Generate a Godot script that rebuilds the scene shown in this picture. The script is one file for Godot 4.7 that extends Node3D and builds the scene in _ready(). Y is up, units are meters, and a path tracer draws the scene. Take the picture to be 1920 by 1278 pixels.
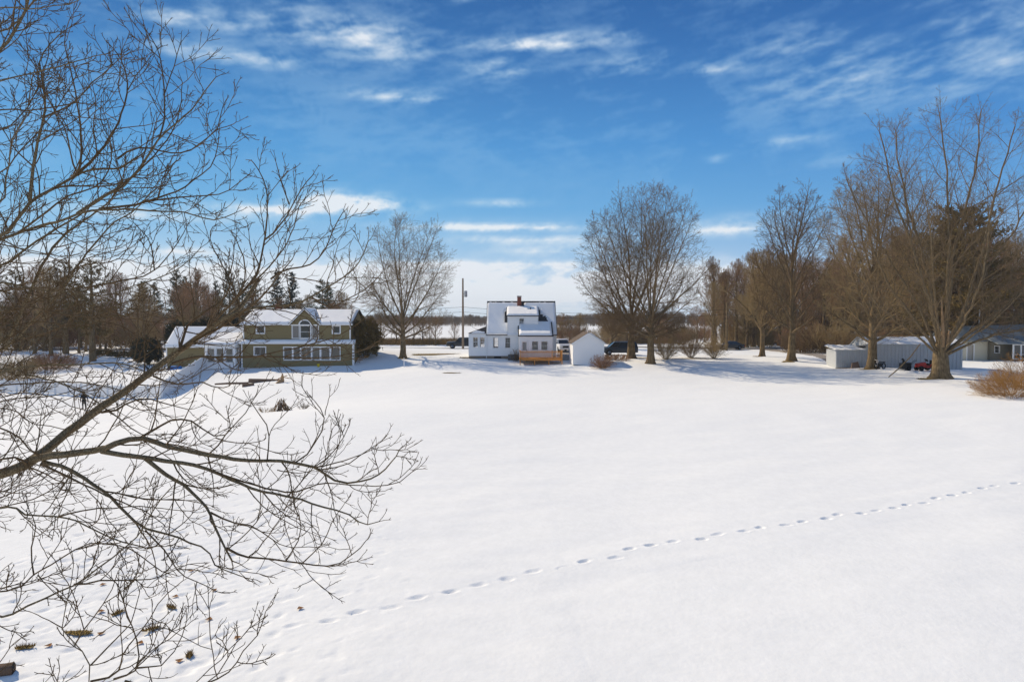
extends Node3D
# A snow covered yard with two houses, seen from above a field through the bare branches of a tree.

var rng := RandomNumberGenerator.new()
var names := {}
var M := {}

# ------------------------------------------------------------------ mesh buffer
class MB:
	var v := PackedVector3Array()
	var n := PackedVector3Array()
	var ix := PackedInt32Array()
	var c := PackedColorArray()
	var tint := Color(1, 1, 1)
	var colored := false
	static var rings := {}
	func tube(pts: PackedVector3Array, rad: PackedFloat32Array, sides: int, closed := true) -> void:
		if not rings.has(sides):
			var a := PackedVector2Array()
			for k in sides:
				a.append(Vector2(cos(TAU * k / sides), sin(TAU * k / sides)))
			rings[sides] = a
		var ring: PackedVector2Array = rings[sides]
		var base := v.size()
		var m := pts.size()
		var t := (pts[1] - pts[0]).normalized()
		var u := t.cross(Vector3(0.31, 0.17, 0.93)).normalized()
		for i in m:
			if i > 0 and i < m - 1:
				t = (pts[i + 1] - pts[i - 1]).normalized()
			elif i > 0:
				t = (pts[i] - pts[i - 1]).normalized()
			u = (u - t * u.dot(t)).normalized()
			var w := t.cross(u)
			var r := rad[i]
			var p := pts[i]
			for k in sides:
				var q := u * ring[k].x + w * ring[k].y
				v.append(p + q * r)
				n.append(q)
				if colored: c.append(tint)
		for i in m - 1:
			for k in sides:
				var a := base + i * sides + k
				var b := base + i * sides + (k + 1) % sides
				ix.append(a); ix.append(a + sides); ix.append(b + sides)
				ix.append(a); ix.append(b + sides); ix.append(b)
		if closed:
			for e in 2:
				var o := base + (m - 1) * sides * e
				for k in range(1, sides - 1):
					if e == 1:
						ix.append(o); ix.append(o + k + 1); ix.append(o + k)
					else:
						ix.append(o); ix.append(o + k); ix.append(o + k + 1)
	# corners run clockwise seen from outside
	func quad(a: Vector3, b: Vector3, cc: Vector3, d: Vector3) -> void:
		var nn := (cc - a).cross(b - a)
		if nn.length_squared() < 1e-12: nn = (d - a).cross(cc - a)
		nn = nn.normalized()
		var o := v.size()
		v.append(a); v.append(b); v.append(cc); v.append(d)
		for i in 4:
			n.append(nn)
			if colored: c.append(tint)
		ix.append_array([o, o + 1, o + 2, o, o + 2, o + 3])
	func tri(a: Vector3, b: Vector3, cc: Vector3) -> void:
		var nn := (cc - a).cross(b - a).normalized()
		var o := v.size()
		v.append(a); v.append(b); v.append(cc)
		for i in 3:
			n.append(nn)
			if colored: c.append(tint)
		ix.append_array([o, o + 1, o + 2])
	func hexa(p: Array) -> void:   # p: 0-3 the bottom ring, 4-7 the top ring, both anticlockwise seen from above
		quad(p[0], p[4], p[5], p[1]); quad(p[1], p[5], p[6], p[2]); quad(p[2], p[6], p[7], p[3]); quad(p[3], p[7], p[4], p[0])
		quad(p[4], p[7], p[6], p[5]); quad(p[0], p[1], p[2], p[3])
	func box(lo: Vector3, hi: Vector3, T := Transform3D.IDENTITY) -> void:
		hexa([T * Vector3(lo.x, lo.y, hi.z), T * Vector3(hi.x, lo.y, hi.z), T * Vector3(hi.x, lo.y, lo.z), T * Vector3(lo.x, lo.y, lo.z),
			T * Vector3(lo.x, hi.y, hi.z), T * Vector3(hi.x, hi.y, hi.z), T * Vector3(hi.x, hi.y, lo.z), T * Vector3(lo.x, hi.y, lo.z)])
	func bar(a: Vector3, b: Vector3, w: float, h: float) -> void:   # square bar between two points
		var t := (b - a).normalized()
		var s := t.cross(Vector3.UP if absf(t.y) < 0.95 else Vector3.RIGHT).normalized()
		var T := Transform3D(Basis(s, t, s.cross(t)), a)
		box(Vector3(-w / 2, 0, -h / 2), Vector3(w / 2, a.distance_to(b), h / 2), T)
	func loft(R: Array, cap := true) -> void:   # rings of equal length, anticlockwise seen from the first ring's outside end
		for i in R.size() - 1:
			var m: int = R[i].size()
			for k in m:
				var k2 := (k + 1) % m
				quad(R[i][k], R[i + 1][k], R[i + 1][k2], R[i][k2])
		if cap:
			for e in 2:
				var q: Array = R[0] if e == 0 else R[R.size() - 1]
				for k in range(1, q.size() - 1):
					if e == 0: tri(q[0], q[k], q[k + 1])
					else: tri(q[0], q[k + 1], q[k])
	func mesh() -> ArrayMesh:
		var a := []
		a.resize(Mesh.ARRAY_MAX)
		a[Mesh.ARRAY_VERTEX] = v
		a[Mesh.ARRAY_NORMAL] = n
		a[Mesh.ARRAY_INDEX] = ix
		if colored: a[Mesh.ARRAY_COLOR] = c
		var m := ArrayMesh.new()
		m.add_surface_from_arrays(Mesh.PRIMITIVE_TRIANGLES, a)
		return m

# ------------------------------------------------------------------ naming
func numbered(called: String) -> String:
	names[called] = names.get(called, -1) + 1
	return called if names[called] == 0 else "%s_%03d" % [called, names[called]]
func tag(o: Node, label: String, category: String, group := "", kind := "") -> void:
	if label: o.set_meta("label", label)
	if category: o.set_meta("category", category)
	if group: o.set_meta("group", group)
	if kind: o.set_meta("kind", kind)
func thing(called: String, label: String, category: String, at: Vector3, turn := 0.0, group := "") -> Node3D:
	var o := Node3D.new()
	o.name = numbered(called)
	add_child(o)
	o.position = at
	o.rotation.y = turn
	tag(o, label, category, group)
	return o
func part(called: String, mesh, m: Material, parent: Node) -> MeshInstance3D:
	var o := MeshInstance3D.new()
	o.name = called
	o.mesh = mesh.mesh() if mesh is MB else mesh
	o.material_override = m
	parent.add_child(o, true)
	return o
func single(called: String, mesh, m: Material, label: String, category: String, at := Vector3.ZERO, turn := 0.0, group := "") -> MeshInstance3D:
	var o := part(numbered(called), mesh, m, self)
	o.position = at
	o.rotation.y = turn
	tag(o, label, category, group)
	return o
func structure(called: String, mesh, m: Material, label: String, category: String) -> MeshInstance3D:
	var o := part(numbered(called), mesh, m, self)
	tag(o, label, category, "", "structure")
	return o
func copy(o: Node3D, label: String, at: Vector3, turn: float, size := 1.0, wide := 1.0) -> Node3D:
	var base := String(o.name).trim_suffix("_" + String(o.name).get_slice("_", String(o.name).get_slice_count("_") - 1)) if String(o.name).right(3).is_valid_int() else String(o.name)
	var r := o.duplicate() as Node3D
	r.name = numbered(base)
	add_child(r)
	r.position = at
	r.rotation.y = turn
	r.scale = Vector3(size * wide, size, size * wide)
	if label: r.set_meta("label", label)
	return r

# ------------------------------------------------------------------ materials
func grain(seed_: int, freq: float, lo: Color, hi: Color, oct := 4, side := 256, bias := 1.0) -> ImageTexture:
	var f := FastNoiseLite.new()
	f.seed = seed_
	f.frequency = freq
	f.fractal_octaves = oct
	var im := f.get_seamless_image(side, side)
	im.convert(Image.FORMAT_L8)
	var src := im.get_data()
	var out := PackedByteArray()
	out.resize(side * side * 3)
	var lut := []
	for i in 256:
		var cc := lo.lerp(hi, pow(i / 255.0, bias)).linear_to_srgb()
		lut.append([int(clampf(cc.r, 0, 1) * 255), int(clampf(cc.g, 0, 1) * 255), int(clampf(cc.b, 0, 1) * 255)])
	for i in side * side:
		var l: Array = lut[src[i]]
		out[i * 3] = l[0]; out[i * 3 + 1] = l[1]; out[i * 3 + 2] = l[2]
	return ImageTexture.create_from_image(Image.create_from_data(side, side, false, Image.FORMAT_RGB8, out))
func mat(called: String, col: Color, rough := 0.9, tex: Texture2D = null, tile := 1.0, world := false) -> StandardMaterial3D:
	var m := StandardMaterial3D.new()
	m.resource_name = called
	m.roughness = rough
	m.metallic_specular = 0.3
	if tex:
		m.albedo_texture = tex
		m.uv1_triplanar = true
		m.uv1_world_triplanar = world
		m.uv1_scale = Vector3.ONE * tile
	else:
		m.albedo_color = col.linear_to_srgb()
	M[called] = m
	return m
func noise_image(seed_: int, freq: float, oct := 5, side := 512) -> ImageTexture:
	var f := FastNoiseLite.new()
	f.seed = seed_
	f.frequency = freq
	f.fractal_octaves = oct
	var im := f.get_seamless_image(side, side)
	return ImageTexture.create_from_image(im)
func barky(m: StandardMaterial3D, k: float) -> void:   # furrows run up the stem
	m.uv1_scale = Vector3(k, k * 0.16, k)
	m.heightmap_enabled = true
	m.heightmap_texture = m.albedo_texture
	m.heightmap_scale = 3.0
func C(r: float, g: float, b: float) -> Color:
	return Color(r, g, b)
func make_materials() -> void:
	var sn := mat("snow", C(0, 0, 0), 0.95, grain(3, 0.02, C(.825, .832, .815), C(.885, .89, .872), 5), 0.3, true)
	sn.heightmap_enabled = true
	sn.heightmap_texture = noise_image(11, 0.03, 5)
	sn.heightmap_scale = 0.45
	var rs := mat("roof_snow", C(.88, .878, .86), 0.95)
	rs.resource_name = "roof_snow"
	mat("white_siding", C(0, 0, 0), 0.7, grain(5, 0.05, C(.80, .80, .79), C(.85, .85, .84)), 0.6)
	mat("white_paint", C(.80, .80, .79), 0.5)
	mat("olive_siding", C(0, 0, 0), 0.8, grain(6, 0.05, C(.20, .160, .078), C(.235, .190, .095)), 0.6)
	mat("shingle", C(0, 0, 0), 0.95, grain(7, 0.15, C(.03, .03, .033), C(.075, .072, .07)), 2.0)
	mat("brown_shingle", C(0, 0, 0), 0.95, grain(8, 0.15, C(.10, .075, .055), C(.17, .13, .10)), 2.0)
	mat("grey_shingle", C(0, 0, 0), 0.9, grain(9, 0.1, C(.17, .185, .185), C(.26, .28, .28)), 1.0)
	mat("stone", C(0, 0, 0), 0.95, grain(10, 0.06, C(.13, .10, .07), C(.27, .22, .17), 3), 1.2)
	mat("brick", C(0, 0, 0), 0.9, grain(12, 0.12, C(.16, .045, .03), C(.28, .09, .06), 3), 3.0)
	mat("mortar", C(.3, .26, .23), 0.95)
	mat("deck_wood", C(0, 0, 0), 0.75, grain(13, 0.05, C(.50, .20, .045), C(.66, .31, .085)), 1.5)
	mat("grey_wood", C(0, 0, 0), 0.9, grain(14, 0.05, C(.15, .11, .075), C(.26, .20, .14)), 1.5)
	mat("log_wood", C(0, 0, 0), 0.95, grain(15, 0.07, C(.085, .055, .04), C(.22, .155, .11)), 2.0)
	mat("plain_room", C(.44, .41, .36), 0.9)  # ordinary mid-tone for inner walls and floors
	mat("room_wall", C(.55, .56, .50), 0.9)
	mat("room_floor", C(.25, .17, .1), 0.6)
	var g := mat("glass", C(.10, .13, .13), 0.04)
	g.transparency = BaseMaterial3D.TRANSPARENCY_ALPHA
	g.albedo_color.a = 0.16
	g.metallic_specular = 0.6
	var cg := mat("car_glass", C(.02, .025, .03), 0.05)
	cg.metallic_specular = 0.6
	var cb := mat("black_car", C(.008, .009, .012), 0.25)
	cb.clearcoat_enabled = true
	var cn := mat("navy_car", C(.006, .012, .022), 0.25)
	cn.clearcoat_enabled = true
	var cw := mat("white_car", C(.75, .75, .76), 0.3)
	cw.clearcoat_enabled = true
	mat("tyre", C(.012, .012, .012), 0.9)
	var rim := mat("rim", C(.4, .4, .42), 0.35)
	rim.metallic = 0.8
	mat("lamp", C(.75, .75, .72), 0.15)
	mat("tail", C(.35, .02, .02), 0.2)
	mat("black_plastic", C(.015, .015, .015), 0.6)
	mat("red_paint", C(.42, .03, .022), 0.45)
	mat("blue_tarp", C(.03, .16, .45), 0.5)
	mat("yellow_plastic", C(.6, .45, .02), 0.5)
	mat("pole_wood", C(0, 0, 0), 0.95, grain(16, 0.06, C(.20, .145, .10), C(.33, .25, .18)), 1.0)
	mat("wire", C(.02, .02, .02), 0.6)
	barky(mat("bark", C(0, 0, 0), 0.95, grain(17, 0.05, C(.030, .020, .010), C(.32, .225, .115), 5), 1.0), 0.7)
	barky(mat("bark_grey", C(0, 0, 0), 0.95, grain(18, 0.05, C(.035, .024, .012), C(.36, .26, .14), 5), 1.0), 0.7)
	mat("twig", C(.170, .112, .056), 0.9)
	mat("twig_grey", C(.180, .125, .066), 0.9)
	mat("twig_red", C(.285, .168, .088), 0.9)
	mat("twig_olive", C(.315, .225, .105), 0.9)
	mat("near_bark", C(0, 0, 0), 0.92, grain(19, 0.05, C(.045, .032, .018), C(.50, .39, .23), 5, 256, 1.7), 4.0)
	M.near_bark.heightmap_enabled = true
	M.near_bark.heightmap_texture = M.near_bark.albedo_texture
	M.near_bark.heightmap_scale = 0.8
	mat("near_twig", C(0, 0, 0), 0.9, grain(20, 0.04, C(.06, .040, .022), C(.20, .135, .072), 3), 1.6)
	mat("dead_wood", C(0, 0, 0), 0.9, grain(21, 0.05, C(.30, .17, .07), C(.5, .34, .2)), 1.5)
	for a in [["pine", C(.045, .056, .022), C(.115, .124, .054)], ["spruce", C(.018, .030, .016), C(.045, .062, .032)], ["brown_pine", C(.085, .056, .014), C(.20, .135, .040)], ["yew", C(.028, .028, .012), C(.085, .074, .030)]]:
		var p := mat(a[0], C(0, 0, 0), 0.85, grain(a[0].hash() % 1000, 0.03, a[1], a[2], 3), 0.8, true)
		p.backlight_enabled = true
		p.backlight = Color(.12, .12, .06)
	mat("dry_grass", C(0, 0, 0), 0.95, grain(23, 0.05, C(.17, .105, .038), C(.36, .24, .095)), 0.7, true)
	mat("bare_lawn", C(0, 0, 0), 0.98, grain(24, 0.06, C(.13, .09, .025), C(.36, .25, .07), 5), 0.9, true)
	mat("leaf", C(.26, .12, .04), 0.9)
	mat("shrub_red", C(0, 0, 0), 0.9, grain(25, 0.03, C(.20, .10, .045), C(.36, .21, .11)), 1.0)
	mat("shrub_tan", C(0, 0, 0), 0.9, grain(26, 0.03, C(.25, .12, .03), C(.44, .25, .08)), 1.0)
	mat("asphalt", C(0, 0, 0), 0.9, grain(27, 0.05, C(.07, .066, .06), C(.22, .21, .20), 5), 0.3, true)
	mat("mud", C(0, 0, 0), 0.95, grain(28, 0.05, C(.16, .13, .10), C(.42, .38, .34), 5), 0.3, true)
	mat("vinyl", C(.72, .735, .75), 0.45)
	mat("metal_sheet", C(0, 0, 0), 0.5, grain(29, 0.03, C(.40, .42, .43), C(.54, .555, .56)), 0.8)
	mat("cream_siding", C(.58, .54, .42), 0.7)
	mat("grey_siding", C(.21, .19, .145), 0.8)
	mat("person_cloth", C(1, 1, 1), 0.9).vertex_color_use_as_albedo = true

# ------------------------------------------------------------------ the lie of the land
var LAND := PackedFloat32Array([0.0, -1.76, 1.807746, -0.0825, -1.76, 2.213734, 0.11, -1.76, 3.32866, 0.175, -1.6, 7.497643, 0.3331, -1.64, -2.590181, 0.3066, -1.76, 2.416312, 0.8302, -1.32, -0.765087, 0.7805, -1.48, 8.285428, 0.6891, -1.68, 4.320807, 0.6756, -1.84, 0.19563, 0.8775, -1.56, -1.635698, 0.7495, -1.56, -7.657212, 1.0375, -1.6, 0.201552, -0.2883, -1.8, -9.391281, -0.212, -2.36, -1.676319, 0.7744, -2.36, -1.462362, 0.2863, -1.86, -2.191704, 0.1578, -2.02, -0.223568, -0.8353, -1.32, -7.152034, -0.7425, -1.44, -4.664031, -0.7284, -1.48, -1.948333, -0.7637, -1.7, 10.267501, -0.6786, -1.72, -5.790509, -0.4004, -1.72, -18.825107, -0.9039, -1.78, -1.101112, -1.1638, -1.96, -0.181327, -1.23, -1.64, -2.513517, -0.93, -1.24, 5.492452, -0.5288, -1.44, 8.304894, -0.3534, -1.04, -3.454097, 0.7475, -1.04, -0.639985, 1.2418, -1.7, -1.541753, -0.3797, -1.8, 25.052254, 0.2019, -1.52, 3.110695, -0.31, -1.24, -1.797084, -0.185, -1.48, 3.110148, 0.1531, -1.4, -3.541499, 0.0648, -1.66, -5.134205, 0.0324, -1.66, -0.119035, 0.1167, -1.66, -6.336698, 0.4813, -1.4, -2.715734, -0.28, -0.16, 0.040611, 0.0, -0.16, -0.004221, 0.28, -0.16, 0.050777, -0.32, -0.4, -0.149639, -0.12, -0.4, -0.179024, 0.12, -0.4, 0.168718, 0.36, -0.4, 0.133941, 0.48, -0.64, -0.171392, -0.4, -0.68, 0.819933, 0.0, -0.68, -1.446613, 0.2, -0.92, 0.838178, 0.6, -0.92, 1.006357, -0.24, -0.92, 4.289046, 0.0, 0.2, -0.0666, -0.5, 0.1, 0.160471, 0.5, 0.1, -0.059265, 0.76, -0.68, -0.526775, -2.2, -2.44, -0.109342, -1.2, -2.44, 0.287484, -0.6, -2.44, -0.354134, 0.0, -2.44, 0.451586, 0.6, -2.44, 0.93362, 1.2, -2.44, 0.48109, 2.2, -2.44, -0.21902, -2.4, -3.4, -0.042245, 0.0, -3.4, 0.032033, 2.4, -3.4, 0.012688, -1.2, -1.2, 0.883222, -1.6, -1.8, 1.238877, 1.4, -1.2, 0.462281, 1.6, -1.8, 0.77722, -1.0, -0.4, -0.340948, 1.2, -0.4, 0.045096, 0.171739, 0.0183, -0.007292])
const LAND_N := 74
var roll := FastNoiseLite.new()
var ripple := FastNoiseLite.new()
var pits := FastNoiseLite.new()
var drift := FastNoiseLite.new()
var print_x := PackedFloat32Array()
func land(x: float, z: float) -> float:
	var zz := maxf(z, -170.0)
	var xx := clampf(x, -125.0, 125.0)
	var qx := xx / 50.0
	var qz := zz / 50.0
	var s: float = LAND[LAND_N * 3] + LAND[LAND_N * 3 + 1] * qx + LAND[LAND_N * 3 + 2] * qz
	for i in LAND_N:
		var dx: float = qx - LAND[i * 3]
		var dz: float = qz - LAND[i * 3 + 1]
		var r2 := dx * dx + dz * dz
		if r2 > 0.0:
			s += LAND[i * 3 + 2] * r2 * log(r2)
	if z < -130.0:
		s = lerpf(s, 1.05, smoothstep(-130.0, -170.0, z))
	if absf(x) > 90.0:
		s = lerpf(s, 1.05, smoothstep(90.0, 125.0, absf(x)))
	return s
func gy(x: float, z: float) -> float:
	return land(x, z) + 0.10 * roll.get_noise_2d(x, z) + 0.045 * roll.get_noise_2d(x * 3.0 + 50.0, z * 4.5) + 0.026 * drift.get_noise_2d(x * 0.8 + z * 0.3, z * 1.5)
func gp(p: Vector2) -> Vector3:
	return Vector3(p.x, gy(p.x, p.y), p.y)
var PRINTS := PackedFloat32Array([-4.46, -13.76, -0.56, -3.81, -14.0, -0.31, -3.32, -14.43, -0.56, -2.64, -14.69, -0.31, -2.14, -15.19, -0.56, -1.42, -15.57, -0.31, -0.79, -16.03, -0.56, -0.13, -16.42, -0.31, 0.53, -16.91, -0.56, 1.34, -17.12, -0.31, 1.88, -17.53, -0.56, 2.71, -17.76, -0.31, 3.21, -18.41, -0.56, 3.83, -18.71, -0.31, 4.53, -19.02, -0.56, 5.4, -19.2, -0.31, 5.96, -19.57, -0.56, 6.83, -19.86, -0.31, 7.42, -20.21, -0.56, 8.28, -20.47, -0.31, 8.95, -20.84, -0.56, 9.86, -21.17, -0.31, 10.39, -21.56, -0.56, 11.24, -21.74, -0.31, 11.88, -22.09, -0.56, 12.69, -22.46, -0.31, 13.35, -22.91, -0.56, 14.08, -23.11, -0.31, 14.86, -23.72, -0.56, 15.67, -24.07, -0.31, 16.42, -24.44, -0.56, 17.36, -24.97, -0.31, 18.07, -25.36, -0.56, 19.16, -25.76, -0.31, 20.21, -26.27, -0.56, 21.24, -26.79, -0.31])
# how far the snow is pressed down: the walker's prints, and the pits that clumps falling from the tree have left
func dents(x: float, z: float) -> float:
	var h := 0.0
	if print_x.is_empty():
		for i in range(0, PRINTS.size(), 3): print_x.append(PRINTS[i])
	var first := print_x.bsearch(x - 0.75)
	for j in range(first, mini(first + 5, print_x.size())):
		var i := j * 3
		var dx: float = x - PRINTS[i]
		var dz: float = z - PRINTS[i + 1]
		if absf(dx) < 0.75 and absf(dz) < 0.5:
			var a: float = PRINTS[i + 2]
			var u := dx * cos(a) + dz * sin(a)
			var w := -dx * sin(a) + dz * cos(a)
			var vary := 0.85 + 0.3 * fposmod(j * 0.618, 1.0)
			var e := sqrt(u * u / (0.032 * vary) + w * w / 0.0100) + 0.28 * pits.get_noise_2d(x * 2.6 + j, z * 2.6)
			h -= (0.028 + 0.03 * fposmod(j * 0.377, 1.0)) * (1.0 - smoothstep(0.55, 1.2, e))
			h += 0.006 * exp(-pow((e - 1.5) * 2.5, 2.0)) * (1.0 + pits.get_noise_2d(x * 5.0, z * 5.0))
			# the drag of the boot coming in and going out
			if absf(u) < 0.62 and absf(u) > 0.15:
				h -= 0.006 * exp(-w * w / 0.004) * (1.0 - smoothstep(0.25, 0.62, absf(u)))
	var near := 1.0 - smoothstep(-7.5, -1.0, x + (z + 16.0) * -0.12)
	near *= smoothstep(-27.0, -17.0, z)
	if near > 0.0:
		var q := pits.get_noise_2d(x, z)
		h -= near * 0.045 * smoothstep(0.30, 0.62, q)
		h += near * 0.012 * pits.get_noise_2d(x * 2.3 + 40.0, z * 2.3)
	return h

# ------------------------------------------------------------------ ground
func steps(list: Array) -> PackedFloat32Array:   # [[from, to, step], ...]
	var a := PackedFloat32Array()
	for s in list:
		var k := int(round(absf(s[1] - s[0]) / s[2]))
		for i in k:
			a.append(lerpf(s[0], s[1], float(i) / k))
	a.append(list[list.size() - 1][1])
	return a
func sheet(xs: PackedFloat32Array, zs: PackedFloat32Array, height: Callable) -> MB:
	var b := MB.new()
	var w := xs.size()
	for z in zs:
		for x in xs:
			b.v.append(Vector3(x, height.call(x, z), z))
	smooth_grid(b, w, zs.size())
	return b
func smooth_grid(b: MB, w: int, h: int) -> void:
	for j in h:
		for i in w:
			var l := b.v[j * w + maxi(i - 1, 0)]
			var r := b.v[j * w + mini(i + 1, w - 1)]
			var u := b.v[maxi(j - 1, 0) * w + i]
			var d := b.v[mini(j + 1, h - 1) * w + i]
			var nn := (d - u).cross(r - l).normalized()
			b.n.append(nn if nn.y > 0 else -nn)
	for j in h - 1:
		for i in w - 1:
			var a := j * w + i
			if b.n[a].dot((b.v[a + w] - b.v[a]).cross(b.v[a + 1] - b.v[a])) > 0:
				b.ix.append_array([a, a + 1, a + w + 1, a, a + w + 1, a + w])
			else:
				b.ix.append_array([a, a + w + 1, a + 1, a, a + w, a + w + 1])
# the near field is meshed finely on two patches; the wide sheet dips under them
const NEAR_X0 := -13.0
const NEAR_X1 := 1.6
const NEAR_Z0 := -9.0
const NEAR_Z1 := -27.0
var trail_a := Vector2(1.45, -17.08)
var trail_b := Vector2(21.54, -27.03)
func in_patch(x: float, z: float) -> bool:
	if x > NEAR_X0 + 0.5 and x < NEAR_X1 - 0.45 and z < NEAR_Z0 - 0.5 and z > NEAR_Z1 + 0.5:
		return true
	var d := (trail_b - trail_a).normalized()
	var q := Vector2(x, z) - trail_a
	var u := q.dot(d)
	var w := q.dot(Vector2(-d.y, d.x))
	return u > 0.5 and u < trail_a.distance_to(trail_b) - 0.5 and absf(w) < 0.72
func make_ground() -> void:
	var xs := steps([[-700, -160, 30], [-160, -60, 4], [-60, -26, 1.0], [-26, 32, 0.4], [32, 66, 1.0], [66, 160, 4], [160, 700, 30]])
	var zs := steps([[40, 8, 2], [8, -38, 0.4], [-38, -100, 0.7], [-100, -140, 1.5], [-140, -240, 5], [-240, -900, 30]])
	var b := sheet(xs, zs, gy)
	for i in b.v.size():
		if in_patch(b.v[i].x, b.v[i].z): b.v[i].y -= 0.2
	var g := structure("ground", b, M.snow, "snow covered field and yard", "ground")
	# pitted snow under the tree
	var p := sheet(steps([[NEAR_X0, NEAR_X1, 0.06]]), steps([[NEAR_Z0, NEAR_Z1, 0.075]]), func(x, z):
		var e: float = minf(minf(x - NEAR_X0, NEAR_X1 - x), minf(NEAR_Z0 - z, z - NEAR_Z1))
		return gy(x, z) + lerpf(-0.004, 0.005, smoothstep(0.0, 0.5, e)) + dents(x, z) * smoothstep(0.0, 0.4, e))
	part("pitted_snow", p, M.snow, g)
	# the walker's track
	var t := MB.new()
	var d := (trail_b - trail_a).normalized()
	var s := Vector2(-d.y, d.x)
	var ln := trail_a.distance_to(trail_b)
	var nu := int(ln / 0.04)
	var nw := 70
	for i in nu + 1:
		for j in nw + 1:
			var w := lerpf(-1.4, 1.4, float(j) / nw)
			var q := trail_a + d * (ln * i / nu) + s * w
			var e := smoothstep(1.4, 1.1, absf(w))
			t.v.append(Vector3(q.x, gy(q.x, q.y) + lerpf(-0.004, 0.005, smoothstep(0.0, 0.5, minf(1.4 - absf(w), ln * i / nu))) + dents(q.x, q.y) * e, q.y))
	smooth_grid(t, nw + 1, nu + 1)
	part("footprint_track", t, M.snow, g)

# ------------------------------------------------------------------ sky
# [bearing, height, half width, half height (all degrees), strength]
const CLOUDS := [[-27.28, 21.28, 4.6, 0.56, 1.0], [-22.49, 19.26, 5.73, 0.66, 0.8], [-17.35, 21.79, 5.71, 1.54, 0.55], [-10.62, 21.04, 4.76, 1.94, 0.5], [1.79, 21.48, 4.92, 0.76, 0.85], [-1.34, 19.6, 2.68, 1.07, 0.6], [-9.1, 17.47, 4.15, 0.53, 0.8], [16.12, 19.09, 2.48, 0.47, 0.7], [9.75, 19.74, 4.35, 0.88, 0.4], [22.11, 20.3, 2.69, 1.04, 0.4], [24.75, 17.56, 4.8, 2.03, 0.4], [22.11, 13.28, 2.11, 0.37, 0.65], [25.11, 11.63, 2.2, 0.49, 0.45], [16.74, 12.57, 0.74, 0.26, 0.6], [-13.19, 8.99, 4.03, 0.87, 3.0], [-19.77, 8.32, 4.36, 0.51, 1.6], [-27.28, 7.67, 5.3, 0.4, 1.4], [-0.9, 9.49, 2.69, 0.22, 0.8], [-1.34, 7.39, 8.5, 0.4, 1.9], [0.9, 6.33, 6.71, 0.27, 1.7], [3.58, 5.66, 4.9, 0.31, 1.8], [17.76, 6.96, 3.45, 0.6, 1.4], [21.72, 8.01, 3.86, 0.29, 0.5], [-29.02, 4.92, 8.9, 0.39, 1.0], [-30.7, 3.31, 9.93, 0.85, 1.8], [0.0, 2.15, 67.14, 1.7, 3.0], [0.0, 4.29, 11.64, 0.4, 1.5], [33.27, 18.96, 5.01, 2.99, 0.3], [-16.53, 23.84, 0.82, 0.34, 0.8], [-4.47, 24.61, 1.78, 0.36, 0.5], [7.57, 21.78, 2.64, 0.53, 0.4], [36.29, 16.35, 3.49, 2.16, 0.3], [28.33, 15.96, 6.94, 1.97, 0.2]]
func cloud_mask(az: float, el: float) -> float:
	var s := 0.0
	for cl in CLOUDS:
		var a: float = (az - cl[0]) / cl[2]
		if absf(a) > 2.6: continue
		var e: float = (el - cl[1]) / cl[3]
		if e < 0: e *= 1.5
		var q := a * a + e * e
		if q < 7.0:
			s += cl[4] * exp(-q)
	return s
var cn1 := FastNoiseLite.new()
var cn2 := FastNoiseLite.new()
func sky_color(az: float, el: float, m: float) -> Color:
	var stops := [[0.0, C(.83, .88, .93)], [4.0, C(.68, .80, .915)], [9.0, C(.43, .67, .87)], [14.0, C(.33, .585, .825)], [21.0, C(.24, .458, .71)], [27.0, C(.19, .378, .625)], [50.0, C(.18, .36, .61)], [90.0, C(.16, .33, .57)]]
	var c: Color = stops[7][1]
	for i in 7:
		if el < stops[i + 1][0]:
			c = stops[i][1].lerp(stops[i + 1][1], clampf((el - stops[i][0]) / (stops[i + 1][0] - stops[i][0]), 0, 1))
			break
	var side := cos(deg_to_rad(az + 53.0))
	c = Color(c.r * (1.0 + 0.16 * (side - 0.45)), c.g * (1.0 + 0.12 * (side - 0.45)), c.b * (1.0 + 0.05 * (side - 0.45)))
	# wisps stretch along the bearing; low clouds are flatter
	var k := 1.0 + 14.0 / (el + 3.0)
	var a := cn1.get_noise_2d(az * 1.0 + el * 0.5, el * 1.3 * k)
	var high := smoothstep(9.0, 14.0, el)
	var b := lerpf(cn2.get_noise_2d(az * 1.0 - el * 0.8, el * 1.25 * k), cn2.get_noise_2d(az * 0.55 + el * 0.3, el * 2.1 - az * 0.35) * 1.5, high)
	var dens := m * (0.62 + 1.05 * a + 0.55 * b) + 0.12 * b * minf(m * 3.0, 1.0) + 0.55 * maxf(m - 0.9, 0.0)
	dens = clampf(dens, 0.0, 1.0)
	dens = dens * (0.75 + 0.25 * dens)
	var veil := clampf(0.04 + 0.30 * a + 0.12 * b, 0.0, 0.18) * smoothstep(6.0, 16.0, el)
	var w := C(.93, .945, .965)
	return c.lerp(C(.80, .87, .95), veil).lerp(w, dens * 0.93)
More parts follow.
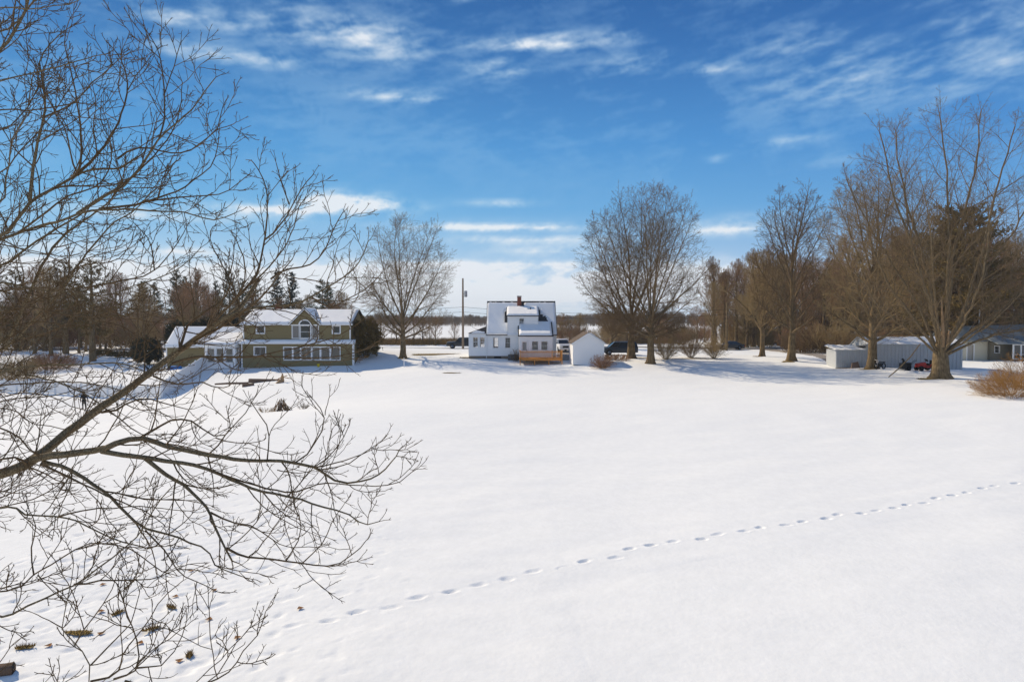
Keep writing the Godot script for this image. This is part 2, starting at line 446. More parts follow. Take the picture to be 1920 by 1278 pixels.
func make_sky() -> PanoramaSkyMaterial:
	cn1.seed = 41; cn1.frequency = 0.055; cn1.fractal_octaves = 6; cn1.fractal_gain = 0.55
	cn1.domain_warp_enabled = true; cn1.domain_warp_amplitude = 14.0; cn1.domain_warp_frequency = 0.03
	cn2.seed = 7; cn2.frequency = 0.35; cn2.fractal_octaves = 5; cn2.fractal_gain = 0.6
	var W := 4096
	var Hh := 2048
	# column 0 looks along -z; the whole sky coarsely first
	var im := Image.create(W / 8, Hh / 8, false, Image.FORMAT_RGB8)
	im.fill(C(.80, .82, .85))
	for j in Hh / 16 + 1:
		for i in W / 8:
			var az := wrapf((i + 0.5) * 8.0 / W * 360.0, -180.0, 180.0)
			var el := maxf(90.0 - (j + 0.5) * 8.0 / Hh * 180.0, 0.0)
			var m := 0.5 + 1.1 * exp(-pow(el / 10.0, 2.0))  # cloud cover out of view thickened to brighten shaded sides
			im.set_pixel(i, j, sky_color(az, el, m))
	im.resize(W, Hh, Image.INTERPOLATE_CUBIC)
	# the part in view, finely
	var mg := []
	for e in 62:
		var row := PackedFloat32Array()
		for q in 182:
			row.append(cloud_mask(-45.0 + q * 0.5, e * 0.5))
		mg.append(row)
	for j in range(700, 1036):
		var el := maxf(90.0 - (j + 0.5) / Hh * 180.0, 0.0)
		var e0 := int(el * 2.0)
		var ef := el * 2.0 - e0
		for i in range(-488, 488):
			var az := (i + 0.5) / W * 360.0
			var qx := (az + 45.0) * 2.0
			var q0 := int(qx)
			var qf := qx - q0
			var m: float = lerpf(lerpf(mg[e0][q0], mg[e0][q0 + 1], qf), lerpf(mg[e0 + 1][q0], mg[e0 + 1][q0 + 1], qf), ef)
			var col := sky_color(az, el, m)
			var edge := smoothstep(42.8, 37.5, absf(az)) * smoothstep(28.4, 26.0, el)
			if edge < 1.0:
				var m2 := 0.5 + 1.1 * exp(-pow(el / 10.0, 2.0))
				col = sky_color(az, el, lerpf(m2, m, edge))
			im.set_pixel(posmod(i, W), j, col)
	var p := PanoramaSkyMaterial.new()
	p.panorama = ImageTexture.create_from_image(im)
	return p

# ------------------------------------------------------------------ bare trees
class Grower:
	var r := RandomNumberGenerator.new()
	var crown := MB.new()
	var ec := Vector3.ZERO
	var er := Vector3.ONE
	var seg := [6, 6, 5, 3, 2]
	var sides := [9, 6, 4, 3, 3]
	var wob := [0.05, 0.10, 0.14, 0.18, 0.2]
	var up := [0.0, 0.05, 0.06, 0.07, 0.08]
	var kids := [0, 9, 8, 6, 0]
	var angle := [0.6, 0.62, 0.65, 0.7, 0.7]
	var ratio := [0.5, 0.48, 0.46, 0.5, 0.5]
	var start := [0.3, 0.22, 0.15, 0.1, 0.1]
	var rr := 0.62
	var rmin := 0.007
	var last := 4
	func rv() -> Vector3:
		return Vector3(r.randf_range(-1, 1), r.randf_range(-1, 1), r.randf_range(-1, 1))
	func outside(p: Vector3) -> bool:
		return ((p - ec) / er).length_squared() > 1.0
	func reach(p: Vector3, d: Vector3) -> float:   # how far to the rim of the crown
		var o := (p - ec) / er
		var q := d / er
		var a := q.dot(q)
		var b := o.dot(q)
		var disc := b * b - a * (o.dot(o) - 1.0)
		if disc < 0: return 2.0
		return (-b + sqrt(disc)) / a
	func grow(mb: MB, p: Vector3, d: Vector3, ln: float, r0: float, lv: int, rend := -1.0) -> void:
		var ns: int = seg[lv]
		var pts := PackedVector3Array([p])
		var rad := PackedFloat32Array([r0])
		var re := maxf(r0 * 0.22, rmin) if rend < 0 else rend
		if lv == last: re = rmin * 0.6
		for i in ns:
			d = (d + rv() * wob[lv] + Vector3.UP * up[lv]).normalized()
			p += d * (ln / ns)
			pts.append(p)
			rad.append(lerpf(r0, re, pow(float(i + 1) / ns, 0.85)))
		mb.tube(pts, rad, sides[lv], false)
		if lv >= last: return
		offspring(pts, rad, ln, lv)
	func offspring(pts: PackedVector3Array, rad: PackedFloat32Array, ln: float, lv: int, count := -1) -> void:
		var ns := pts.size() - 1
		var nk: int = kids[lv] if count < 0 else count
		var ph := r.randf() * TAU
		for k in nk + 2:
			var t: float = lerpf(start[lv], 1.0, (k + r.randf()) / nk) if k < nk else 1.0
			t = minf(t, 1.0)
			var f := t * ns
			var i := mini(int(f), ns - 1)
			var q := pts[i].lerp(pts[i + 1], f - i)
			var dir := (pts[i + 1] - pts[i]).normalized()
			var s := dir.cross(Vector3(0.3, 0.2, 0.9)).normalized()
			var az := ph + k * 2.4
			var side := s * cos(az) + dir.cross(s) * sin(az)
			var an: float = angle[lv] * r.randf_range(0.7, 1.25)
			if k >= nk: an *= 0.5
			var cd := (dir * cos(an) + side * sin(an)).normalized()
			var cl: float = ln * ratio[lv] * lerpf(1.1, 0.55, t) * r.randf_range(0.7, 1.25)
			if outside(q + cd * cl):
				cl *= 0.5
				if outside(q) and lv < 3 and r.randf() < 0.35: continue
			var rt := lerpf(rad[i], rad[i + 1], f - i)
			grow(crown, q, cd, cl, maxf(rt * rr, rmin), lv + 1)
# a bare tree: trunk and limbs each a mesh, the finer branches one crown
func bare_tree(called: String, label: String, at: Vector3, turn: float, S: Dictionary, group := "") -> Node3D:
	var t := thing(called, label, "tree", at, turn, group)
	var g := Grower.new()
	g.r.seed = S.seed
	for k in ["seg", "sides", "wob", "up", "kids", "angle", "ratio", "start", "rmin", "rr", "last"]:
		if S.has(k): g.set(k, S[k])
	g.ec = S.ec
	g.er = S.er
	var tr: float = S.r
	var th: float = S.th
	var lead: float = S.get("lead", th * 1.4)
	var tb := MB.new()
	var pts := PackedVector3Array()
	var rad := PackedFloat32Array()
	var hs := [-0.3, 0.0, 0.25, 0.6, 1.2]
	var k := 2.2
	while k < lead:
		hs.append(k); k += 1.6
	hs.append(lead)
	var lean: Vector3 = S.get("lean", Vector3.ZERO)
	for h in hs:
		var w: float = h / lead
		pts.append(Vector3(0, h, 0) + lean * w * w + g.rv() * 0.05 * minf(h, 1.0))
		var flare := 1.0 + 0.55 * exp(-maxf(h, 0.0) / 0.35)
		rad.append(tr * flare * (1.0 - 0.25 * minf(h / th, 1.0)) if h < th else maxf(lerpf(tr * 0.72, tr * S.get("tip", 0.25), (h - th) / maxf(lead - th, 0.01)), 0.02))
	tb.tube(pts, rad, 22, false)
	# gnarl the trunk
	for i in tb.v.size():
		var q := tb.v[i]
		tb.v[i] += tb.n[i] * tr * (0.14 * ripple.get_noise_3d(q.x * 2.2, q.y * 0.5, q.z * 2.2) + 0.26 * ripple.get_noise_3d(tb.n[i].x * 6.0, q.y * 0.3, tb.n[i].z * 6.0) * (1.0 + exp(-maxf(q.y, 0.0))))
	part("trunk", tb, S.bark, t)
	var nl: int = S.limbs
	for i in nl:
		var f := (i + 0.5) / nl
		var hh: float = lerpf(th * S.get("low", 0.8), lead, pow(f, 1.3))
		var an: float = lerpf(S.get("wide", 1.05), S.get("narrow", 0.12), pow(f, S.get("fan", 0.7))) * g.r.randf_range(0.85, 1.15)
		var az: float = i * 2.39996 + S.get("spin", 0.0)
		var d := Vector3(sin(an) * cos(az), cos(an), sin(an) * sin(az))
		var j := 0
		while j < pts.size() - 2 and pts[j + 1].y < hh: j += 1
		var p := pts[j].lerp(pts[j + 1], clampf((hh - pts[j].y) / (pts[j + 1].y - pts[j].y), 0, 1))
		var ln := g.reach(p, d) * g.r.randf_range(0.82, 1.0)
		if ln < 1.0: continue
		var lb := MB.new()
		var r0: float = tr * S.get("limb_r", 0.42) * lerpf(1.0, 0.75, f) * g.r.randf_range(0.8, 1.15)
		g.grow(lb, p, d, ln, r0, 1)
		part("limb", lb, S.bark, t)
	for a in S.get("extra", []):   # limbs set by hand: [points, first radius, last radius]
		var lp := PackedVector3Array(a[0])
		var lr := PackedFloat32Array()
		var total := 0.0
		for q in lp.size():
			lr.append(lerpf(a[1], a[2], float(q) / (lp.size() - 1)))
			if q > 0: total += lp[q].distance_to(lp[q - 1])
		# let the limb waver
		var cv := Curve3D.new()
		for q in lp.size():
			var tn := (lp[mini(q + 1, lp.size() - 1)] - lp[maxi(q - 1, 0)]) / 6.0
			cv.add_point(lp[q], -tn, tn)
		lp = PackedVector3Array(); lr = PackedFloat32Array()
		var walk := Vector3.ZERO
		for q in 17:
			walk = walk * 0.75 + g.rv() * 0.16 * minf(q * 0.2, 1.0)
			lp.append(cv.sample_baked(cv.get_baked_length() * q / 16.0) + walk)
			lr.append(lerpf(a[1], a[2], pow(q / 16.0, 0.8)))
		var lb := MB.new()
		lb.tube(lp, lr, 7, false)
		part("limb", lb, S.bark, t)
		g.offspring(lp, lr, total * 0.8, 1)
	if g.crown.v.size() > 0: part("crown", g.crown, S.twig, t).set_meta("kind", "stuff")
	return t

# ------------------------------------------------------------------ evergreens
func needle_clump(b: MB, g: Grower, p: Vector3, d: Vector3, size: float, count: int) -> void:
	for i in count:
		var q := (d * 0.7 + g.rv()).normalized()
		var s := q.cross(g.rv()).normalized() * size * 0.17
		var o := p + g.rv() * size * 0.35
		b.tri(o - s, o + q * size, o + s)
func conifer(called: String, label: String, at: Vector3, S: Dictionary, group := "") -> Node3D:
	var t := thing(called, label, "tree", at, 0.0, group)
	var g := Grower.new()
	g.r.seed = S.seed
	var h: float = S.h
	var tb := MB.new()
	tb.tube(PackedVector3Array([Vector3(0, -0.3, 0), Vector3(0, h * 0.3, 0), Vector3(g.rv().x * 0.2, h * 0.7, 0), Vector3(0, h * 0.99, 0)]), PackedFloat32Array([S.r, S.r * 0.8, S.r * 0.4, 0.03]), 8)
	part("trunk", tb, M.bark, t)
	var fb := MB.new()
	var wb := MB.new()
	var y: float = h * S.bare
	while y < h * 0.985:
		var f: float = (y - h * S.bare) / (h * (1.0 - S.bare))
		var reach: float = S.w * pow(1.0 - f, S.get("shape", 0.75)) * (0.55 + 0.45 * smoothstep(0.0, 0.22, f)) + 0.25
		for k in int(S.get("whorl", 5)):
			var az := g.r.randf() * TAU
			var ln: float = reach * g.r.randf_range(0.55, 1.12)
			var rise: float = lerpf(S.get("droop", 0.0), 0.55, f) + g.r.randf_range(-0.12, 0.12)
			var d := Vector3(cos(az), rise, sin(az)).normalized()
			var p := Vector3(0, y + g.r.randf_range(-0.2, 0.2), 0)
			var e := p + d * ln + Vector3.UP * ln * 0.12
			wb.tube(PackedVector3Array([p, p + d * ln * 0.6, e]), PackedFloat32Array([0.035, 0.02, 0.006]), 3, false)
			var nc := int(ceil(ln * S.dense))
			for c in nc:
				var u := lerpf(0.25, 1.0, (c + g.r.randf()) / nc)
				var q := p.lerp(e, u) + g.rv() * (0.12 + 0.28 * ln * u * 0.35) * Vector3(1, 0.35, 1)
				needle_clump(fb, g, q, d + Vector3.UP * 0.35, S.get("needle", 0.34) * g.r.randf_range(0.7, 1.2), 5)
		y += S.get("gap", 0.55) * g.r.randf_range(0.8, 1.2)
	part("branches", wb, M.bark, t)
	part("crown", fb, S.mat, t)
	return t
# a dense clipped or rounded evergreen shrub
func dense_shrub(called: String, label: String, at: Vector3, radii: Vector3, m: Material, seed_: int, count: int, size := 0.3, group := "") -> Node3D:
	var t := thing(called, label, "shrub", at, 0.0, group)
	var g := Grower.new()
	g.r.seed = seed_
	var wb := MB.new()
	var fb := MB.new()
	for i in 14:
		var d := Vector3(g.r.randf_range(-0.6, 0.6), 1, g.r.randf_range(-0.6, 0.6)).normalized()
		wb.tube(PackedVector3Array([Vector3(0, -0.1, 0), d * radii.y * 0.7, d * radii * 1.5]), PackedFloat32Array([0.06, 0.04, 0.01]), 4, false)
	part("stem", wb, M.bark, t)
	for i in count:
		var d := g.rv().normalized()
		if d.y < -0.85: continue
		var lump := 0.84 + 0.55 * ripple.get_noise_3d(d.x * 3.4 + seed_, d.y * 3.4, d.z * 3.4)
		var q := d * radii * lump * pow(g.r.randf(), 0.22) + Vector3(0, radii.y, 0)
		needle_clump(fb, g, q, d + Vector3.UP * 0.4, size * g.r.randf_range(0.7, 1.3), 5)
	part("crown", fb, m, t)
	return t
# a leafless shrub: stems fan out from the ground
func stem_shrub(called: String, label: String, at: Vector3, S: Dictionary, group := "") -> Node3D:
	var t := thing(called, label, "shrub", at, 0.0, group)
	var g := Grower.new()
	g.r.seed = S.seed
	g.rmin = S.get("rmin", 0.005)
	g.seg = [4, 5, 3, 2, 2]
	g.sides = [4, 4, 3, 3, 3]
	g.wob = [0.1, S.get("bend", 0.14), 0.2, 0.2, 0.2]
	g.up = [0.0, S.get("rise", 0.03), 0.04, 0.05, 0.0]
	g.kids = [0, S.get("kids", 7), 3, 0, 0]
	g.ratio = [0.5, 0.4, 0.45, 0.4, 0.4]
	g.last = 3
	g.ec = Vector3(0, S.h * 0.4, 0)
	g.er = Vector3(S.w, S.h * 0.65, S.w)
	for i in int(S.stems):
		var an: float = S.get("spread", 0.9) * sqrt(g.r.randf())
		var az := g.r.randf() * TAU
		var d := Vector3(sin(an) * cos(az), cos(an), sin(an) * sin(az))
		var foot: Vector3 = Vector3(cos(az), 0, sin(az)) * S.get("foot", 0.3) * g.r.randf()
		var ln := g.reach(foot + Vector3(0, 0.05, 0), d) * g.r.randf_range(0.7, 1.0)
		g.grow(g.crown, foot + Vector3(0, -0.05, 0), d, ln, S.get("r", 0.016), 1)
	part("stems", g.crown, S.mat, t)
	return t

# ------------------------------------------------------------------ building helpers
# a wall lies in its own plane: x along it, y up, z out of the house. Courses of clapboard lap over one another; openings are cut out.
func wall(b: MB, T: Transform3D, w: float, y0: float, h: float, ops: Array, course := 0.13, gable := 0.0, th := 0.14) -> void:
	var lip := 0.02 if course > 0.0 else 0.0
	var c := course if course > 0.0 else 50.0
	var ys := [y0, h + gable]
	if gable > 0.0: ys.append(h)
	var k := ceilf(y0 / c) * c
	while k < h + gable:
		ys.append(k); k += c
	for o in ops:
		ys.append(o.position.y); ys.append(o.end.y)
	if gable > 0.0 and course <= 0.0:
		for i in 12: ys.append(h + gable * i / 12.0)
	ys.sort()
	for i in ys.size() - 1:
		var a: float = ys[i]
		var e: float = ys[i + 1]
		if e - a < 0.004: continue
		var mid := (a + e) / 2
		var inset := maxf(0.0, (mid - h) / maxf(gable, 0.001) * w / 2)
		var spans := [[inset, w - inset]]
		for o in ops:
			if o.position.y < mid and o.end.y > mid:
				var out := []
				for s in spans:
					if o.position.x > s[0] and o.position.x < s[1]: out.append([s[0], minf(o.position.x, s[1])])
					if o.end.x < s[1] and o.end.x > s[0]: out.append([maxf(o.end.x, s[0]), s[1]])
					if o.end.x <= s[0] or o.position.x >= s[1]: out.append(s)
				spans = out
		var base := floorf(mid / c) * c
		var z0 := lip * (1.0 - (a - base) / c)
		var z1 := lip * (1.0 - (e - base) / c)
		for s in spans:
			if s[1] - s[0] < 0.003: continue
			b.quad(T * Vector3(s[0], a, z0), T * Vector3(s[0], e, z1), T * Vector3(s[1], e, z1), T * Vector3(s[1], a, z0))
			if lip > 0.0 and absf(a - base) < 0.003:
				b.quad(T * Vector3(s[0], a, 0), T * Vector3(s[0], a, z0), T * Vector3(s[1], a, z0), T * Vector3(s[1], a, 0))
			b.quad(T * Vector3(s[1], a, -th), T * Vector3(s[1], e, -th), T * Vector3(s[0], e, -th), T * Vector3(s[0], a, -th))
	for o in ops:
		var x0: float = o.position.x
		var x1: float = o.end.x
		var p: float = o.position.y
		var q: float = o.end.y
		b.quad(T * Vector3(x0, p, 0), T * Vector3(x1, p, 0), T * Vector3(x1, p, -th), T * Vector3(x0, p, -th))
		b.quad(T * Vector3(x0, q, -th), T * Vector3(x1, q, -th), T * Vector3(x1, q, 0), T * Vector3(x0, q, 0))
		b.quad(T * Vector3(x0, p, -th), T * Vector3(x0, q, -th), T * Vector3(x0, q, 0), T * Vector3(x0, p, 0))
		b.quad(T * Vector3(x1, p, 0), T * Vector3(x1, q, 0), T * Vector3(x1, q, -th), T * Vector3(x1, p, -th))
func facing(at: Vector3, turn := 0.0) -> Transform3D:   # turn 0 looks along +z
	return Transform3D(Basis(Vector3.UP, turn), at)
# a window in a wall opening: casing, sashes with their bars, and the panes of glass
func window(parent: Node, T: Transform3D, o: Rect2, nx: int, ny: int, m: Material, casing := 0.09, sash := 0.045, sill := true, glass: Material = null) -> MeshInstance3D:
	var b := MB.new()
	var x0 := o.position.x
	var x1 := o.end.x
	var y0 := o.position.y
	var y1 := o.end.y
	b.box(Vector3(x0 - casing, y0, -0.03), Vector3(x0, y1, 0.045), T)
	b.box(Vector3(x1, y0, -0.03), Vector3(x1 + casing, y1, 0.045), T)
	b.box(Vector3(x0 - casing, y1, -0.03), Vector3(x1 + casing, y1 + casing, 0.05), T)
	b.box(Vector3(x0 - casing, y0 - casing * 0.8, -0.03), Vector3(x1 + casing, y0, 0.08 if sill else 0.045), T)
	var w := part("window", b, m, parent)
	var s := MB.new()
	for x in [x0, x1 - sash]:
		s.box(Vector3(x, y0, -0.09), Vector3(x + sash, y1, -0.05), T)
	for y in [y0, y1 - sash]:
		s.box(Vector3(x0 + sash, y, -0.09), Vector3(x1 - sash, y + sash, -0.05), T)
	for i in range(1, nx):
		var x := lerpf(x0, x1, float(i) / nx)
		s.box(Vector3(x - 0.009, y0 + sash, -0.083), Vector3(x + 0.009, y1 - sash, -0.057), T)
	for i in range(1, ny):
		var y := lerpf(y0, y1, float(i) / ny)
		var hw := 0.022 if i * 2 == ny else 0.009
		s.box(Vector3(x0 + sash, y - hw, -0.086), Vector3(x1 - sash, y + hw, -0.054), T)
	part("sash", s, m, w)
	var g := MB.new()
	g.quad(T * Vector3(x0 + sash, y0 + sash, -0.07), T * Vector3(x0 + sash, y1 - sash, -0.07), T * Vector3(x1 - sash, y1 - sash, -0.07), T * Vector3(x1 - sash, y0 + sash, -0.07))
	part("pane", g, glass if glass else M.glass, w)
	return w
func slab(b: MB, p0: Vector3, p1: Vector3, p2: Vector3, p3: Vector3, th: float) -> void:   # a roof plane: two points along the eave, two along the top; thickness below
	var nn := (p1 - p0).cross(p3 - p0).normalized()
	if nn.y < 0: nn = -nn
	var d := nn * th
	var q := [p0 - d, p1 - d, p2 - d, p3 - d, p0, p1, p2, p3]
	if (p1 - p0).cross(p3 - p0).y < 0: q = [p1 - d, p0 - d, p3 - d, p2 - d, p1, p0, p3, p2]
	b.hexa(q)
# snow lying on a roof plane; depth(u, v) gives its thickness, below zero where the roof is bare
func roof_snow(parent: Node, p0: Vector3, p1: Vector3, p2: Vector3, p3: Vector3, depth: Callable, step := 0.14) -> MeshInstance3D:
	var b := MB.new()
	var nn := (p1 - p0).cross(p3 - p0).normalized()
	if nn.y < 0: nn = -nn
	var nu := maxi(4, int(p0.distance_to(p1) / step))
	var nv := maxi(4, int(p0.distance_to(p3) / step))
	var lu := p0.distance_to(p1)
	var lv := p0.distance_to(p3)
	for j in nv + 1:
		for i in nu + 1:
			var u := float(i) / nu
			var v := float(j) / nv
			var p := p0.lerp(p1, u).lerp(p3.lerp(p2, u), v)
			var e := minf(minf(u, 1 - u) * lu, minf(v, 1 - v) * lv)
			var t: float = depth.call(u, v) + 0.03 * ripple.get_noise_2d(p.x * 1.5 + p.y, p.z * 1.5 + p.y * 2.0)
			t = minf(t, t * smoothstep(-0.02, 0.22, e)) if t > 0 else t
			b.v.append(p + nn * maxf(t, -0.03) + Vector3.UP * 0.003 - nn * (0.03 if e < 0.001 else 0.0))
	smooth_grid(b, nu + 1, nv + 1)
	return part("roof_snow", b, M.roof_snow, parent)
func boards(parent: Node, called: String, m: Material, list: Array) -> void:   # each [lo, hi] a part of its own
	for q in list:
		var b := MB.new()
		b.box(q[0], q[1])
		part(called, b, m, parent)
func noisy(u: float, v: float, k: float, s: float) -> float:
	return ripple.get_noise_2d(u * k + s, v * k - s)

# ------------------------------------------------------------------ the white house
func white_house() -> void:
	var t := thing("white_house", "white clapboard house with steep snowy roof, brick chimney and shed dormer", "house", Vector3(1.238, 1.06, -88.0))
	var B := 0.35
	var EAVE := 3.27
	var L := -4.47
	var R := 4.47
	var wb := MB.new()
	var w1 := Rect2(0.80, 1.38, 0.66, 1.32)
	var w2 := Rect2(2.37, 1.38, 0.63, 1.32)
	var T0 := facing(Vector3(L, 0, 0))
	wall(wb, T0, R - L, B, EAVE, [w1, w2])
	var Tf := facing(Vector3(R, 0, -8), PI)
	var fronts := [Rect2(1.2, 1.2, 1.0, 1.5), Rect2(5.6, 1.2, 1.0, 1.5), Rect2(7.2, 1.2, 1.0, 1.5)]
	wall(wb, Tf, R - L, B, EAVE, fronts)
	var Tr := facing(Vector3(R, 0, 0), PI / 2)
	wall(wb, Tr, 8.0, B, EAVE, [Rect2(3.4, 1.3, 0.9, 1.4)], 0.13, 4.05)
	var Tl := facing(Vector3(L, 0, -8), -PI / 2)
	wall(wb, Tl, 8.0, B, EAVE, [], 0.13, 4.05)
	# the dormer that rises flush with the wall
	var dw := Rect2(1.52, 4.38, 0.58, 0.80)
	var Td := facing(Vector3(-1.81, 0, 0.02))
	wall(wb, Td, 3.94, EAVE, 5.45, [dw])
	for s in [-1.81, 2.13]:
		var a := Vector3(s, EAVE, 0.02)
		var c := Vector3(s, 5.45, 0.02)
		var e := Vector3(s, 6.6, -3.3)
		if s < 0: wb.tri(a, e, c)
		else: wb.tri(a, c, e)
	part("wall", wb, M.white_siding, t)
	for o in [w1, w2]: window(t, T0, o, 2, 4, M.white_paint, 0.05, 0.03)
	window(t, Td, dw, 2, 2, M.white_paint, 0.05, 0.03)
	for o in fronts: window(t, Tf, o, 2, 4, M.white_paint)
	window(t, Tr, Rect2(3.4, 1.3, 0.9, 1.4), 2, 4, M.white_paint)
	# floor and loft
	var fb := MB.new()
	fb.box(Vector3(L + 0.15, B, -7.85), Vector3(R - 0.15, B + 0.1, -0.15))
	part("floor", fb, M.room_floor, t)
	var cb := MB.new()
	cb.box(Vector3(L + 0.15, 3.0, -7.85), Vector3(R - 0.15, 3.1, -0.15))
	part("ceiling", cb, M.room_wall, t)
	var rm := MB.new()  # inner walls added to block light seen through the windows
	rm.box(Vector3(L + 0.15, B + 0.1, -4.1), Vector3(-3.75, 3.0, -4.0))
	rm.box(Vector3(-2.9, B + 0.1, -4.1), Vector3(R - 0.15, 3.0, -4.0))
	rm.box(Vector3(-1.7, 3.1, -2.2), Vector3(2.0, 5.4, -2.1))
	part("partition", rm, M.plain_room, t)
	# foundation; black slabs on it paint in the dark of the cellar openings
	var sb := MB.new()
	sb.box(Vector3(L + 0.03, -0.6, -7.97), Vector3(R - 0.03, B + 0.02, -0.03))
	part("foundation", sb, M.stone, t)
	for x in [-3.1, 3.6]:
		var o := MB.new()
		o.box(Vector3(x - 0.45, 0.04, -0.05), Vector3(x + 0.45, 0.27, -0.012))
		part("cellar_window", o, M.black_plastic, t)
	# corner boards, frieze, downspout
	var trim := MB.new()
	for x in [L - 0.02, R - 0.10]:
		trim.box(Vector3(x, B, -0.1), Vector3(x + 0.12, EAVE, 0.035))
	trim.box(Vector3(L, EAVE - 0.16, 0.0), Vector3(-1.84, EAVE + 0.02, 0.045))
	trim.box(Vector3(2.16, EAVE - 0.16, 0.0), Vector3(R, EAVE + 0.02, 0.045))
	for x in [-1.83, 2.05]:
		trim.box(Vector3(x, EAVE, -0.05), Vector3(x + 0.1, 5.42, 0.055))
	trim.box(Vector3(-1.86, 5.34, 0.0), Vector3(2.18, 5.5, 0.07))
	part("trim", trim, M.white_paint, t)
	var ds := MB.new()
	ds.bar(Vector3(L - 0.07, 0.05, 0.08), Vector3(L - 0.07, EAVE, 0.08), 0.07, 0.06)
	ds.bar(Vector3(L, EAVE + 0.02, 0.36), Vector3(-1.9, EAVE + 0.0, 0.36), 0.1, 0.09)
	part("downspout", ds, M.white_paint, t)
	# roofs
	var rise := 4.13 / 4.0
	var ea := Vector3(L - 0.12, EAVE - 0.3 * rise, 0.3)
	var eb := Vector3(R + 0.12, EAVE - 0.3 * rise, 0.3)
	var ra := Vector3(L - 0.12, EAVE + 4.13, -4)
	var rb := Vector3(R + 0.12, EAVE + 4.13, -4)
	var up := Vector3(0, 0.12, 0)
	var rf := MB.new()
	slab(rf, ea + up, Vector3(-1.83, ea.y, 0.3) + up, Vector3(-1.83, ra.y, -4) + up, ra + up, 0.12)
	slab(rf, Vector3(2.15, ea.y, 0.3) + up, eb + up, rb + up, Vector3(2.15, ra.y, -4) + up, 0.12)
	slab(rf, Vector3(-1.83, EAVE + 3.1 * rise, -3.1) + up, Vector3(2.15, EAVE + 3.1 * rise, -3.1) + up, Vector3(2.15, ra.y, -4) + up, Vector3(-1.83, ra.y, -4) + up, 0.12)
	slab(rf, Vector3(R + 0.12, ea.y, -8.3) + up, Vector3(L - 0.12, ea.y, -8.3) + up, ra + up, rb + up, 0.12)
	slab(rf, Vector3(-1.98, 5.44, 0.3) + up, Vector3(2.3, 5.44, 0.3) + up, Vector3(2.3, 6.66, -3.35) + up, Vector3(-1.98, 6.66, -3.35) + up, 0.1)
	var roof := part("roof", rf, M.shingle, t)
	# the slope towards the field: bare along the ridge, beside the chimney and in a melted patch by the dormer
	roof_snow(roof, ea + up, eb + up, rb + up, ra + up, func(u, v):
		var x := lerpf(L - 0.12, R + 0.12, u)
		var d := 0.11
		d -= 0.3 * smoothstep(0.94, 0.965, v + 0.02 * noisy(u, v, 30.0, 3.0))
		d -= 0.3 * smoothstep(0.984, 0.992, maxf(u, 1.0 - u))
		if x > -1.9 and x < 2.2 and v < 0.80: d = -0.1
		var e := Vector2((x - 2.45) / 1.05, (v - 0.37) / 0.22).length() + 0.25 * noisy(u, v, 26.0, 9.0)
		d -= 0.4 * smoothstep(1.15, 0.85, e)
		d -= 0.4 * smoothstep(0.25, 0.12, absf(x - 2.35)) * smoothstep(0.8, 0.6, v) * smoothstep(0.1, 0.25, v)
		d -= 0.4 * smoothstep(0.35, 0.2, absf(x - 0.12 + (v - 0.9) * 1.0)) * smoothstep(0.82, 0.86, v)
		d -= 0.3 * smoothstep(0.3, 0.15, absf(x + 2.0)) * smoothstep(0.3, 0.42, v) * smoothstep(0.75, 0.6, v)
		return d)
	roof_snow(roof, Vector3(-1.92, 5.47, 0.26) + up, Vector3(2.24, 5.47, 0.26) + up, Vector3(2.24, 6.64, -3.25) + up, Vector3(-1.92, 6.64, -3.25) + up, func(u, v):
		return 0.15 - 0.3 * smoothstep(0.93, 0.98, v + 0.04 * noisy(u, v, 20.0, 1.0)) * smoothstep(0.4, 0.25, u) - 0.4 * smoothstep(0.06, 0.02, Vector2(u - 0.73, (v - 0.62) * 0.7).length()))
	var vent := MB.new()
	vent.tube(PackedVector3Array([Vector3(1.2, 6.0, -1.95), Vector3(1.2, 6.62, -1.95)]), PackedFloat32Array([0.06, 0.06]), 8)
	part("vent_pipe", vent, M.black_plastic, roof)
	# chimney in courses of brick
	var ch := MB.new()
	ch.box(Vector3(-0.53, 6.2, -3.75), Vector3(0.0, 8.05, -3.2))
	ch.box(Vector3(-0.57, 8.05, -3.79), Vector3(0.04, 8.2, -3.16))
	var chim := part("chimney", ch, M.mortar, t)
	var bm := MB.new()
	bm.box(Vector3(-0.1, -0.03, -0.012), Vector3(0.1, 0.03, 0.012))
	var bmesh := bm.mesh()
	var yy := 6.5
	var odd := false
	while yy < 8.0:
		for f in 4:
			for k in 3:
				var o := part("brick", bmesh, M.brick, chim)
				var along := -0.175 + k * 0.176 + (0.02 if odd else -0.02)
				var T := facing(Vector3(-0.265, yy, -3.475), f * PI / 2) * Transform3D(Basis(), Vector3(clampf(along, -0.168, 0.168) if f % 2 == 0 else clampf(along, -0.175, 0.175), 0, 0.27 if f % 2 == 0 else 0.26))
				o.transform = T
		odd = not odd
		yy += 0.07
	# the lean-to at the end of the house, with a hipped roof
	var wg := MB.new()
	var wo := [Rect2(0.57, 1.49, 0.61, 1.29), Rect2(1.45, 1.49, 0.61, 1.29)]
	var Tw := facing(Vector3(-6.83, 0, 0.0))
	wall(wg, Tw, 2.36, B, 3.25, wo)
	var wl := [Rect2(0.7, 1.4, 0.8, 1.35), Rect2(2.0, 1.4, 0.8, 1.35), Rect2(3.3, 1.4, 0.8, 1.35)]
	var Twl := facing(Vector3(-6.83, 0, -5.0), -PI / 2)
	wall(wg, Twl, 5.0, B, 3.25, wl)
	var Twb := facing(Vector3(L, 0, -5.0), PI)
	var wk := [Rect2(0.3, 1.2, 0.75, 1.5), Rect2(1.3, 1.2, 0.75, 1.5)]
	wall(wg, Twb, 2.36, B, 3.25, wk)
	part("wing_wall", wg, M.white_siding, t)
	for o in wo: window(t, Tw, o, 2, 4, M.white_paint, 0.05, 0.03)
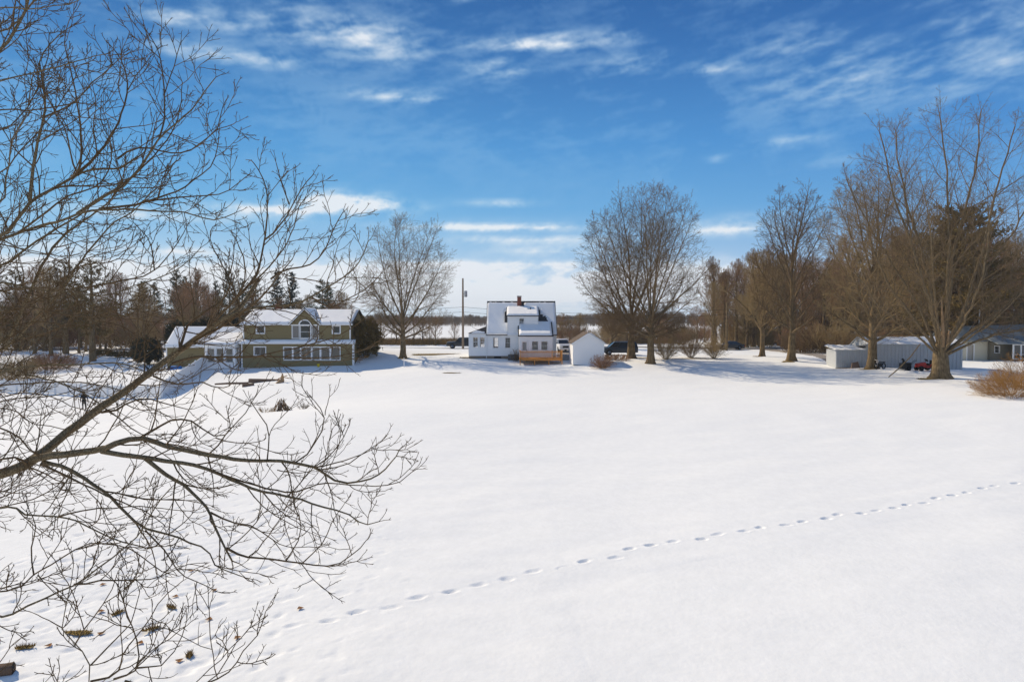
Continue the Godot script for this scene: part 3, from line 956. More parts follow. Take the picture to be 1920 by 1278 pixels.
	for o in wl: window(t, Twl, o, 2, 4, M.white_paint, 0.06)
	for o in wk: window(t, Twb, o, 2, 4, M.white_paint, 0.06)
	var wf := MB.new()
	wf.box(Vector3(-6.80, -0.6, -4.97), Vector3(L + 0.02, B + 0.02, -0.03))
	part("foundation", wf, M.stone, t)
	var wr := MB.new()
	var h0 := Vector3(-6.98, 3.27, 0.18)
	var h1 := Vector3(L - 0.03, 3.27, 0.18)
	var h2 := Vector3(L - 0.03, 3.27, -5.18)
	var h3 := Vector3(-6.98, 3.27, -5.18)
	var a1 := Vector3(L - 0.03, 4.2, -1.6)
	var a2 := Vector3(L - 0.03, 4.2, -3.4)
	wr.tri(h0, a1, h1); wr.quad(h3, a2, a1, h0); wr.tri(h2, a2, h3); wr.quad(h0, h1, h2, h3)
	var wroof := part("wing_roof", wr, M.shingle, t)
	roof_snow(wroof, h0.lerp(h1, 0.15), h0.lerp(h1, 0.9), a1 + Vector3(-0.1, 0, 0), a1 + Vector3(-1.0, -0.38, 0.5), func(u, v):
		return 0.07 + 0.09 * noisy(u, v, 9.0, 5.0) - 0.25 * smoothstep(0.45, 0.75, v + u * 0.35), 0.1)
	# the rear porch
	var pb := MB.new()
	var PL := -0.35
	var PR := 3.83
	var Tp := facing(Vector3(PL, 0, 2.4))
	var door := Rect2(0.36, 0.36, 0.66, 1.98)
	var pw := [Rect2(1.62, 1.22, 0.78, 1.09), Rect2(2.79, 1.22, 0.78, 1.09)]
	wall(pb, Tp, PR - PL, 0.3, 2.98, [door, pw[0], pw[1]])
	var Tps := facing(Vector3(PR, 0, 2.4), PI / 2)
	wall(pb, Tps, 2.4, 0.3, 2.98, [Rect2(0.5, 1.2, 0.7, 1.1)])
	var Tpl := facing(Vector3(PL, 0, 0.05), -PI / 2)
	wall(pb, Tpl, 2.35, 0.3, 2.98, [])
	for s in [PL, PR]:
		var a := Vector3(s, 2.98, 2.4)
		var c := Vector3(s, 4.1, 0.0)
		var e := Vector3(s, 2.98, 0.0)
		if s < 0: pb.tri(a, e, c)
		else: pb.tri(a, c, e)
	part("porch_wall", pb, M.white_siding, t)
	var pf := MB.new()
	pf.box(Vector3(PL + 0.05, 0.2, 0.0), Vector3(PR - 0.05, 0.34, 2.35))
	part("porch_floor", pf, M.room_floor, t)
	for o in pw: window(t, Tp, o, 1, 2, M.white_paint, 0.06, 0.035)
	window(t, Tps, Rect2(0.5, 1.2, 0.7, 1.1), 1, 2, M.white_paint)
	# door with a grid of panes
	var db := MB.new()
	var dx0 := door.position.x
	var dx1 := door.end.x
	db.box(Vector3(dx0 - 0.1, 0.32, -0.02), Vector3(dx0, 2.34, 0.05), Tp)
	db.box(Vector3(dx1, 0.32, -0.02), Vector3(dx1 + 0.1, 2.34, 0.05), Tp)
	db.box(Vector3(dx0 - 0.1, 2.34, -0.02), Vector3(dx1 + 0.1, 2.46, 0.055), Tp)
	db.box(Vector3(dx0, 0.36, -0.09), Vector3(dx1, 1.22, -0.04), Tp)
	db.box(Vector3(dx0, 2.22, -0.09), Vector3(dx1, 2.34, -0.04), Tp)
	for x in [dx0, dx1 - 0.09]:
		db.box(Vector3(x, 1.22, -0.09), Vector3(x + 0.09, 2.22, -0.04), Tp)
	for i in range(1, 3):
		var x := lerpf(dx0 + 0.09, dx1 - 0.09, i / 3.0)
		db.box(Vector3(x - 0.012, 1.22, -0.085), Vector3(x + 0.012, 2.22, -0.045), Tp)
	for i in range(1, 4):
		var y := lerpf(1.22, 2.22, i / 4.0)
		db.box(Vector3(dx0 + 0.09, y - 0.012, -0.083), Vector3(dx1 - 0.09, y + 0.012, -0.047), Tp)
	var dr := part("door", db, M.white_paint, t)
	var dg := MB.new()
	dg.quad(Tp * Vector3(dx0 + 0.09, 1.22, -0.065), Tp * Vector3(dx0 + 0.09, 2.22, -0.065), Tp * Vector3(dx1 - 0.09, 2.22, -0.065), Tp * Vector3(dx1 - 0.09, 1.22, -0.065))
	part("pane", dg, M.glass, dr)
	var kn := MB.new()
	kn.box(Vector3(dx1 - 0.08, 1.1, -0.04), Vector3(dx1 - 0.03, 1.22, 0.03), Tp)
	part("handle", kn, M.black_plastic, dr)
	var pr := MB.new()
	var q0 := Vector3(PL - 0.14, 2.92, 2.68)
	var q1 := Vector3(PR + 0.14, 2.92, 2.68)
	var q2 := Vector3(PR + 0.14, 4.62, -1.0)
	var q3 := Vector3(PL - 0.14, 4.62, -1.0)
	slab(pr, q0 + up, q1 + up, q2 + up, q3 + up, 0.12)
	var proof := part("porch_roof", pr, M.shingle, t)
	roof_snow(proof, q0 + up + Vector3(0.12, 0.02, -0.05), q1 + up + Vector3(-0.14, 0.02, -0.05), q2 + up + Vector3(-0.14, 0, 0), q3 + up + Vector3(0.12, 0, 0), func(u, v): return 0.2)
	var pt := MB.new()
	pt.box(Vector3(PL, 2.84, 2.4), Vector3(PR, 3.0, 2.46))
	pt.bar(Vector3(PR + 0.04, 0.3, 2.48), Vector3(PR + 0.04, 2.85, 2.48), 0.07, 0.06)
	part("porch_trim", pt, M.white_paint, t)
	# bulkhead over the cellar stairs
	var bk := MB.new()
	bk.hexa([Vector3(-1.75, -0.3, 1.3), Vector3(-0.5, -0.3, 1.3), Vector3(-0.5, -0.3, 0.03), Vector3(-1.75, -0.3, 0.03), Vector3(-1.75, 0.08, 1.3), Vector3(-0.5, 0.08, 1.3), Vector3(-0.5, 0.55, 0.03), Vector3(-1.75, 0.55, 0.03)])
	part("bulkhead", bk, M.navy_car, t)
	# deck
	var d := thing("deck", "orange brown wooden deck with baluster railing on the white house", "deck", Vector3(1.238, 1.06, -88.0))
	var DL := -0.27
	var DR := 4.86
	var FY := 0.31
	var k := DL
	var planks := []
	var z := 2.46
	while z < 4.98:
		planks.append([Vector3(DL, FY - 0.035, z), Vector3(DR, FY, z + 0.135)])
		z += 0.142
	boards(d, "plank", M.deck_wood, planks)
	boards(d, "beam", M.deck_wood, [[Vector3(DL, FY - 0.27, 5.0), Vector3(DR, FY - 0.04, 5.045)], [Vector3(DL - 0.04, FY - 0.27, 2.46), Vector3(DL, FY - 0.04, 5.04)], [Vector3(DR, FY - 0.27, 2.46), Vector3(DR + 0.04, FY - 0.04, 5.04)]])
	var posts := []
	for x in [DL - 0.03, 1.45, 3.2, DR - 0.06]:
		posts.append([Vector3(x, -0.7, 5.05), Vector3(x + 0.1, FY - 0.05 if x > 0 and x < 4 else 1.3, 5.15)])
	posts.append([Vector3(3.6, FY, 5.05), Vector3(3.7, 1.32, 5.15)])
	posts.append([Vector3(DR - 0.06, -0.7, 2.6), Vector3(DR + 0.04, 1.3, 2.7)])
	boards(d, "post", M.deck_wood, posts)
	boards(d, "rail", M.deck_wood, [[Vector3(DL - 0.03, 1.17, 5.02), Vector3(DR + 0.05, 1.22, 5.17)], [Vector3(DL, 1.02, 5.06), Vector3(DR, 1.11, 5.1)], [Vector3(DL, 0.40, 5.06), Vector3(DR, 0.48, 5.1)],
		[Vector3(DR - 0.06, 1.17, 2.5), Vector3(DR + 0.09, 1.22, 5.01)], [Vector3(DR, 0.40, 2.5), Vector3(DR + 0.04, 0.48, 5.01)], [Vector3(DL - 0.06, 1.17, 2.5), Vector3(DL + 0.09, 1.22, 5.01)], [Vector3(DL - 0.04, 0.40, 2.5), Vector3(DL, 0.48, 5.01)]])
	var bl := MB.new()
	bl.box(Vector3(-0.019, 0.34, -0.019), Vector3(0.019, 1.16, 0.019))
	var bme := bl.mesh()
	k = DL + 0.15
	while k < DR - 0.1:
		part("baluster", bme, M.deck_wood, d).position = Vector3(k, 0, 5.12)
		k += 0.135
	z = 2.6
	while z < 4.95:
		part("baluster", bme, M.deck_wood, d).position = Vector3(DR - 0.02, 0, z)
		part("baluster", bme, M.deck_wood, d).position = Vector3(DL + 0.02, 0, z)
		z += 0.14
	var br := MB.new()
	br.bar(Vector3(DL, 0.15, 5.2), Vector3(1.2, -0.3, 5.2), 0.05, 0.09)
	part("brace", br, M.grey_wood, d)

# ------------------------------------------------------------------ small white garage
func garage() -> void:
	var t := thing("garage", "small white clapboard garage with brown shingle gable roof", "garage", Vector3(7.188, 0.80, -80.0))
	var b := MB.new()
	wall(b, facing(Vector3(0, 0, 0)), 3.6, 0.0, 2.55, [], 0.2, 1.15)
	wall(b, facing(Vector3(3.6, 0, -5.6), PI), 3.6, 0.0, 2.55, [], 0.2, 1.15)
	wall(b, facing(Vector3(0, 0, -5.6), -PI / 2), 5.6, 0.0, 2.55, [], 0.2)
	wall(b, facing(Vector3(3.6, 0, 0), PI / 2), 5.6, 0.0, 2.55, [], 0.2)
	part("wall", b, M.white_siding, t)
	var r := MB.new()
	var k := 1.15 / 1.8
	slab(r, Vector3(-0.22, 2.55 - 0.22 * k + 0.12, -5.75), Vector3(-0.22, 2.55 - 0.22 * k + 0.12, 0.12), Vector3(1.8, 3.82, 0.12), Vector3(1.8, 3.82, -5.75), 0.09)
	slab(r, Vector3(3.82, 2.55 - 0.22 * k + 0.12, 0.12), Vector3(3.82, 2.55 - 0.22 * k + 0.12, -5.75), Vector3(1.8, 3.82, -5.75), Vector3(1.8, 3.82, 0.12), 0.09)
	var roof := part("roof", r, M.brown_shingle, t)
	roof_snow(roof, Vector3(3.75, 2.56, 0.05), Vector3(3.75, 2.56, -5.7), Vector3(1.9, 3.78, -5.7), Vector3(1.9, 3.78, 0.05), func(u, v): return 0.08)
	var tr := MB.new()
	for x in [-0.03, 3.53]:
		tr.box(Vector3(x, 0, -0.06), Vector3(x + 0.1, 2.55, 0.04))
	tr.bar(Vector3(-0.2, 2.43, 0.14), Vector3(1.8, 3.7, 0.14), 0.05, 0.14)
	tr.bar(Vector3(3.8, 2.43, 0.14), Vector3(1.8, 3.7, 0.14), 0.05, 0.14)
	part("trim", tr, M.white_paint, t)

# ------------------------------------------------------------------ the olive house
func olive_house() -> void:
	var t := thing("olive_house", "olive green two storey house with white trim and snowy roofs", "house", Vector3(-34.131, 0.02, -86.0))
	var lw := MB.new()
	var lower := [Rect2(1.62, 1.62, 1.4, 1.0)]
	var n := [5.25, 6.45, 7.45, 8.85, 9.95, 11.2, 12.5]
	for i in 6:
		lower.append(Rect2(n[i] + 0.09, 1.0, n[i + 1] - n[i] - 0.18, 1.6))
	var T0 := facing(Vector3(0, 0, 0))
	wall(lw, T0, 14.1, -0.8, 3.06, lower, 0.14)
	wall(lw, facing(Vector3(14.1, 0, 0), PI / 2), 8.6, -0.8, 3.06, [], 0.14)
	wall(lw, facing(Vector3(14.1, 0, -8.6), PI), 14.1, -0.8, 3.06, [Rect2(2, 1.0, 1.6, 1.4), Rect2(6, 1.0, 1.6, 1.4), Rect2(10, 1.0, 1.6, 1.4)], 0.14)
	wall(lw, facing(Vector3(0, 0, -8.6), -PI / 2), 8.6, -0.8, 3.06, [], 0.14)
	# upper storey
	var T1 := facing(Vector3(0.07, 0, -0.45))
	var uo := [Rect2(1.72, 4.36, 0.95, 0.9), Rect2(11.34, 4.36, 0.9, 0.9), Rect2(7.2, 3.72, 1.33, 1.62), Rect2(6.22, 3.72, 0.82, 1.62), Rect2(8.7, 3.72, 0.82, 1.62)]
	wall(lw, T1, 13.57, 3.0, 5.46, uo, 0.14)
	wall(lw, facing(Vector3(13.64, 0, -0.45), PI / 2), 7.9, 3.0, 5.46, [], 0.14, 1.8)
	wall(lw, facing(Vector3(0.07, 0, -8.35), -PI / 2), 7.9, 3.0, 5.46, [], 0.14, 1.8)
	wall(lw, facing(Vector3(13.64, 0, -8.35), PI), 13.57, 3.0, 5.46, [], 0.14)
	# the cross gable over the arched window
	var Tg := facing(Vector3(6.05, 0, -0.40))
	wall(lw, Tg, 3.8, 5.40, 5.46, [], 0.14, 1.95)
	part("wall", lw, M.olive_siding, t)
	window(t, T0, lower[0], 2, 1, M.white_paint, 0.1)
	for i in range(1, 7): window(t, T0, lower[i], 1 if i != 3 else 2, 1, M.white_paint, 0.09)
	window(t, T1, uo[0], 1, 1, M.white_paint, 0.12)
	window(t, T1, uo[1], 1, 1, M.white_paint, 0.12)
	window(t, T1, uo[2], 1, 2, M.white_paint, 0.14, 0.07)
	for i in [3, 4]:
		window(t, T1, uo[i], 1, 1, M.white_paint, 0.08, 0.05, true, M.grey_louver)
	# arched light above the middle window
	var ar := MB.new()
	var ag := MB.new()
	for i in 10:
		var a0 := PI * i / 10.0
		var a1 := PI * (i + 1) / 10.0
		var c := Vector3(7.94, 5.47, -0.36)
		var e0 := Vector3(cos(a0), sin(a0) * 0.75, 0)
		var e1 := Vector3(cos(a1), sin(a1) * 0.75, 0)
		ar.hexa([c + e0 * 0.66 + Vector3(0, 0, 0.09), c + e0 * 0.82 + Vector3(0, 0, 0.09), c + e0 * 0.82, c + e0 * 0.66, c + e1 * 0.66 + Vector3(0, 0, 0.09), c + e1 * 0.82 + Vector3(0, 0, 0.09), c + e1 * 0.82, c + e1 * 0.66])
		ag.tri(c + Vector3(0, 0, 0.03), c + e1 * 0.68 + Vector3(0, 0, 0.03), c + e0 * 0.68 + Vector3(0, 0, 0.03))
	var arch := part("arched_window", ar, M.white_paint, t)
	part("pane", ag, M.car_glass, arch)
	# inside
	var fb := MB.new()
	fb.box(Vector3(0.2, -0.1, -8.4), Vector3(13.9, 0.1, -0.2))
	fb.box(Vector3(0.2, 2.85, -8.4), Vector3(13.9, 2.98, -0.2))
	fb.box(Vector3(0.2, 0.1, -4.4), Vector3(13.9, 2.85, -4.25))
	fb.box(Vector3(0.3, 3.0, -4.4), Vector3(13.4, 5.4, -4.25))
	part("room", fb, M.plain_room, t)
	# white trim
	var tr := MB.new()
	for x in [-0.04, 13.98]:
		tr.box(Vector3(x, -0.6, -0.1), Vector3(x + 0.16, 3.06, 0.05))
	for x in [0.04, 13.54]:
		tr.box(Vector3(x, 3.6, -0.55), Vector3(x + 0.14, 5.46, -0.39))
	tr.box(Vector3(-0.3, 5.38, -0.25), Vector3(6.0, 5.56, -0.08))
	tr.box(Vector3(9.9, 5.38, -0.25), Vector3(14.0, 5.56, -0.08))
	tr.bar(Vector3(5.85, 5.40, -0.12), Vector3(7.95, 7.50, -0.12), 0.06, 0.2)
	tr.bar(Vector3(10.05, 5.40, -0.12), Vector3(7.95, 7.50, -0.12), 0.06, 0.2)
	tr.box(Vector3(6.1, 5.34, -0.39), Vector3(9.8, 5.46, -0.33))
	part("trim", tr, M.white_paint, t)
	var ds := MB.new()
	ds.bar(Vector3(14.22, -0.4, 0.1), Vector3(14.22, 3.2, 0.1), 0.08, 0.07)
	part("downspout", ds, M.white_paint, t)
	# pent roof between the storeys, with its fascia
	var pe := MB.new()
	pe.hexa([Vector3(-0.2, 3.02, 0.35), Vector3(14.3, 3.02, 0.35), Vector3(14.3, 3.02, -0.43), Vector3(-0.2, 3.02, -0.43), Vector3(-0.2, 3.16, 0.35), Vector3(14.3, 3.16, 0.35), Vector3(14.3, 3.56, -0.43), Vector3(-0.2, 3.56, -0.43)])
	var pent := part("pent_roof", pe, M.white_paint, t)
	roof_snow(pent, Vector3(-0.15, 3.17, 0.33), Vector3(14.25, 3.17, 0.33), Vector3(14.25, 3.57, -0.40), Vector3(-0.15, 3.57, -0.40), func(u, v): return 0.10, 0.12)
	# main roof and the cross gable
	var rf := MB.new()
	var up := Vector3(0, 0.1, 0)
	var e0 := Vector3(-0.3, 5.46, -0.1)
	var e1 := Vector3(14.0, 5.46, -0.1)
	var g0 := Vector3(-0.3, 7.28, -4.4)
	var g1 := Vector3(14.0, 7.28, -4.4)
	var m0 := Vector3(5.9, 5.46, -0.1)
	var m1 := Vector3(10.0, 5.46, -0.1)
	var n0 := Vector3(5.9, 7.28, -4.4)
	var n1 := Vector3(10.0, 7.28, -4.4)
	slab(rf, e0 + up, m0 + up, n0 + up, g0 + up, 0.1)
	slab(rf, m1 + up, e1 + up, g1 + up, n1 + up, 0.1)
	slab(rf, Vector3(14.0, 5.46, -8.7) + up, Vector3(-0.3, 5.46, -8.7) + up, g0 + up, g1 + up, 0.1)
	slab(rf, Vector3(5.85, 5.45, -4.6) + up, Vector3(5.85, 5.45, -0.08) + up, Vector3(7.95, 7.5, -0.08) + up, Vector3(7.95, 7.5, -4.6) + up, 0.08)
	slab(rf, Vector3(10.05, 5.45, -0.08) + up, Vector3(10.05, 5.45, -4.6) + up, Vector3(7.95, 7.5, -4.6) + up, Vector3(7.95, 7.5, -0.08) + up, 0.08)
	var roof := part("roof", rf, M.shingle, t)
	roof_snow(roof, e0 + up + Vector3(0.1, 0, 0), m0 + up, n0 + up + Vector3(1.9, 0, 0), g0 + up + Vector3(0.1, 0, 0), func(u, v): return 0.16 - 0.3 * smoothstep(0.97, 0.99, v))
	roof_snow(roof, m1 + up, e1 + up - Vector3(0.1, 0, 0), g1 + up - Vector3(0.1, 0, 0), n1 + up - Vector3(1.9, 0, 0), func(u, v): return 0.16 - 0.3 * smoothstep(0.97, 0.99, v))
	roof_snow(roof, Vector3(5.9, 5.52, -4.4) + up, Vector3(5.9, 5.52, -0.16) + up, Vector3(7.93, 7.5, -0.16) + up, Vector3(7.93, 7.5, -4.4) + up, func(u, v): return 0.10)
	roof_snow(roof, Vector3(10.0, 5.52, -0.16) + up, Vector3(10.0, 5.52, -4.4) + up, Vector3(7.97, 7.5, -4.4) + up, Vector3(7.97, 7.5, -0.16) + up, func(u, v): return 0.10)
	var ch := MB.new()
	ch.box(Vector3(2.6, 6.6, -5.6), Vector3(3.2, 8.0, -5.0))
	ch.box(Vector3(2.55, 8.0, -5.65), Vector3(3.25, 8.12, -4.95))
	part("chimney", ch, M.brick, t)
	# single storey wing
	var ww := MB.new()
	wall(ww, facing(Vector3(-10.8, 0, -2.6)), 10.8, -0.8, 2.6, [Rect2(7.0, 1.0, 0.9, 1.2)], 0.14)
	wall(ww, facing(Vector3(-10.8, 0, -8.6), -PI / 2), 6.0, -0.8, 2.6, [], 0.14, 2.45)
	wall(ww, facing(Vector3(0, 0, -8.6), PI), 10.8, -0.8, 2.6, [], 0.14)
	part("wing_wall", ww, M.olive_siding, t)
	var wt := MB.new()
	wt.box(Vector3(-10.85, -0.6, -2.7), Vector3(-10.7, 2.6, -2.55))
	wt.box(Vector3(-11.0, 2.45, -2.3), Vector3(-0.02, 2.62, -2.22))
	part("wing_trim", wt, M.white_paint, t)
	var wr := MB.new()
	var a0 := Vector3(-11.1, 2.45, -2.35)
	var a1 := Vector3(-0.05, 2.45, -2.35)
	var a2 := Vector3(-0.05, 5.05, -5.6)
	var a3 := Vector3(-11.1, 5.05, -5.6)
	slab(wr, a0 + up, a1 + up, a2 + up, a3 + up, 0.1)
	slab(wr, Vector3(-0.05, 2.45, -8.9) + up, Vector3(-11.1, 2.45, -8.9) + up, a3 + up, a2 + up, 0.1)
	var wroof := part("wing_roof", wr, M.shingle, t)
	roof_snow(wroof, a0 + up + Vector3(0.06, 0, 0), a1 + up, a2 + up, a3 + up + Vector3(0.06, 0, 0), func(u, v): return 0.16)
	# white sun room in front of the wing
	var sr := MB.new()
	var so := [Rect2(0.35, 0.75, 0.9, 1.75), Rect2(1.5, 0.75, 0.9, 1.75), Rect2(2.65, 0.75, 0.9, 1.75)]
	var Ts := facing(Vector3(-4.25, 0, 1.0))
	wall(sr, Ts, 3.85, -0.6, 2.9, so, 0.0)
	var Tr := facing(Vector3(-0.4, 0, 1.0), PI / 2)
	var ro := [Rect2(0.3, 0.75, 0.8, 1.75), Rect2(1.35, 0.75, 0.8, 1.75), Rect2(2.4, 0.75, 0.8, 1.75)]
	wall(sr, Tr, 3.6, -0.6, 2.9, ro, 0.0)
	wall(sr, facing(Vector3(-4.25, 0, -2.6), -PI / 2), 3.6, -0.6, 2.9, [], 0.0)
	var sun := part("sun_room_wall", sr, M.white_paint, t)
	for o in so: window(t, Ts, o, 1, 2, M.white_paint, 0.06, 0.05)
	for o in ro: window(t, Tr, o, 1, 2, M.white_paint, 0.06, 0.05)
	var sf := MB.new()
	sf.box(Vector3(-4.1, -0.1, -2.5), Vector3(-0.55, 0.1, 0.85))
	sf.box(Vector3(-4.1, 0.1, -2.5), Vector3(-0.55, 2.8, -2.4))
	part("sun_room_floor", sf, M.plain_room, t)
	var sl := MB.new()
	var b0 := Vector3(-4.45, 2.9, 1.25)
	var b1 := Vector3(-0.2, 2.9, 1.25)
	var b2 := Vector3(-0.2, 4.2, -4.2)
	var b3 := Vector3(-4.45, 4.2, -4.2)
	slab(sl, b0 + up, b1 + up, b2 + up, b3 + up, 0.1)
	var sroof := part("sun_room_roof", sl, M.white_paint, t)
	roof_snow(sroof, b0 + up + Vector3(0.05, 0, -0.05), b1 + up + Vector3(-0.05, 0, -0.05), b2 + up, b3 + up, func(u, v): return 0.18)

# ------------------------------------------------------------------ long metal shed
func metal_shed() -> void:
	var t := thing("metal_shed", "long low shed of ribbed white metal sheet with snow on its roof", "shed", Vector3(40.004, 0.58, -77.0), -0.12)
	var b := MB.new()
	var wn := Rect2(7.2, 1.0, 0.65, 1.15)
	wall(b, facing(Vector3(0, 0, 0)), 10.2, -0.3, 2.75, [wn], 0.0)
	wall(b, facing(Vector3(10.2, 0, 0), PI / 2), 5.0, -0.3, 2.75, [], 0.0)
	wall(b, facing(Vector3(0, 0, -5), -PI / 2), 5.0, -0.3, 2.3, [], 0.0)
	wall(b, facing(Vector3(10.2, 0, -5), PI), 10.2, -0.3, 2.3, [], 0.0)
	# lean-to end
	wall(b, facing(Vector3(-3.3, 0, 0.25)), 3.3, -0.3, 2.1, [], 0.0)
	wall(b, facing(Vector3(-3.3, 0, -3.0), -PI / 2), 3.25, -0.3, 2.1, [], 0.0)
	wall(b, facing(Vector3(0.0, 0, 0.25), PI / 2), 0.25, -0.3, 2.1, [], 0.0)
	part("wall", b, M.metal_sheet, t)
	window(t, facing(Vector3(0, 0, 0)), wn, 1, 2, M.white_paint, 0.05)
	var fl := MB.new()
	fl.box(Vector3(0.2, 0, -4.8), Vector3(10.0, 0.05, -0.2))
	part("floor", fl, M.plain_room, t)
	var rb := MB.new()
	rb.box(Vector3(-0.05, -0.25, -0.012), Vector3(0.05, 2.72, 0.06))
	var rm := rb.mesh()
	for i in 27:
		var x := 0.13 + i * 0.38
		if x > 7.1 and x < 7.95: continue
		part("rib", rm, M.metal_sheet, t).position = Vector3(x, 0, 0)
	for i in 13:
		var o := part("rib", rm, M.metal_sheet, t)
		o.position = Vector3(-3.2 + i * 0.255, 0, 0.25)
		o.scale.y = 0.755
	var rf := MB.new()
	var r0 := Vector3(-0.1, 2.78, 0.2)
	var r1 := Vector3(10.35, 2.78, 0.2)
	var r2 := Vector3(10.35, 3.55, -2.5)
	var r3 := Vector3(-0.1, 3.55, -2.5)
	slab(rf, r0, r1, r2, r3, 0.06)
	slab(rf, Vector3(10.35, 2.4, -5.2), Vector3(-0.1, 2.4, -5.2), r3, r2, 0.06)
	var q0 := Vector3(-3.5, 2.14, 0.45)
	var q1 := Vector3(-0.1, 2.14, 0.45)
	var q2 := Vector3(-0.1, 2.5, -3.2)
	var q3 := Vector3(-3.5, 2.5, -3.2)
	slab(rf, q0, q1, q2, q3, 0.06)
	for s in [0.01, 10.19]:
		if s < 1: rf.tri(Vector3(s, 2.7, 0), Vector3(s, 2.3, -5), Vector3(s, 3.5, -2.5))
		else: rf.tri(Vector3(s, 2.7, 0), Vector3(s, 3.5, -2.5), Vector3(s, 2.3, -5))
	var roof := part("roof", rf, M.metal_sheet, t)
	roof_snow(roof, r0 + Vector3(0.05, 0, 0), r1, r2, r3 + Vector3(0.05, 0, 0), func(u, v): return 0.05 + 0.10 * noisy(u * 3.0, v, 5.0, 2.0) + 0.06 * v)
	roof_snow(roof, q0, q1, q2, q3, func(u, v): return 0.03 + 0.13 * noisy(u, v, 6.0, 7.0) + 0.05 * v)

# ------------------------------------------------------------------ the grey roofed house
func cream_house() -> void:
	var t := thing("cream_house", "low cream and grey house with grey shingle roof and white porch posts", "house", Vector3(58.938, 0.35, -92.0), -0.05)
	var b := MB.new()
	var c := MB.new()
	var dr := Rect2(2.05, 0.25, 0.8, 2.1)
	wall(b, facing(Vector3(0.4, 0, 0)), 4.7, -0.5, 2.9, [dr], 0.16)
	wall(b, facing(Vector3(0.4, 0, -5), -PI / 2), 5.0, -0.5, 2.9, [], 0.16, 1.6)
	part("wall", b, M.cream_siding, t)
	var sw := Rect2(0.55, 1.3, 0.6, 0.9)
	wall(c, facing(Vector3(5.1, 0, 0.6)), 9.0, -0.8, 2.7, [sw], 0.16)
	wall(c, facing(Vector3(5.1, 0, 0.0), -PI / 2), 0.6, -0.8, 2.7, [], 0.16)
	part("wing_wall", c, M.grey_siding, t)
	window(t, facing(Vector3(5.1, 0, 0.6)), sw, 1, 2, M.white_paint, 0.07)
	var dk := MB.new()
	dk.box(Vector3(2.4, 0.25, -0.3), Vector3(3.3, 2.4, -0.16))
	dk.box(Vector3(5.3, 0.2, -2.0), Vector3(14, 2.6, -1.9))
	part("room", dk, M.plain_room, t)
	var df := MB.new()
	df.box(Vector3(2.33, 0.2, -0.02), Vector3(2.45, 2.45, 0.06))
	df.box(Vector3(3.25, 0.2, -0.02), Vector3(3.37, 2.45, 0.06))
	df.box(Vector3(2.33, 2.35, -0.02), Vector3(3.37, 2.5, 0.065))
	part("door_frame", df, M.white_paint, t)
	var rf := MB.new()
	slab(rf, Vector3(0.1, 2.85, 0.4), Vector3(16, 2.85, 0.4), Vector3(16, 5.2, -2.5), Vector3(0.1, 4.75, -2.5), 0.1)
	slab(rf, Vector3(16, 2.85, -5.4), Vector3(0.1, 2.85, -5.4), Vector3(0.1, 4.75, -2.5), Vector3(16, 5.2, -2.5), 0.1)
	slab(rf, Vector3(4.6, 2.62, 2.9), Vector3(16, 2.62, 2.9), Vector3(16, 3.6, -0.8), Vector3(4.6, 3.6, -0.8), 0.1)
	var roof := part("roof", rf, M.grey_shingle, t)
	var vp := MB.new()
	vp.tube(PackedVector3Array([Vector3(5.4, 4.4, -2.4), Vector3(5.4, 7.2, -2.4)]), PackedFloat32Array([0.09, 0.09]), 8)
	part("flue", vp, M.rim, roof)
	# porch
	var po := MB.new()
	po.box(Vector3(6.6, 0.4, 0.65), Vector3(14, 0.55, 2.6))
	part("porch_floor", po, M.grey_wood, t)
	for i in 6:
		var p := MB.new()
		p.box(Vector3(6.7 + i * 0.95, 0.55, 2.45), Vector3(6.86 + i * 0.95, 2.6, 2.6))
		part("post", p, M.white_paint, t)
	for i in 5:
		var p := MB.new()
		p.box(Vector3(6.86 + i * 0.95, 1.15, 2.5), Vector3(7.65 + i * 0.95, 1.22, 2.56))
		p.box(Vector3(6.86 + i * 0.95, 2.4, 2.49), Vector3(7.65 + i * 0.95, 2.55, 2.57))
		p.box(Vector3(6.86 + i * 0.95, 0.57, 2.5), Vector3(7.65 + i * 0.95, 0.66, 2.56))
		part("rail", p, M.white_paint, t)
		var g := MB.new()
		g.box(Vector3(6.88 + i * 0.95, 1.22, 2.52), Vector3(7.63 + i * 0.95, 2.4, 2.53))
		part("pane", g, M.car_glass, t)
	# wooden stairs up to the porch
	var s := thing("porch_stairs", "wooden stairs with handrails leading up to the cream house porch", "stairs", t.position + Vector3(7.3, 0, 2.7), -0.05)
	for i in 4:
		var p := MB.new()
		p.box(Vector3(-0.1, 0.38 - i * 0.17, 0.05 + i * 0.28), Vector3(1.3, 0.43 - i * 0.17, 0.35 + i * 0.28))
		part("tread", p, M.deck_wood, s)
	for x in [-0.15, 1.3]:
		var p := MB.new()
		p.bar(Vector3(x, 0.45, 0.0), Vector3(x, -0.35, 1.3), 0.05, 0.25)
		part("stringer", p, M.deck_wood, s)
		var h := MB.new()
		h.bar(Vector3(x, 1.45, 0.0), Vector3(x, 0.75, 1.25), 0.05, 0.11)
		h.bar(Vector3(x, 1.0, 0.0), Vector3(x, 0.3, 1.25), 0.05, 0.09)
		part("handrail", h, M.deck_wood, s)
		for z in [0.02, 1.22]:
			var q := MB.new()
			q.bar(Vector3(x, 0.2 - z * 0.6, z), Vector3(x, 1.5 - z * 0.55, z), 0.09, 0.09)
			part("post", q, M.deck_wood, s)

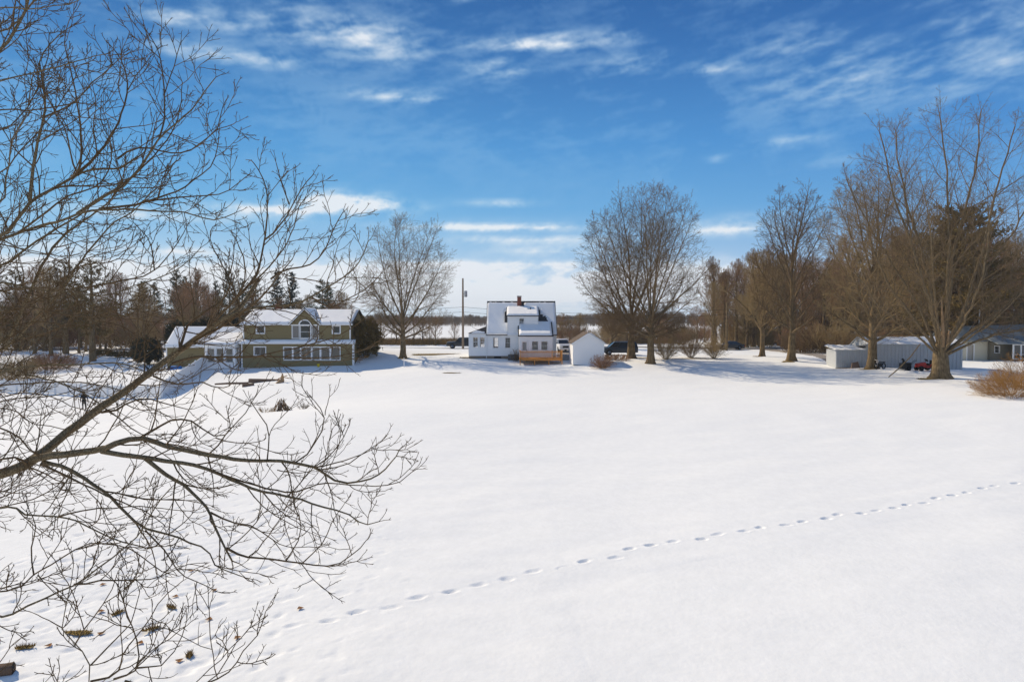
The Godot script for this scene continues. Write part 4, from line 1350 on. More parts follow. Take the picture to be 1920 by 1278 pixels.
# ------------------------------------------------------------------ vehicles: x runs from the nose (0) to the tail, z to the near side
func vehicle(called: String, label: String, category: String, at: Vector3, turn: float, S: Dictionary) -> Node3D:
	var t := thing(called, label, category, at, turn)
	var paint: Material = S.paint
	var hw: float = S.w / 2
	var b := MB.new()
	var R := []
	for s in S.body:   # [x, bottom, top, narrowing]
		var k: float = hw * s[3]
		var m: float = lerpf(s[1], s[2], 0.45)
		R.append([Vector3(s[0], s[1], k * 0.9), Vector3(s[0], s[1] + 0.1, k * 0.985), Vector3(s[0], m, k), Vector3(s[0], s[2] - 0.09, k * 0.96), Vector3(s[0], s[2], k * 0.86),
			Vector3(s[0], s[2], -k * 0.86), Vector3(s[0], s[2] - 0.09, -k * 0.96), Vector3(s[0], m, -k), Vector3(s[0], s[1] + 0.1, -k * 0.985), Vector3(s[0], s[1], -k * 0.9)])
	b.loft(R)
	part("body", b, paint, t)
	# cabin: glass between roof and belt, posts at the corners
	var c: Array = S.cabin   # [belt front x, roof front x, roof rear x, belt rear x, belt y, roof y]
	var bw := hw * 0.86
	var rw := hw * 0.74
	var P := [Vector3(c[0], c[4], bw), Vector3(c[3], c[4], bw), Vector3(c[3], c[4], -bw), Vector3(c[0], c[4], -bw), Vector3(c[1], c[5], rw), Vector3(c[2], c[5], rw), Vector3(c[2], c[5], -rw), Vector3(c[1], c[5], -rw)]
	var g := MB.new()
	g.hexa(P)
	part("window_glass", g, M.car_glass, t)
	var pb := MB.new()
	for i in 4:
		pb.bar(P[i], P[i + 4] + Vector3(0, 0.02, 0), 0.09, 0.07)
	for f in S.get("pillars", [0.5]):
		for s in [1.0, -1.0]:
			pb.bar(Vector3(lerpf(c[0], c[3], f), c[4], bw * s), Vector3(lerpf(c[1], c[2], f), c[5], rw * s), 0.1, 0.05)
	part("pillar", pb, paint, t)
	var rb := MB.new()
	var e := 0.06
	rb.loft([[Vector3(c[1] - e, c[5] - 0.03, rw + 0.03), Vector3(c[1] + 0.1, c[5] + 0.06, rw * 0.85), Vector3(c[1] + 0.1, c[5] + 0.06, -rw * 0.85), Vector3(c[1] - e, c[5] - 0.03, -rw - 0.03)],
		[Vector3(c[2] + e, c[5] - 0.03, rw + 0.03), Vector3(c[2] - 0.1, c[5] + 0.06, rw * 0.85), Vector3(c[2] - 0.1, c[5] + 0.06, -rw * 0.85), Vector3(c[2] + e, c[5] - 0.03, -rw - 0.03)]])
	part("roof", rb, paint, t)
	var wr: float = S.wheel
	for x in S.axles:
		for s in [1.0, -1.0]:
			var tb := MB.new()
			tb.tube(PackedVector3Array([Vector3(x, wr, s * (hw - 0.23)), Vector3(x, wr, s * (hw - 0.2)), Vector3(x, wr, s * (hw - 0.03)), Vector3(x, wr, s * (hw + 0.01))]), PackedFloat32Array([wr * 0.9, wr, wr, wr * 0.9]), 18)
			var wh := part("wheel", tb, M.tyre, t)
			var ib := MB.new()
			ib.tube(PackedVector3Array([Vector3(x, wr, s * (hw - 0.02)), Vector3(x, wr, s * (hw + 0.015)), Vector3(x, wr, s * (hw + 0.022))]), PackedFloat32Array([wr * 0.62, wr * 0.62, wr * 0.25]), 14)
			part("rim", ib, M.rim, wh)
			var ab := MB.new()
			for i in 9:   # wheel arch lip
				var a0 := PI * i / 9.0
				var a1 := PI * (i + 1) / 9.0
				ab.bar(Vector3(x + cos(a0) * wr * 1.16, wr + sin(a0) * wr * 1.16, s * (hw - 0.01)), Vector3(x + cos(a1) * wr * 1.16, wr + sin(a1) * wr * 1.16, s * (hw - 0.01)), 0.05, 0.07)
			part("wheel_arch", ab, M.black_plastic, t)
	var nose: Array = S.body[0]
	var y0: float = nose[2] - 0.28
	for s in [1.0, -1.0]:
		var lb := MB.new()
		lb.hexa([Vector3(-0.02, y0, s * hw * 0.68 + 0.17), Vector3(0.16, y0, s * hw * 0.70 + 0.17), Vector3(0.16, y0, s * hw * 0.70 - 0.17), Vector3(-0.02, y0, s * hw * 0.68 - 0.17), Vector3(0.0, y0 + 0.17, s * hw * 0.68 + 0.17), Vector3(0.16, y0 + 0.17, s * hw * 0.70 + 0.17), Vector3(0.16, y0 + 0.17, s * hw * 0.70 - 0.17), Vector3(0.0, y0 + 0.17, s * hw * 0.68 - 0.17)])
		part("headlight", lb, M.lamp, t)
		var mb := MB.new()
		mb.box(Vector3(c[0] + 0.35, c[4] + 0.02, s * (bw + 0.12) - 0.1), Vector3(c[0] + 0.47, c[4] + 0.2, s * (bw + 0.12) + 0.1))
		part("mirror", mb, M.black_plastic, t)
		var ta := MB.new()
		var xe: float = S.body[S.body.size() - 1][0]
		var yt: float = S.body[S.body.size() - 1][2]
		ta.box(Vector3(xe - 0.1, yt - 0.35, s * hw * 0.8 - 0.1), Vector3(xe + 0.015, yt - 0.12, s * hw * 0.8 + 0.1))
		part("tail_light", ta, M.tail, t)
	var gb := MB.new()
	gb.box(Vector3(-0.015, y0 - 0.1, -hw * 0.45), Vector3(0.1, y0 + 0.2, hw * 0.45))
	part("grille", gb, M.black_plastic, t)
	var bb := MB.new()
	bb.box(Vector3(-0.06, nose[1] + 0.05, -hw * 0.88), Vector3(0.1, nose[1] + 0.24, hw * 0.88))
	part("bumper", bb, S.get("bumper", M.black_plastic), t)
	return t

# ------------------------------------------------------------------ a figure as one skin over a skeleton
func figure(at: Vector3, turn: float) -> void:
	var bones := [   # from, to, first radius, last radius, tint
		[Vector3(0, .95, 0), Vector3(0, 1.18, .01), .155, .15, 0], [Vector3(0, 1.18, .01), Vector3(0, 1.40, 0), .16, .155, 0],
		[Vector3(-.15, 1.40, 0), Vector3(.15, 1.40, 0), .085, .085, 0], [Vector3(0, 1.42, 0), Vector3(0, 1.56, .02), .06, .055, 2],
		[Vector3(0, 1.62, .03), Vector3(0, 1.69, .01), .085, .092, 3], [Vector3(0, 1.60, .06), Vector3(0, 1.65, .075), .05, .05, 2], [Vector3(0, 1.635, .12), Vector3(0, 1.655, .105), .016, .012, 2],
		[Vector3(-.19, 1.38, 0), Vector3(-.27, 1.10, .0), .068, .055, 0], [Vector3(-.27, 1.10, .0), Vector3(-.27, .86, .08), .052, .042, 0], [Vector3(-.27, .86, .08), Vector3(-.265, .77, .11), .036, .032, 2],
		[Vector3(.19, 1.38, 0), Vector3(.28, 1.11, -.02), .068, .055, 0], [Vector3(.28, 1.11, -.02), Vector3(.29, .87, .05), .052, .042, 0], [Vector3(.29, .87, .05), Vector3(.285, .78, .08), .036, .032, 2],
		[Vector3(-.09, .93, 0), Vector3(-.105, .50, .03), .098, .068, 1], [Vector3(-.105, .50, .03), Vector3(-.11, .10, -.02), .066, .048, 1], [Vector3(-.11, .06, -.04), Vector3(-.12, .045, .14), .052, .042, 4],
		[Vector3(.09, .93, 0), Vector3(.11, .50, .0), .098, .068, 1], [Vector3(.11, .50, .0), Vector3(.12, .10, -.08), .066, .048, 1], [Vector3(.12, .06, -.1), Vector3(.13, .045, .08), .052, .042, 4]]
	for s in [-1.0, 1.0]:   # fingers and thumbs
		var h := Vector3(-.265, .77, .11) if s < 0 else Vector3(.285, .78, .08)
		for k in 4:
			bones.append([h + Vector3(0, 0, -.02 + k * .014), h + Vector3(-s * .008, -.075 + absf(k - 1.5) * .01, -.01 + k * .017), .011, .009, 2])
		bones.append([h + Vector3(0, .03, .03), h + Vector3(-s * .01, -.02, .065), .011, .009, 2])
	var tints := [C(.018, .016, .017), C(.022, .020, .022), C(.38, .22, .15), C(.03, .02, .014), C(.02, .015, .012)]
	var cell := 0.022
	var nx := 34; var ny := 84; var nz := 22
	var org := Vector3(-nx * cell / 2, -0.02, -0.2)
	var f := PackedFloat32Array(); f.resize(nx * ny * nz); f.fill(1.0)
	var tn := PackedInt32Array(); tn.resize(nx * ny * nz)
	var best := PackedFloat32Array(); best.resize(nx * ny * nz); best.fill(9.0)
	for q in bones:
		var a: Vector3 = q[0]; var e: Vector3 = q[1]
		var lo := (a.min(e) - Vector3.ONE * 0.26 - org) / cell
		var hi := (a.max(e) + Vector3.ONE * 0.26 - org) / cell
		var ab := e - a
		var l2 := maxf(ab.length_squared(), 1e-8)
		for k in range(clampi(int(lo.z), 0, nz), clampi(int(hi.z) + 1, 0, nz)):
			for j in range(clampi(int(lo.y), 0, ny), clampi(int(hi.y) + 1, 0, ny)):
				for i in range(clampi(int(lo.x), 0, nx), clampi(int(hi.x) + 1, 0, nx)):
					var p := org + Vector3(i, j, k) * cell
					var u := clampf((p - a).dot(ab) / l2, 0, 1)
					var d: float = p.distance_to(a + ab * u) - lerpf(q[2], q[3], u)
					var id := (k * ny + j) * nx + i
					if d < best[id]:
						best[id] = d; tn[id] = q[4]
					var h := clampf(0.5 + 0.5 * (f[id] - d) / 0.03, 0, 1)
					f[id] = lerpf(f[id], d, h) - 0.03 * h * (1 - h)
	var b := MB.new()
	b.colored = true
	var vid := {}
	for k in nz - 1:
		for j in ny - 1:
			for i in nx - 1:
				var s := Vector3.ZERO
				var n := 0
				var id := (k * ny + j) * nx + i
				for e in 12:
					var o: Array = [[0,0,0,1,0,0],[0,1,0,1,1,0],[0,0,1,1,0,1],[0,1,1,1,1,1],[0,0,0,0,1,0],[1,0,0,1,1,0],[0,0,1,0,1,1],[1,0,1,1,1,1],[0,0,0,0,0,1],[1,0,0,1,0,1],[0,1,0,0,1,1],[1,1,0,1,1,1]][e]
					var d0 := f[id + o[0] + o[1] * nx + o[2] * nx * ny]
					var d1 := f[id + o[3] + o[4] * nx + o[5] * nx * ny]
					if (d0 < 0) != (d1 < 0):
						s += Vector3(o[0], o[1], o[2]).lerp(Vector3(o[3], o[4], o[5]), d0 / (d0 - d1))
						n += 1
				if n > 0:
					vid[id] = b.v.size()
					b.v.append(org + (Vector3(i, j, k) + s / n) * cell)
					b.n.append(Vector3(f[id + 1] - f[id], f[id + nx] - f[id], f[id + nx * ny] - f[id]).normalized())
					b.c.append(tints[tn[id]])
	for k in range(1, nz - 1):
		for j in range(1, ny - 1):
			for i in range(1, nx - 1):
				var id := (k * ny + j) * nx + i
				for ax in 3:
					var st: int = [1, nx, nx * ny][ax]
					if (f[id] < 0) == (f[id + st] < 0): continue
					var u: int = [nx, nx * ny, 1][ax]
					var w: int = [nx * ny, 1, nx][ax]
					var q := [vid.get(id, -1), vid.get(id - u, -1), vid.get(id - u - w, -1), vid.get(id - w, -1)]
					if q.has(-1): continue
					if f[id] < 0: b.ix.append_array([q[0], q[2], q[1], q[0], q[3], q[2]])
					else: b.ix.append_array([q[0], q[1], q[2], q[0], q[2], q[3]])
	single("person", b, M.person_cloth, "person in dark jacket and trousers standing by the picket fence", "person", at, turn)

# ------------------------------------------------------------------ fences
func fence_run(label: String, a: Vector2, e: Vector2, n: int, solid: bool) -> void:
	var d := (e - a).normalized()
	var turn := -atan2(d.y, d.x)
	var w := a.distance_to(e) / n
	var pk := MB.new()
	pk.hexa([Vector3(-0.028, 0.06, 0.012), Vector3(0.028, 0.06, 0.012), Vector3(0.028, 0.06, -0.012), Vector3(-0.028, 0.06, -0.012), Vector3(-0.028, 1.25, 0.012), Vector3(0.028, 1.25, 0.012), Vector3(0.028, 1.25, -0.012), Vector3(-0.028, 1.25, -0.012)])
	var pm := pk.mesh()
	var t := thing("vinyl_fence" if solid else "picket_fence", label, "fence", gp(a), turn)
	for i in n + 1:
		var p := a + d * w * i
		var y := gy(p.x, p.y) - t.position.y
		var pb := MB.new()
		var ph := 1.85 if solid else 1.4
		pb.box(Vector3(w * i - 0.06, y - 0.4, -0.06), Vector3(w * i + 0.06, y + ph, 0.06))
		pb.hexa([Vector3(w * i - 0.08, y + ph, 0.08), Vector3(w * i + 0.08, y + ph, 0.08), Vector3(w * i + 0.08, y + ph, -0.08), Vector3(w * i - 0.08, y + ph, -0.08), Vector3(w * i - 0.02, y + ph + 0.09, 0.02), Vector3(w * i + 0.02, y + ph + 0.09, 0.02), Vector3(w * i + 0.02, y + ph + 0.09, -0.02), Vector3(w * i - 0.02, y + ph + 0.09, -0.02)])
		part("post", pb, M.vinyl, t)
		if i == n: break
		var p2 := a + d * w * (i + 1)
		var y2 := gy(p2.x, p2.y) - t.position.y
		var top := 1.75 if solid else 1.16
		for h in [0.14, top]:
			var rb := MB.new()
			rb.bar(Vector3(w * i + 0.06, y + h, 0), Vector3(w * (i + 1) - 0.06, y2 + h, 0), 0.09 if solid else 0.06, 0.05)
			part("rail", rb, M.vinyl, t)
		var k := 14 if solid else 17
		for j in k:
			var u := (j + 0.5) / k
			var o := part("board" if solid else "picket", pm, M.vinyl, t)
			o.position = Vector3(w * (i + u), lerpf(y, y2, u), 0)
			if solid: o.scale = Vector3(w / k / 0.056 * 0.985, 1.62, 0.8)
			if solid: o.position.y -= 0.28

func bare_patch(label: String, at: Vector2, rx: float, rz: float, seed_: int, turn := 0.0) -> void:   # lawn showing where the snow has gone
	var t := thing("bare_lawn", label, "grass", gp(at), turn)
	t.set_meta("kind", "stuff")
	var b := MB.new()
	var g := RandomNumberGenerator.new()
	g.seed = seed_
	var n := 40
	var rim := []
	for i in n:
		var a := TAU * i / n
		var q := 0.72 + 0.45 * ripple.get_noise_2d(cos(a) * 1.7 + seed_, sin(a) * 1.7)
		rim.append(Vector2(cos(a) * rx, sin(a) * rz) * q)
	for r in 3:
		for i in n:
			var p: Vector2 = rim[i]
			var p2: Vector2 = rim[(i + 1) % n]
			var f0 := r / 3.0
			var f1 := (r + 1) / 3.0
			var v := []
			for e in [p * f0, p * f1, p2 * f1, p2 * f0]:
				var w: Vector2 = e.rotated(-turn)
				v.append(Vector3(e.x, gy(at.x + w.x, at.y + w.y) - t.position.y + 0.035, e.y))
			b.quad(v[0], v[3], v[2], v[1])
	part("soil", b, M.bare_lawn, t)
	var bl := MB.new()
	for i in int(clampf(rx * rz * 260.0, 80, 2200)):
		var a := g.randf() * TAU
		var k := int(a / TAU * n) % n
		var e: Vector2 = rim[k] * sqrt(g.randf()) * 1.04
		var w := e.rotated(-turn)
		var p := Vector3(e.x, gy(at.x + w.x, at.y + w.y) - t.position.y + 0.02, e.y)
		var s := Vector3(g.randf_range(-1, 1), 0, g.randf_range(-1, 1)).normalized()
		bl.tri(p - s * 0.012, p + Vector3(g.randf_range(-.06, .06), g.randf_range(.03, .11), g.randf_range(-.06, .06)), p + s * 0.012)
	part("grass", bl, M.dry_grass, t)

# ------------------------------------------------------------------ the tree the picture is taken beside
const LIMBS := [[0.1147, 0.0235, -9.0, 3.46, -8.0, -7.83, 3.95, -7.64, -6.39, 4.42, -7.11, -5.1, 4.74, -6.8, -4.94, 4.85, -7.03, -4.71, 5.11, -7.26, -4.44, 5.37, -7.47, -4.15, 5.64, -7.71, -4.05, 5.77, -7.86, -3.92, 5.93, -8.1, -3.57, 6.18, -8.09, -3.34, 6.44, -8.39, -3.22, 6.74, -8.6],
	[0.0197, 0.0055, -3.41, 6.54, -8.4, -3.2, 6.8, -8.5, -3.13, 7.22, -8.63, -3.04, 7.6, -8.51, -3.11, 8.0, -8.66, -3.22, 8.2, -8.67, -3.33, 8.32, -8.8],
	[0.0151, 0.0056, -3.04, 6.79, -8.6, -2.9, 6.9, -8.66, -2.7, 6.95, -8.72, -2.47, 7.01, -8.63, -2.34, 7.25, -8.73, -2.29, 7.45, -8.8, -2.2, 7.66, -8.9],
	[0.0136, 0.0056, -3.13, 7.29, -8.7, -2.97, 7.53, -8.87, -2.83, 7.81, -8.91, -2.69, 7.99, -8.84, -2.62, 8.15, -9.0],
	[0.0104, 0.0053, -2.89, 7.77, -8.9, -3.04, 8.07, -9.07, -3.13, 8.36, -9.1],
	[0.0133, 0.0048, -3.25, 6.71, -8.5, -3.0, 6.89, -8.35, -2.82, 7.13, -8.41, -2.62, 7.37, -8.23, -2.54, 7.61, -8.14, -2.47, 7.73, -8.2],
	[0.0274, 0.0058, -4.02, 5.78, -7.8, -3.78, 6.0, -7.93, -3.42, 6.22, -7.81, -3.13, 6.39, -7.85, -2.91, 6.43, -8.08, -2.54, 6.47, -8.09, -2.35, 6.55, -7.99, -2.16, 6.7, -8.19, -1.91, 6.85, -8.13, -1.8, 7.0, -8.2, -1.72, 7.21, -8.2],
	[0.0111, 0.0052, -2.38, 6.55, -8.1, -2.15, 6.43, -8.08, -2.01, 6.53, -8.31, -1.75, 6.66, -8.3, -1.61, 6.81, -8.3],
	[0.0216, 0.0059, -3.76, 6.0, -7.9, -3.48, 6.15, -7.95, -3.2, 6.31, -7.87, -2.82, 6.52, -7.67, -2.62, 6.75, -7.63, -2.46, 6.93, -7.6],
	[0.0216, 0.0059, -3.83, 5.92, -7.9, -3.54, 6.12, -7.74, -3.23, 6.37, -7.65, -3.0, 6.58, -7.56, -2.93, 6.86, -7.53, -3.0, 7.1, -7.5],
	[0.018, 0.0051, -3.85, 5.79, -7.7, -3.65, 5.86, -7.8, -3.38, 5.86, -7.72, -3.07, 5.85, -7.96, -2.66, 5.85, -7.95, -2.27, 5.83, -8.01, -1.9, 5.88, -8.21, -1.57, 6.05, -8.2],
	[0.0108, 0.0048, -2.96, 5.86, -7.9, -2.62, 5.93, -7.97, -2.25, 6.02, -8.01, -1.97, 6.14, -8.12, -1.73, 6.34, -8.2],
	[0.0132, 0.0046, -3.96, 5.66, -7.5, -3.68, 5.57, -7.51, -3.34, 5.62, -7.31, -3.28, 5.54, -7.49, -3.02, 5.57, -7.23, -2.94, 5.68, -7.3],
	[0.0213, 0.0059, -3.81, 5.92, -7.8, -3.83, 6.14, -7.98, -3.86, 6.22, -8.12, -3.58, 6.4, -8.04, -3.49, 6.57, -8.35, -3.44, 6.8, -8.4],
	[0.0128, 0.005, -3.27, 6.43, -8.2, -3.42, 6.79, -8.27, -3.63, 7.06, -8.42, -3.7, 7.26, -8.38, -3.75, 7.45, -8.6],
	[0.0082, 0.0047, -3.48, 6.8, -8.4, -3.41, 7.06, -8.39, -3.51, 7.25, -8.6],
	[0.0458, 0.0049, -4.88, 4.87, -6.9, -4.53, 4.93, -6.82, -4.27, 4.94, -7.01, -4.08, 5.0, -6.83, -3.97, 5.05, -6.96, -3.84, 5.07, -7.0, -3.61, 4.99, -7.01, -3.32, 4.96, -6.86, -3.16, 4.93, -6.87, -2.81, 4.86, -6.91, -2.61, 4.84, -6.97, -2.18, 4.85, -6.81, -1.99, 4.76, -6.96, -1.86, 4.64, -6.97, -1.69, 4.6, -6.99, -1.47, 4.67, -6.79, -1.35, 4.7, -7.01, -1.15, 4.93, -6.8, -1.14, 4.96, -6.9],
	[0.0323, 0.0046, -4.18, 4.95, -6.9, -3.9, 4.92, -6.84, -3.74, 4.89, -6.88, -3.57, 4.84, -6.93, -3.25, 4.85, -6.77, -3.01, 4.73, -6.89, -2.67, 4.62, -6.77, -2.34, 4.56, -6.69, -2.07, 4.52, -6.67, -1.89, 4.46, -6.61, -1.65, 4.43, -6.57, -1.55, 4.37, -6.56, -1.46, 4.26, -6.67, -1.3, 4.31, -6.6],
	[0.0132, 0.0044, -2.95, 4.76, -6.75, -2.58, 4.6, -6.86, -2.18, 4.59, -6.66, -1.99, 4.64, -6.62, -1.91, 4.63, -6.84, -1.63, 4.65, -6.73, -1.29, 4.64, -6.69, -1.09, 4.7, -6.64, -1.0, 4.77, -6.7],
	[0.0094, 0.0044, -2.5, 4.85, -6.9, -2.5, 4.99, -6.99, -2.57, 5.18, -7.11, -2.72, 5.4, -7.1],
	[0.0108, 0.0044, -2.21, 4.83, -6.9, -2.09, 4.92, -6.94, -1.98, 5.08, -6.98, -1.91, 5.31, -6.94, -2.06, 5.43, -7.1],
	[0.0055, 0.0036, -1.96, 5.29, -7.1, -1.91, 5.48, -7.1],
	[0.0081, 0.0041, -2.01, 4.78, -6.9, -1.87, 4.89, -7.03, -1.71, 5.09, -6.85, -1.7, 5.15, -7.0],
	[0.0081, 0.004, -1.94, 4.76, -6.9, -1.66, 4.82, -6.87, -1.5, 4.93, -6.91, -1.31, 5.07, -6.8],
	[0.0066, 0.0035, -2.36, 4.78, -6.8, -2.1, 4.76, -6.71, -1.97, 4.79, -6.8],
	[0.027, 0.0088, -3.75, 4.89, -6.9, -3.61, 4.77, -6.89, -3.44, 4.67, -6.88, -3.24, 4.62, -6.74, -3.07, 4.47, -6.72, -2.89, 4.4, -6.49, -2.85, 4.25, -6.51, -2.72, 4.14, -6.38, -2.66, 4.0, -6.4],
	[0.0139, 0.0043, -2.72, 4.1, -6.45, -2.65, 4.01, -6.53, -2.39, 4.03, -6.39, -2.15, 3.99, -6.42, -1.9, 3.9, -6.54, -1.69, 3.93, -6.5, -1.53, 4.02, -6.52, -1.38, 4.19, -6.4],
	[0.0076, 0.0038, -2.17, 3.98, -6.45, -2.04, 4.18, -6.46, -2.02, 4.35, -6.48, -2.09, 4.5, -6.5],
	[0.0075, 0.0038, -1.99, 3.98, -6.4, -1.82, 4.14, -6.49, -1.72, 4.35, -6.46, -1.67, 4.44, -6.5],
	[0.0129, 0.0038, -2.94, 4.4, -6.6, -2.75, 4.34, -6.53, -2.58, 4.31, -6.54, -2.37, 4.24, -6.46, -2.27, 4.15, -6.49, -2.22, 4.05, -6.5],
	[0.0076, 0.0039, -2.74, 4.07, -6.5, -2.65, 4.15, -6.64, -2.52, 4.28, -6.66, -2.45, 4.5, -6.61, -2.46, 4.68, -6.6],
	[0.008, 0.0037, -2.68, 4.62, -6.8, -2.55, 4.45, -6.8, -2.4, 4.35, -6.76, -2.2, 4.26, -6.7, -2.05, 4.15, -6.8],
	[0.027, 0.0044, -4.77, 4.83, -6.9, -4.46, 4.81, -6.78, -4.33, 4.7, -6.84, -4.12, 4.57, -6.8, -3.8, 4.42, -6.61, -3.64, 4.24, -6.65, -3.39, 4.21, -6.58, -3.1, 4.14, -6.5, -2.89, 4.09, -6.43, -2.84, 3.98, -6.39, -2.63, 3.97, -6.23, -2.47, 3.92, -6.2],
	[0.0159, 0.0041, -4.73, 4.84, -6.8, -4.51, 4.73, -6.81, -4.09, 4.6, -6.67, -3.83, 4.47, -6.68, -3.68, 4.42, -6.7, -3.4, 4.29, -6.6],
	[0.01, 0.0036, -3.48, 4.29, -6.4, -3.33, 4.14, -6.41, -3.17, 4.04, -6.27, -3.13, 3.86, -6.39, -2.87, 3.82, -6.28, -2.71, 3.79, -6.2],
	[0.0092, 0.0041, -4.06, 4.59, -6.7, -3.87, 4.53, -6.79, -3.58, 4.49, -6.73, -3.41, 4.45, -6.94, -3.2, 4.38, -7.0],
	[0.0274, 0.0061, -9.0, 3.15, -8.0, -7.76, 3.65, -7.55, -6.24, 4.14, -6.94, -4.88, 4.48, -6.5, -4.64, 4.45, -6.39, -4.33, 4.41, -6.44, -4.07, 4.39, -6.34, -3.85, 4.25, -6.38, -3.61, 4.21, -6.29, -3.39, 4.2, -6.2],
	[0.01, 0.0035, -4.3, 4.42, -6.4, -4.08, 4.49, -6.36, -3.97, 4.49, -6.43, -3.77, 4.49, -6.46, -3.59, 4.5, -6.48, -3.28, 4.51, -6.36, -3.05, 4.48, -6.4],
	[0.0185, 0.0056, -9.0, 3.12, -8.0, -7.88, 3.59, -7.7, -6.49, 4.04, -7.29, -5.25, 4.35, -7.0, -5.08, 4.38, -7.15, -4.92, 4.46, -7.22, -4.75, 4.61, -7.2],
	[0.019, 0.0046, -9.0, 3.21, -8.0, -7.92, 3.67, -7.76, -6.59, 4.11, -7.46, -5.4, 4.41, -7.2, -5.3, 4.46, -7.36, -5.09, 4.57, -7.41, -4.8, 4.81, -7.35, -4.68, 4.99, -7.4],
	[0.0154, 0.0046, -9.0, 3.26, -8.0, -7.94, 3.71, -7.79, -6.64, 4.15, -7.46, -5.47, 4.44, -7.3, -5.27, 4.52, -7.27, -5.1, 4.63, -7.4],
	[0.0218, 0.0046, -9.0, 3.26, -8.0, -7.63, 3.51, -7.37, -5.93, 3.75, -6.54, -4.43, 3.91, -5.9, -4.27, 4.01, -6.0, -3.96, 4.19, -5.89, -3.72, 4.32, -5.95, -3.53, 4.31, -5.95, -3.4, 4.28, -5.96, -3.18, 4.23, -5.82, -3.07, 4.09, -5.9],
	[0.0306, 0.0044, -9.0, 3.06, -8.0, -7.6, 3.31, -7.34, -5.88, 3.56, -6.62, -4.35, 3.72, -5.8, -4.19, 3.81, -5.87, -3.87, 3.94, -5.94, -3.65, 4.1, -5.93, -3.58, 4.16, -6.03, -3.49, 4.23, -6.12, -3.34, 4.4, -6.13, -3.29, 4.54, -6.2, -3.14, 4.74, -6.2],
	[0.0104, 0.0037, -3.83, 3.97, -5.9, -3.57, 4.03, -5.82, -3.43, 4.02, -5.89, -3.2, 4.0, -5.94, -3.01, 4.09, -5.83, -2.83, 4.15, -5.9],
	[0.0081, 0.0036, -4.19, 4.05, -5.9, -4.27, 4.17, -5.99, -4.29, 4.3, -6.03, -4.18, 4.47, -5.94, -4.36, 4.57, -6.1],
	[0.0069, 0.0032, -4.15, 4.05, -5.9, -4.04, 4.0, -5.84, -3.95, 3.93, -5.8],
	[0.0266, 0.0032, -9.0, 2.45, -8.0, -7.64, 2.7, -7.28, -5.96, 2.93, -6.48, -4.46, 3.09, -5.6, -3.88, 3.18, -5.52, -3.44, 3.34, -5.46, -3.44, 3.48, -5.47, -3.57, 3.63, -5.5, -3.65, 3.79, -5.45, -3.6, 4.0, -5.44, -3.57, 4.29, -5.5],
	[0.0075, 0.0032, -3.57, 3.63, -5.5, -3.46, 3.82, -5.49, -3.26, 4.06, -5.47, -3.21, 4.24, -5.5],
	[0.0086, 0.0033, -3.46, 3.46, -5.5, -3.33, 3.6, -5.55, -3.18, 3.74, -5.57, -3.09, 3.9, -5.51, -3.09, 4.02, -5.6],
	[0.0107, 0.0032, -3.46, 3.32, -5.5, -3.31, 3.32, -5.6, -3.11, 3.64, -5.38, -3.02, 3.76, -5.48, -2.82, 4.05, -5.45, -2.69, 4.16, -5.5],
	[0.0105, 0.0032, -3.21, 3.39, -5.4, -3.11, 3.43, -5.38, -2.96, 3.53, -5.31, -3.06, 3.67, -5.48, -3.07, 3.93, -5.37, -3.17, 4.18, -5.4],
	[0.0084, 0.0032, -3.02, 3.49, -5.4, -2.76, 3.57, -5.29, -2.71, 3.64, -5.43, -2.61, 3.87, -5.4],
	[0.0063, 0.0032, -3.02, 3.49, -5.4, -2.85, 3.66, -5.34, -2.79, 3.72, -5.48, -2.74, 3.86, -5.5],
	[0.0107, 0.0032, -3.18, 3.32, -5.5, -2.68, 3.27, -5.44, -2.4, 3.39, -5.47, -2.35, 3.49, -5.53, -2.21, 3.71, -5.4],
	[0.0097, 0.0032, -2.71, 3.23, -5.5, -2.38, 3.34, -5.55, -2.17, 3.61, -5.43, -2.08, 3.72, -5.5, -1.98, 3.95, -5.4],
	[0.0054, 0.003, -3.68, 3.77, -5.5, -3.85, 3.88, -5.48, -3.84, 3.94, -5.4],
	[0.0585, 0.0096, -9.0, 6.01, -8.0, -7.96, 6.45, -7.82, -6.69, 6.88, -7.58, -5.55, 7.17, -7.4, -5.47, 7.27, -7.48, -5.3, 7.57, -7.54, -5.16, 7.78, -7.77, -5.04, 7.91, -7.87, -4.89, 8.06, -8.08, -4.71, 8.08, -8.2, -4.48, 8.2, -8.2],
	[0.0441, 0.0054, -9.0, 6.04, -8.0, -8.01, 6.47, -7.88, -6.79, 6.89, -7.79, -5.7, 7.17, -7.6, -5.48, 7.24, -7.61, -5.39, 7.34, -7.79, -5.01, 7.38, -7.63, -4.88, 7.47, -7.71, -4.73, 7.55, -7.87, -4.55, 7.55, -7.93, -4.36, 7.55, -7.86, -4.22, 7.55, -8.03, -3.88, 7.55, -8.14, -3.69, 7.49, -8.07, -3.48, 7.46, -8.13, -3.3, 7.56, -8.2],
	[0.0185, 0.0052, -4.75, 7.56, -7.9, -4.39, 7.59, -7.91, -4.22, 7.72, -8.13, -3.91, 7.78, -8.04, -3.8, 7.97, -8.24, -3.62, 8.14, -8.29, -3.54, 8.31, -8.27, -3.53, 8.51, -8.3],
	[0.0127, 0.0049, -4.33, 7.67, -8.1, -3.87, 7.73, -8.12, -3.59, 7.8, -8.37, -3.35, 7.9, -8.32, -3.25, 8.03, -8.4],
	[0.0244, 0.0053, -4.94, 7.48, -7.8, -4.73, 7.66, -7.85, -4.62, 7.75, -7.91, -4.59, 7.88, -8.14, -4.35, 8.11, -8.1, -4.16, 8.42, -8.12, -3.9, 8.72, -8.24, -3.7, 8.94, -8.23, -3.61, 9.23, -8.4],
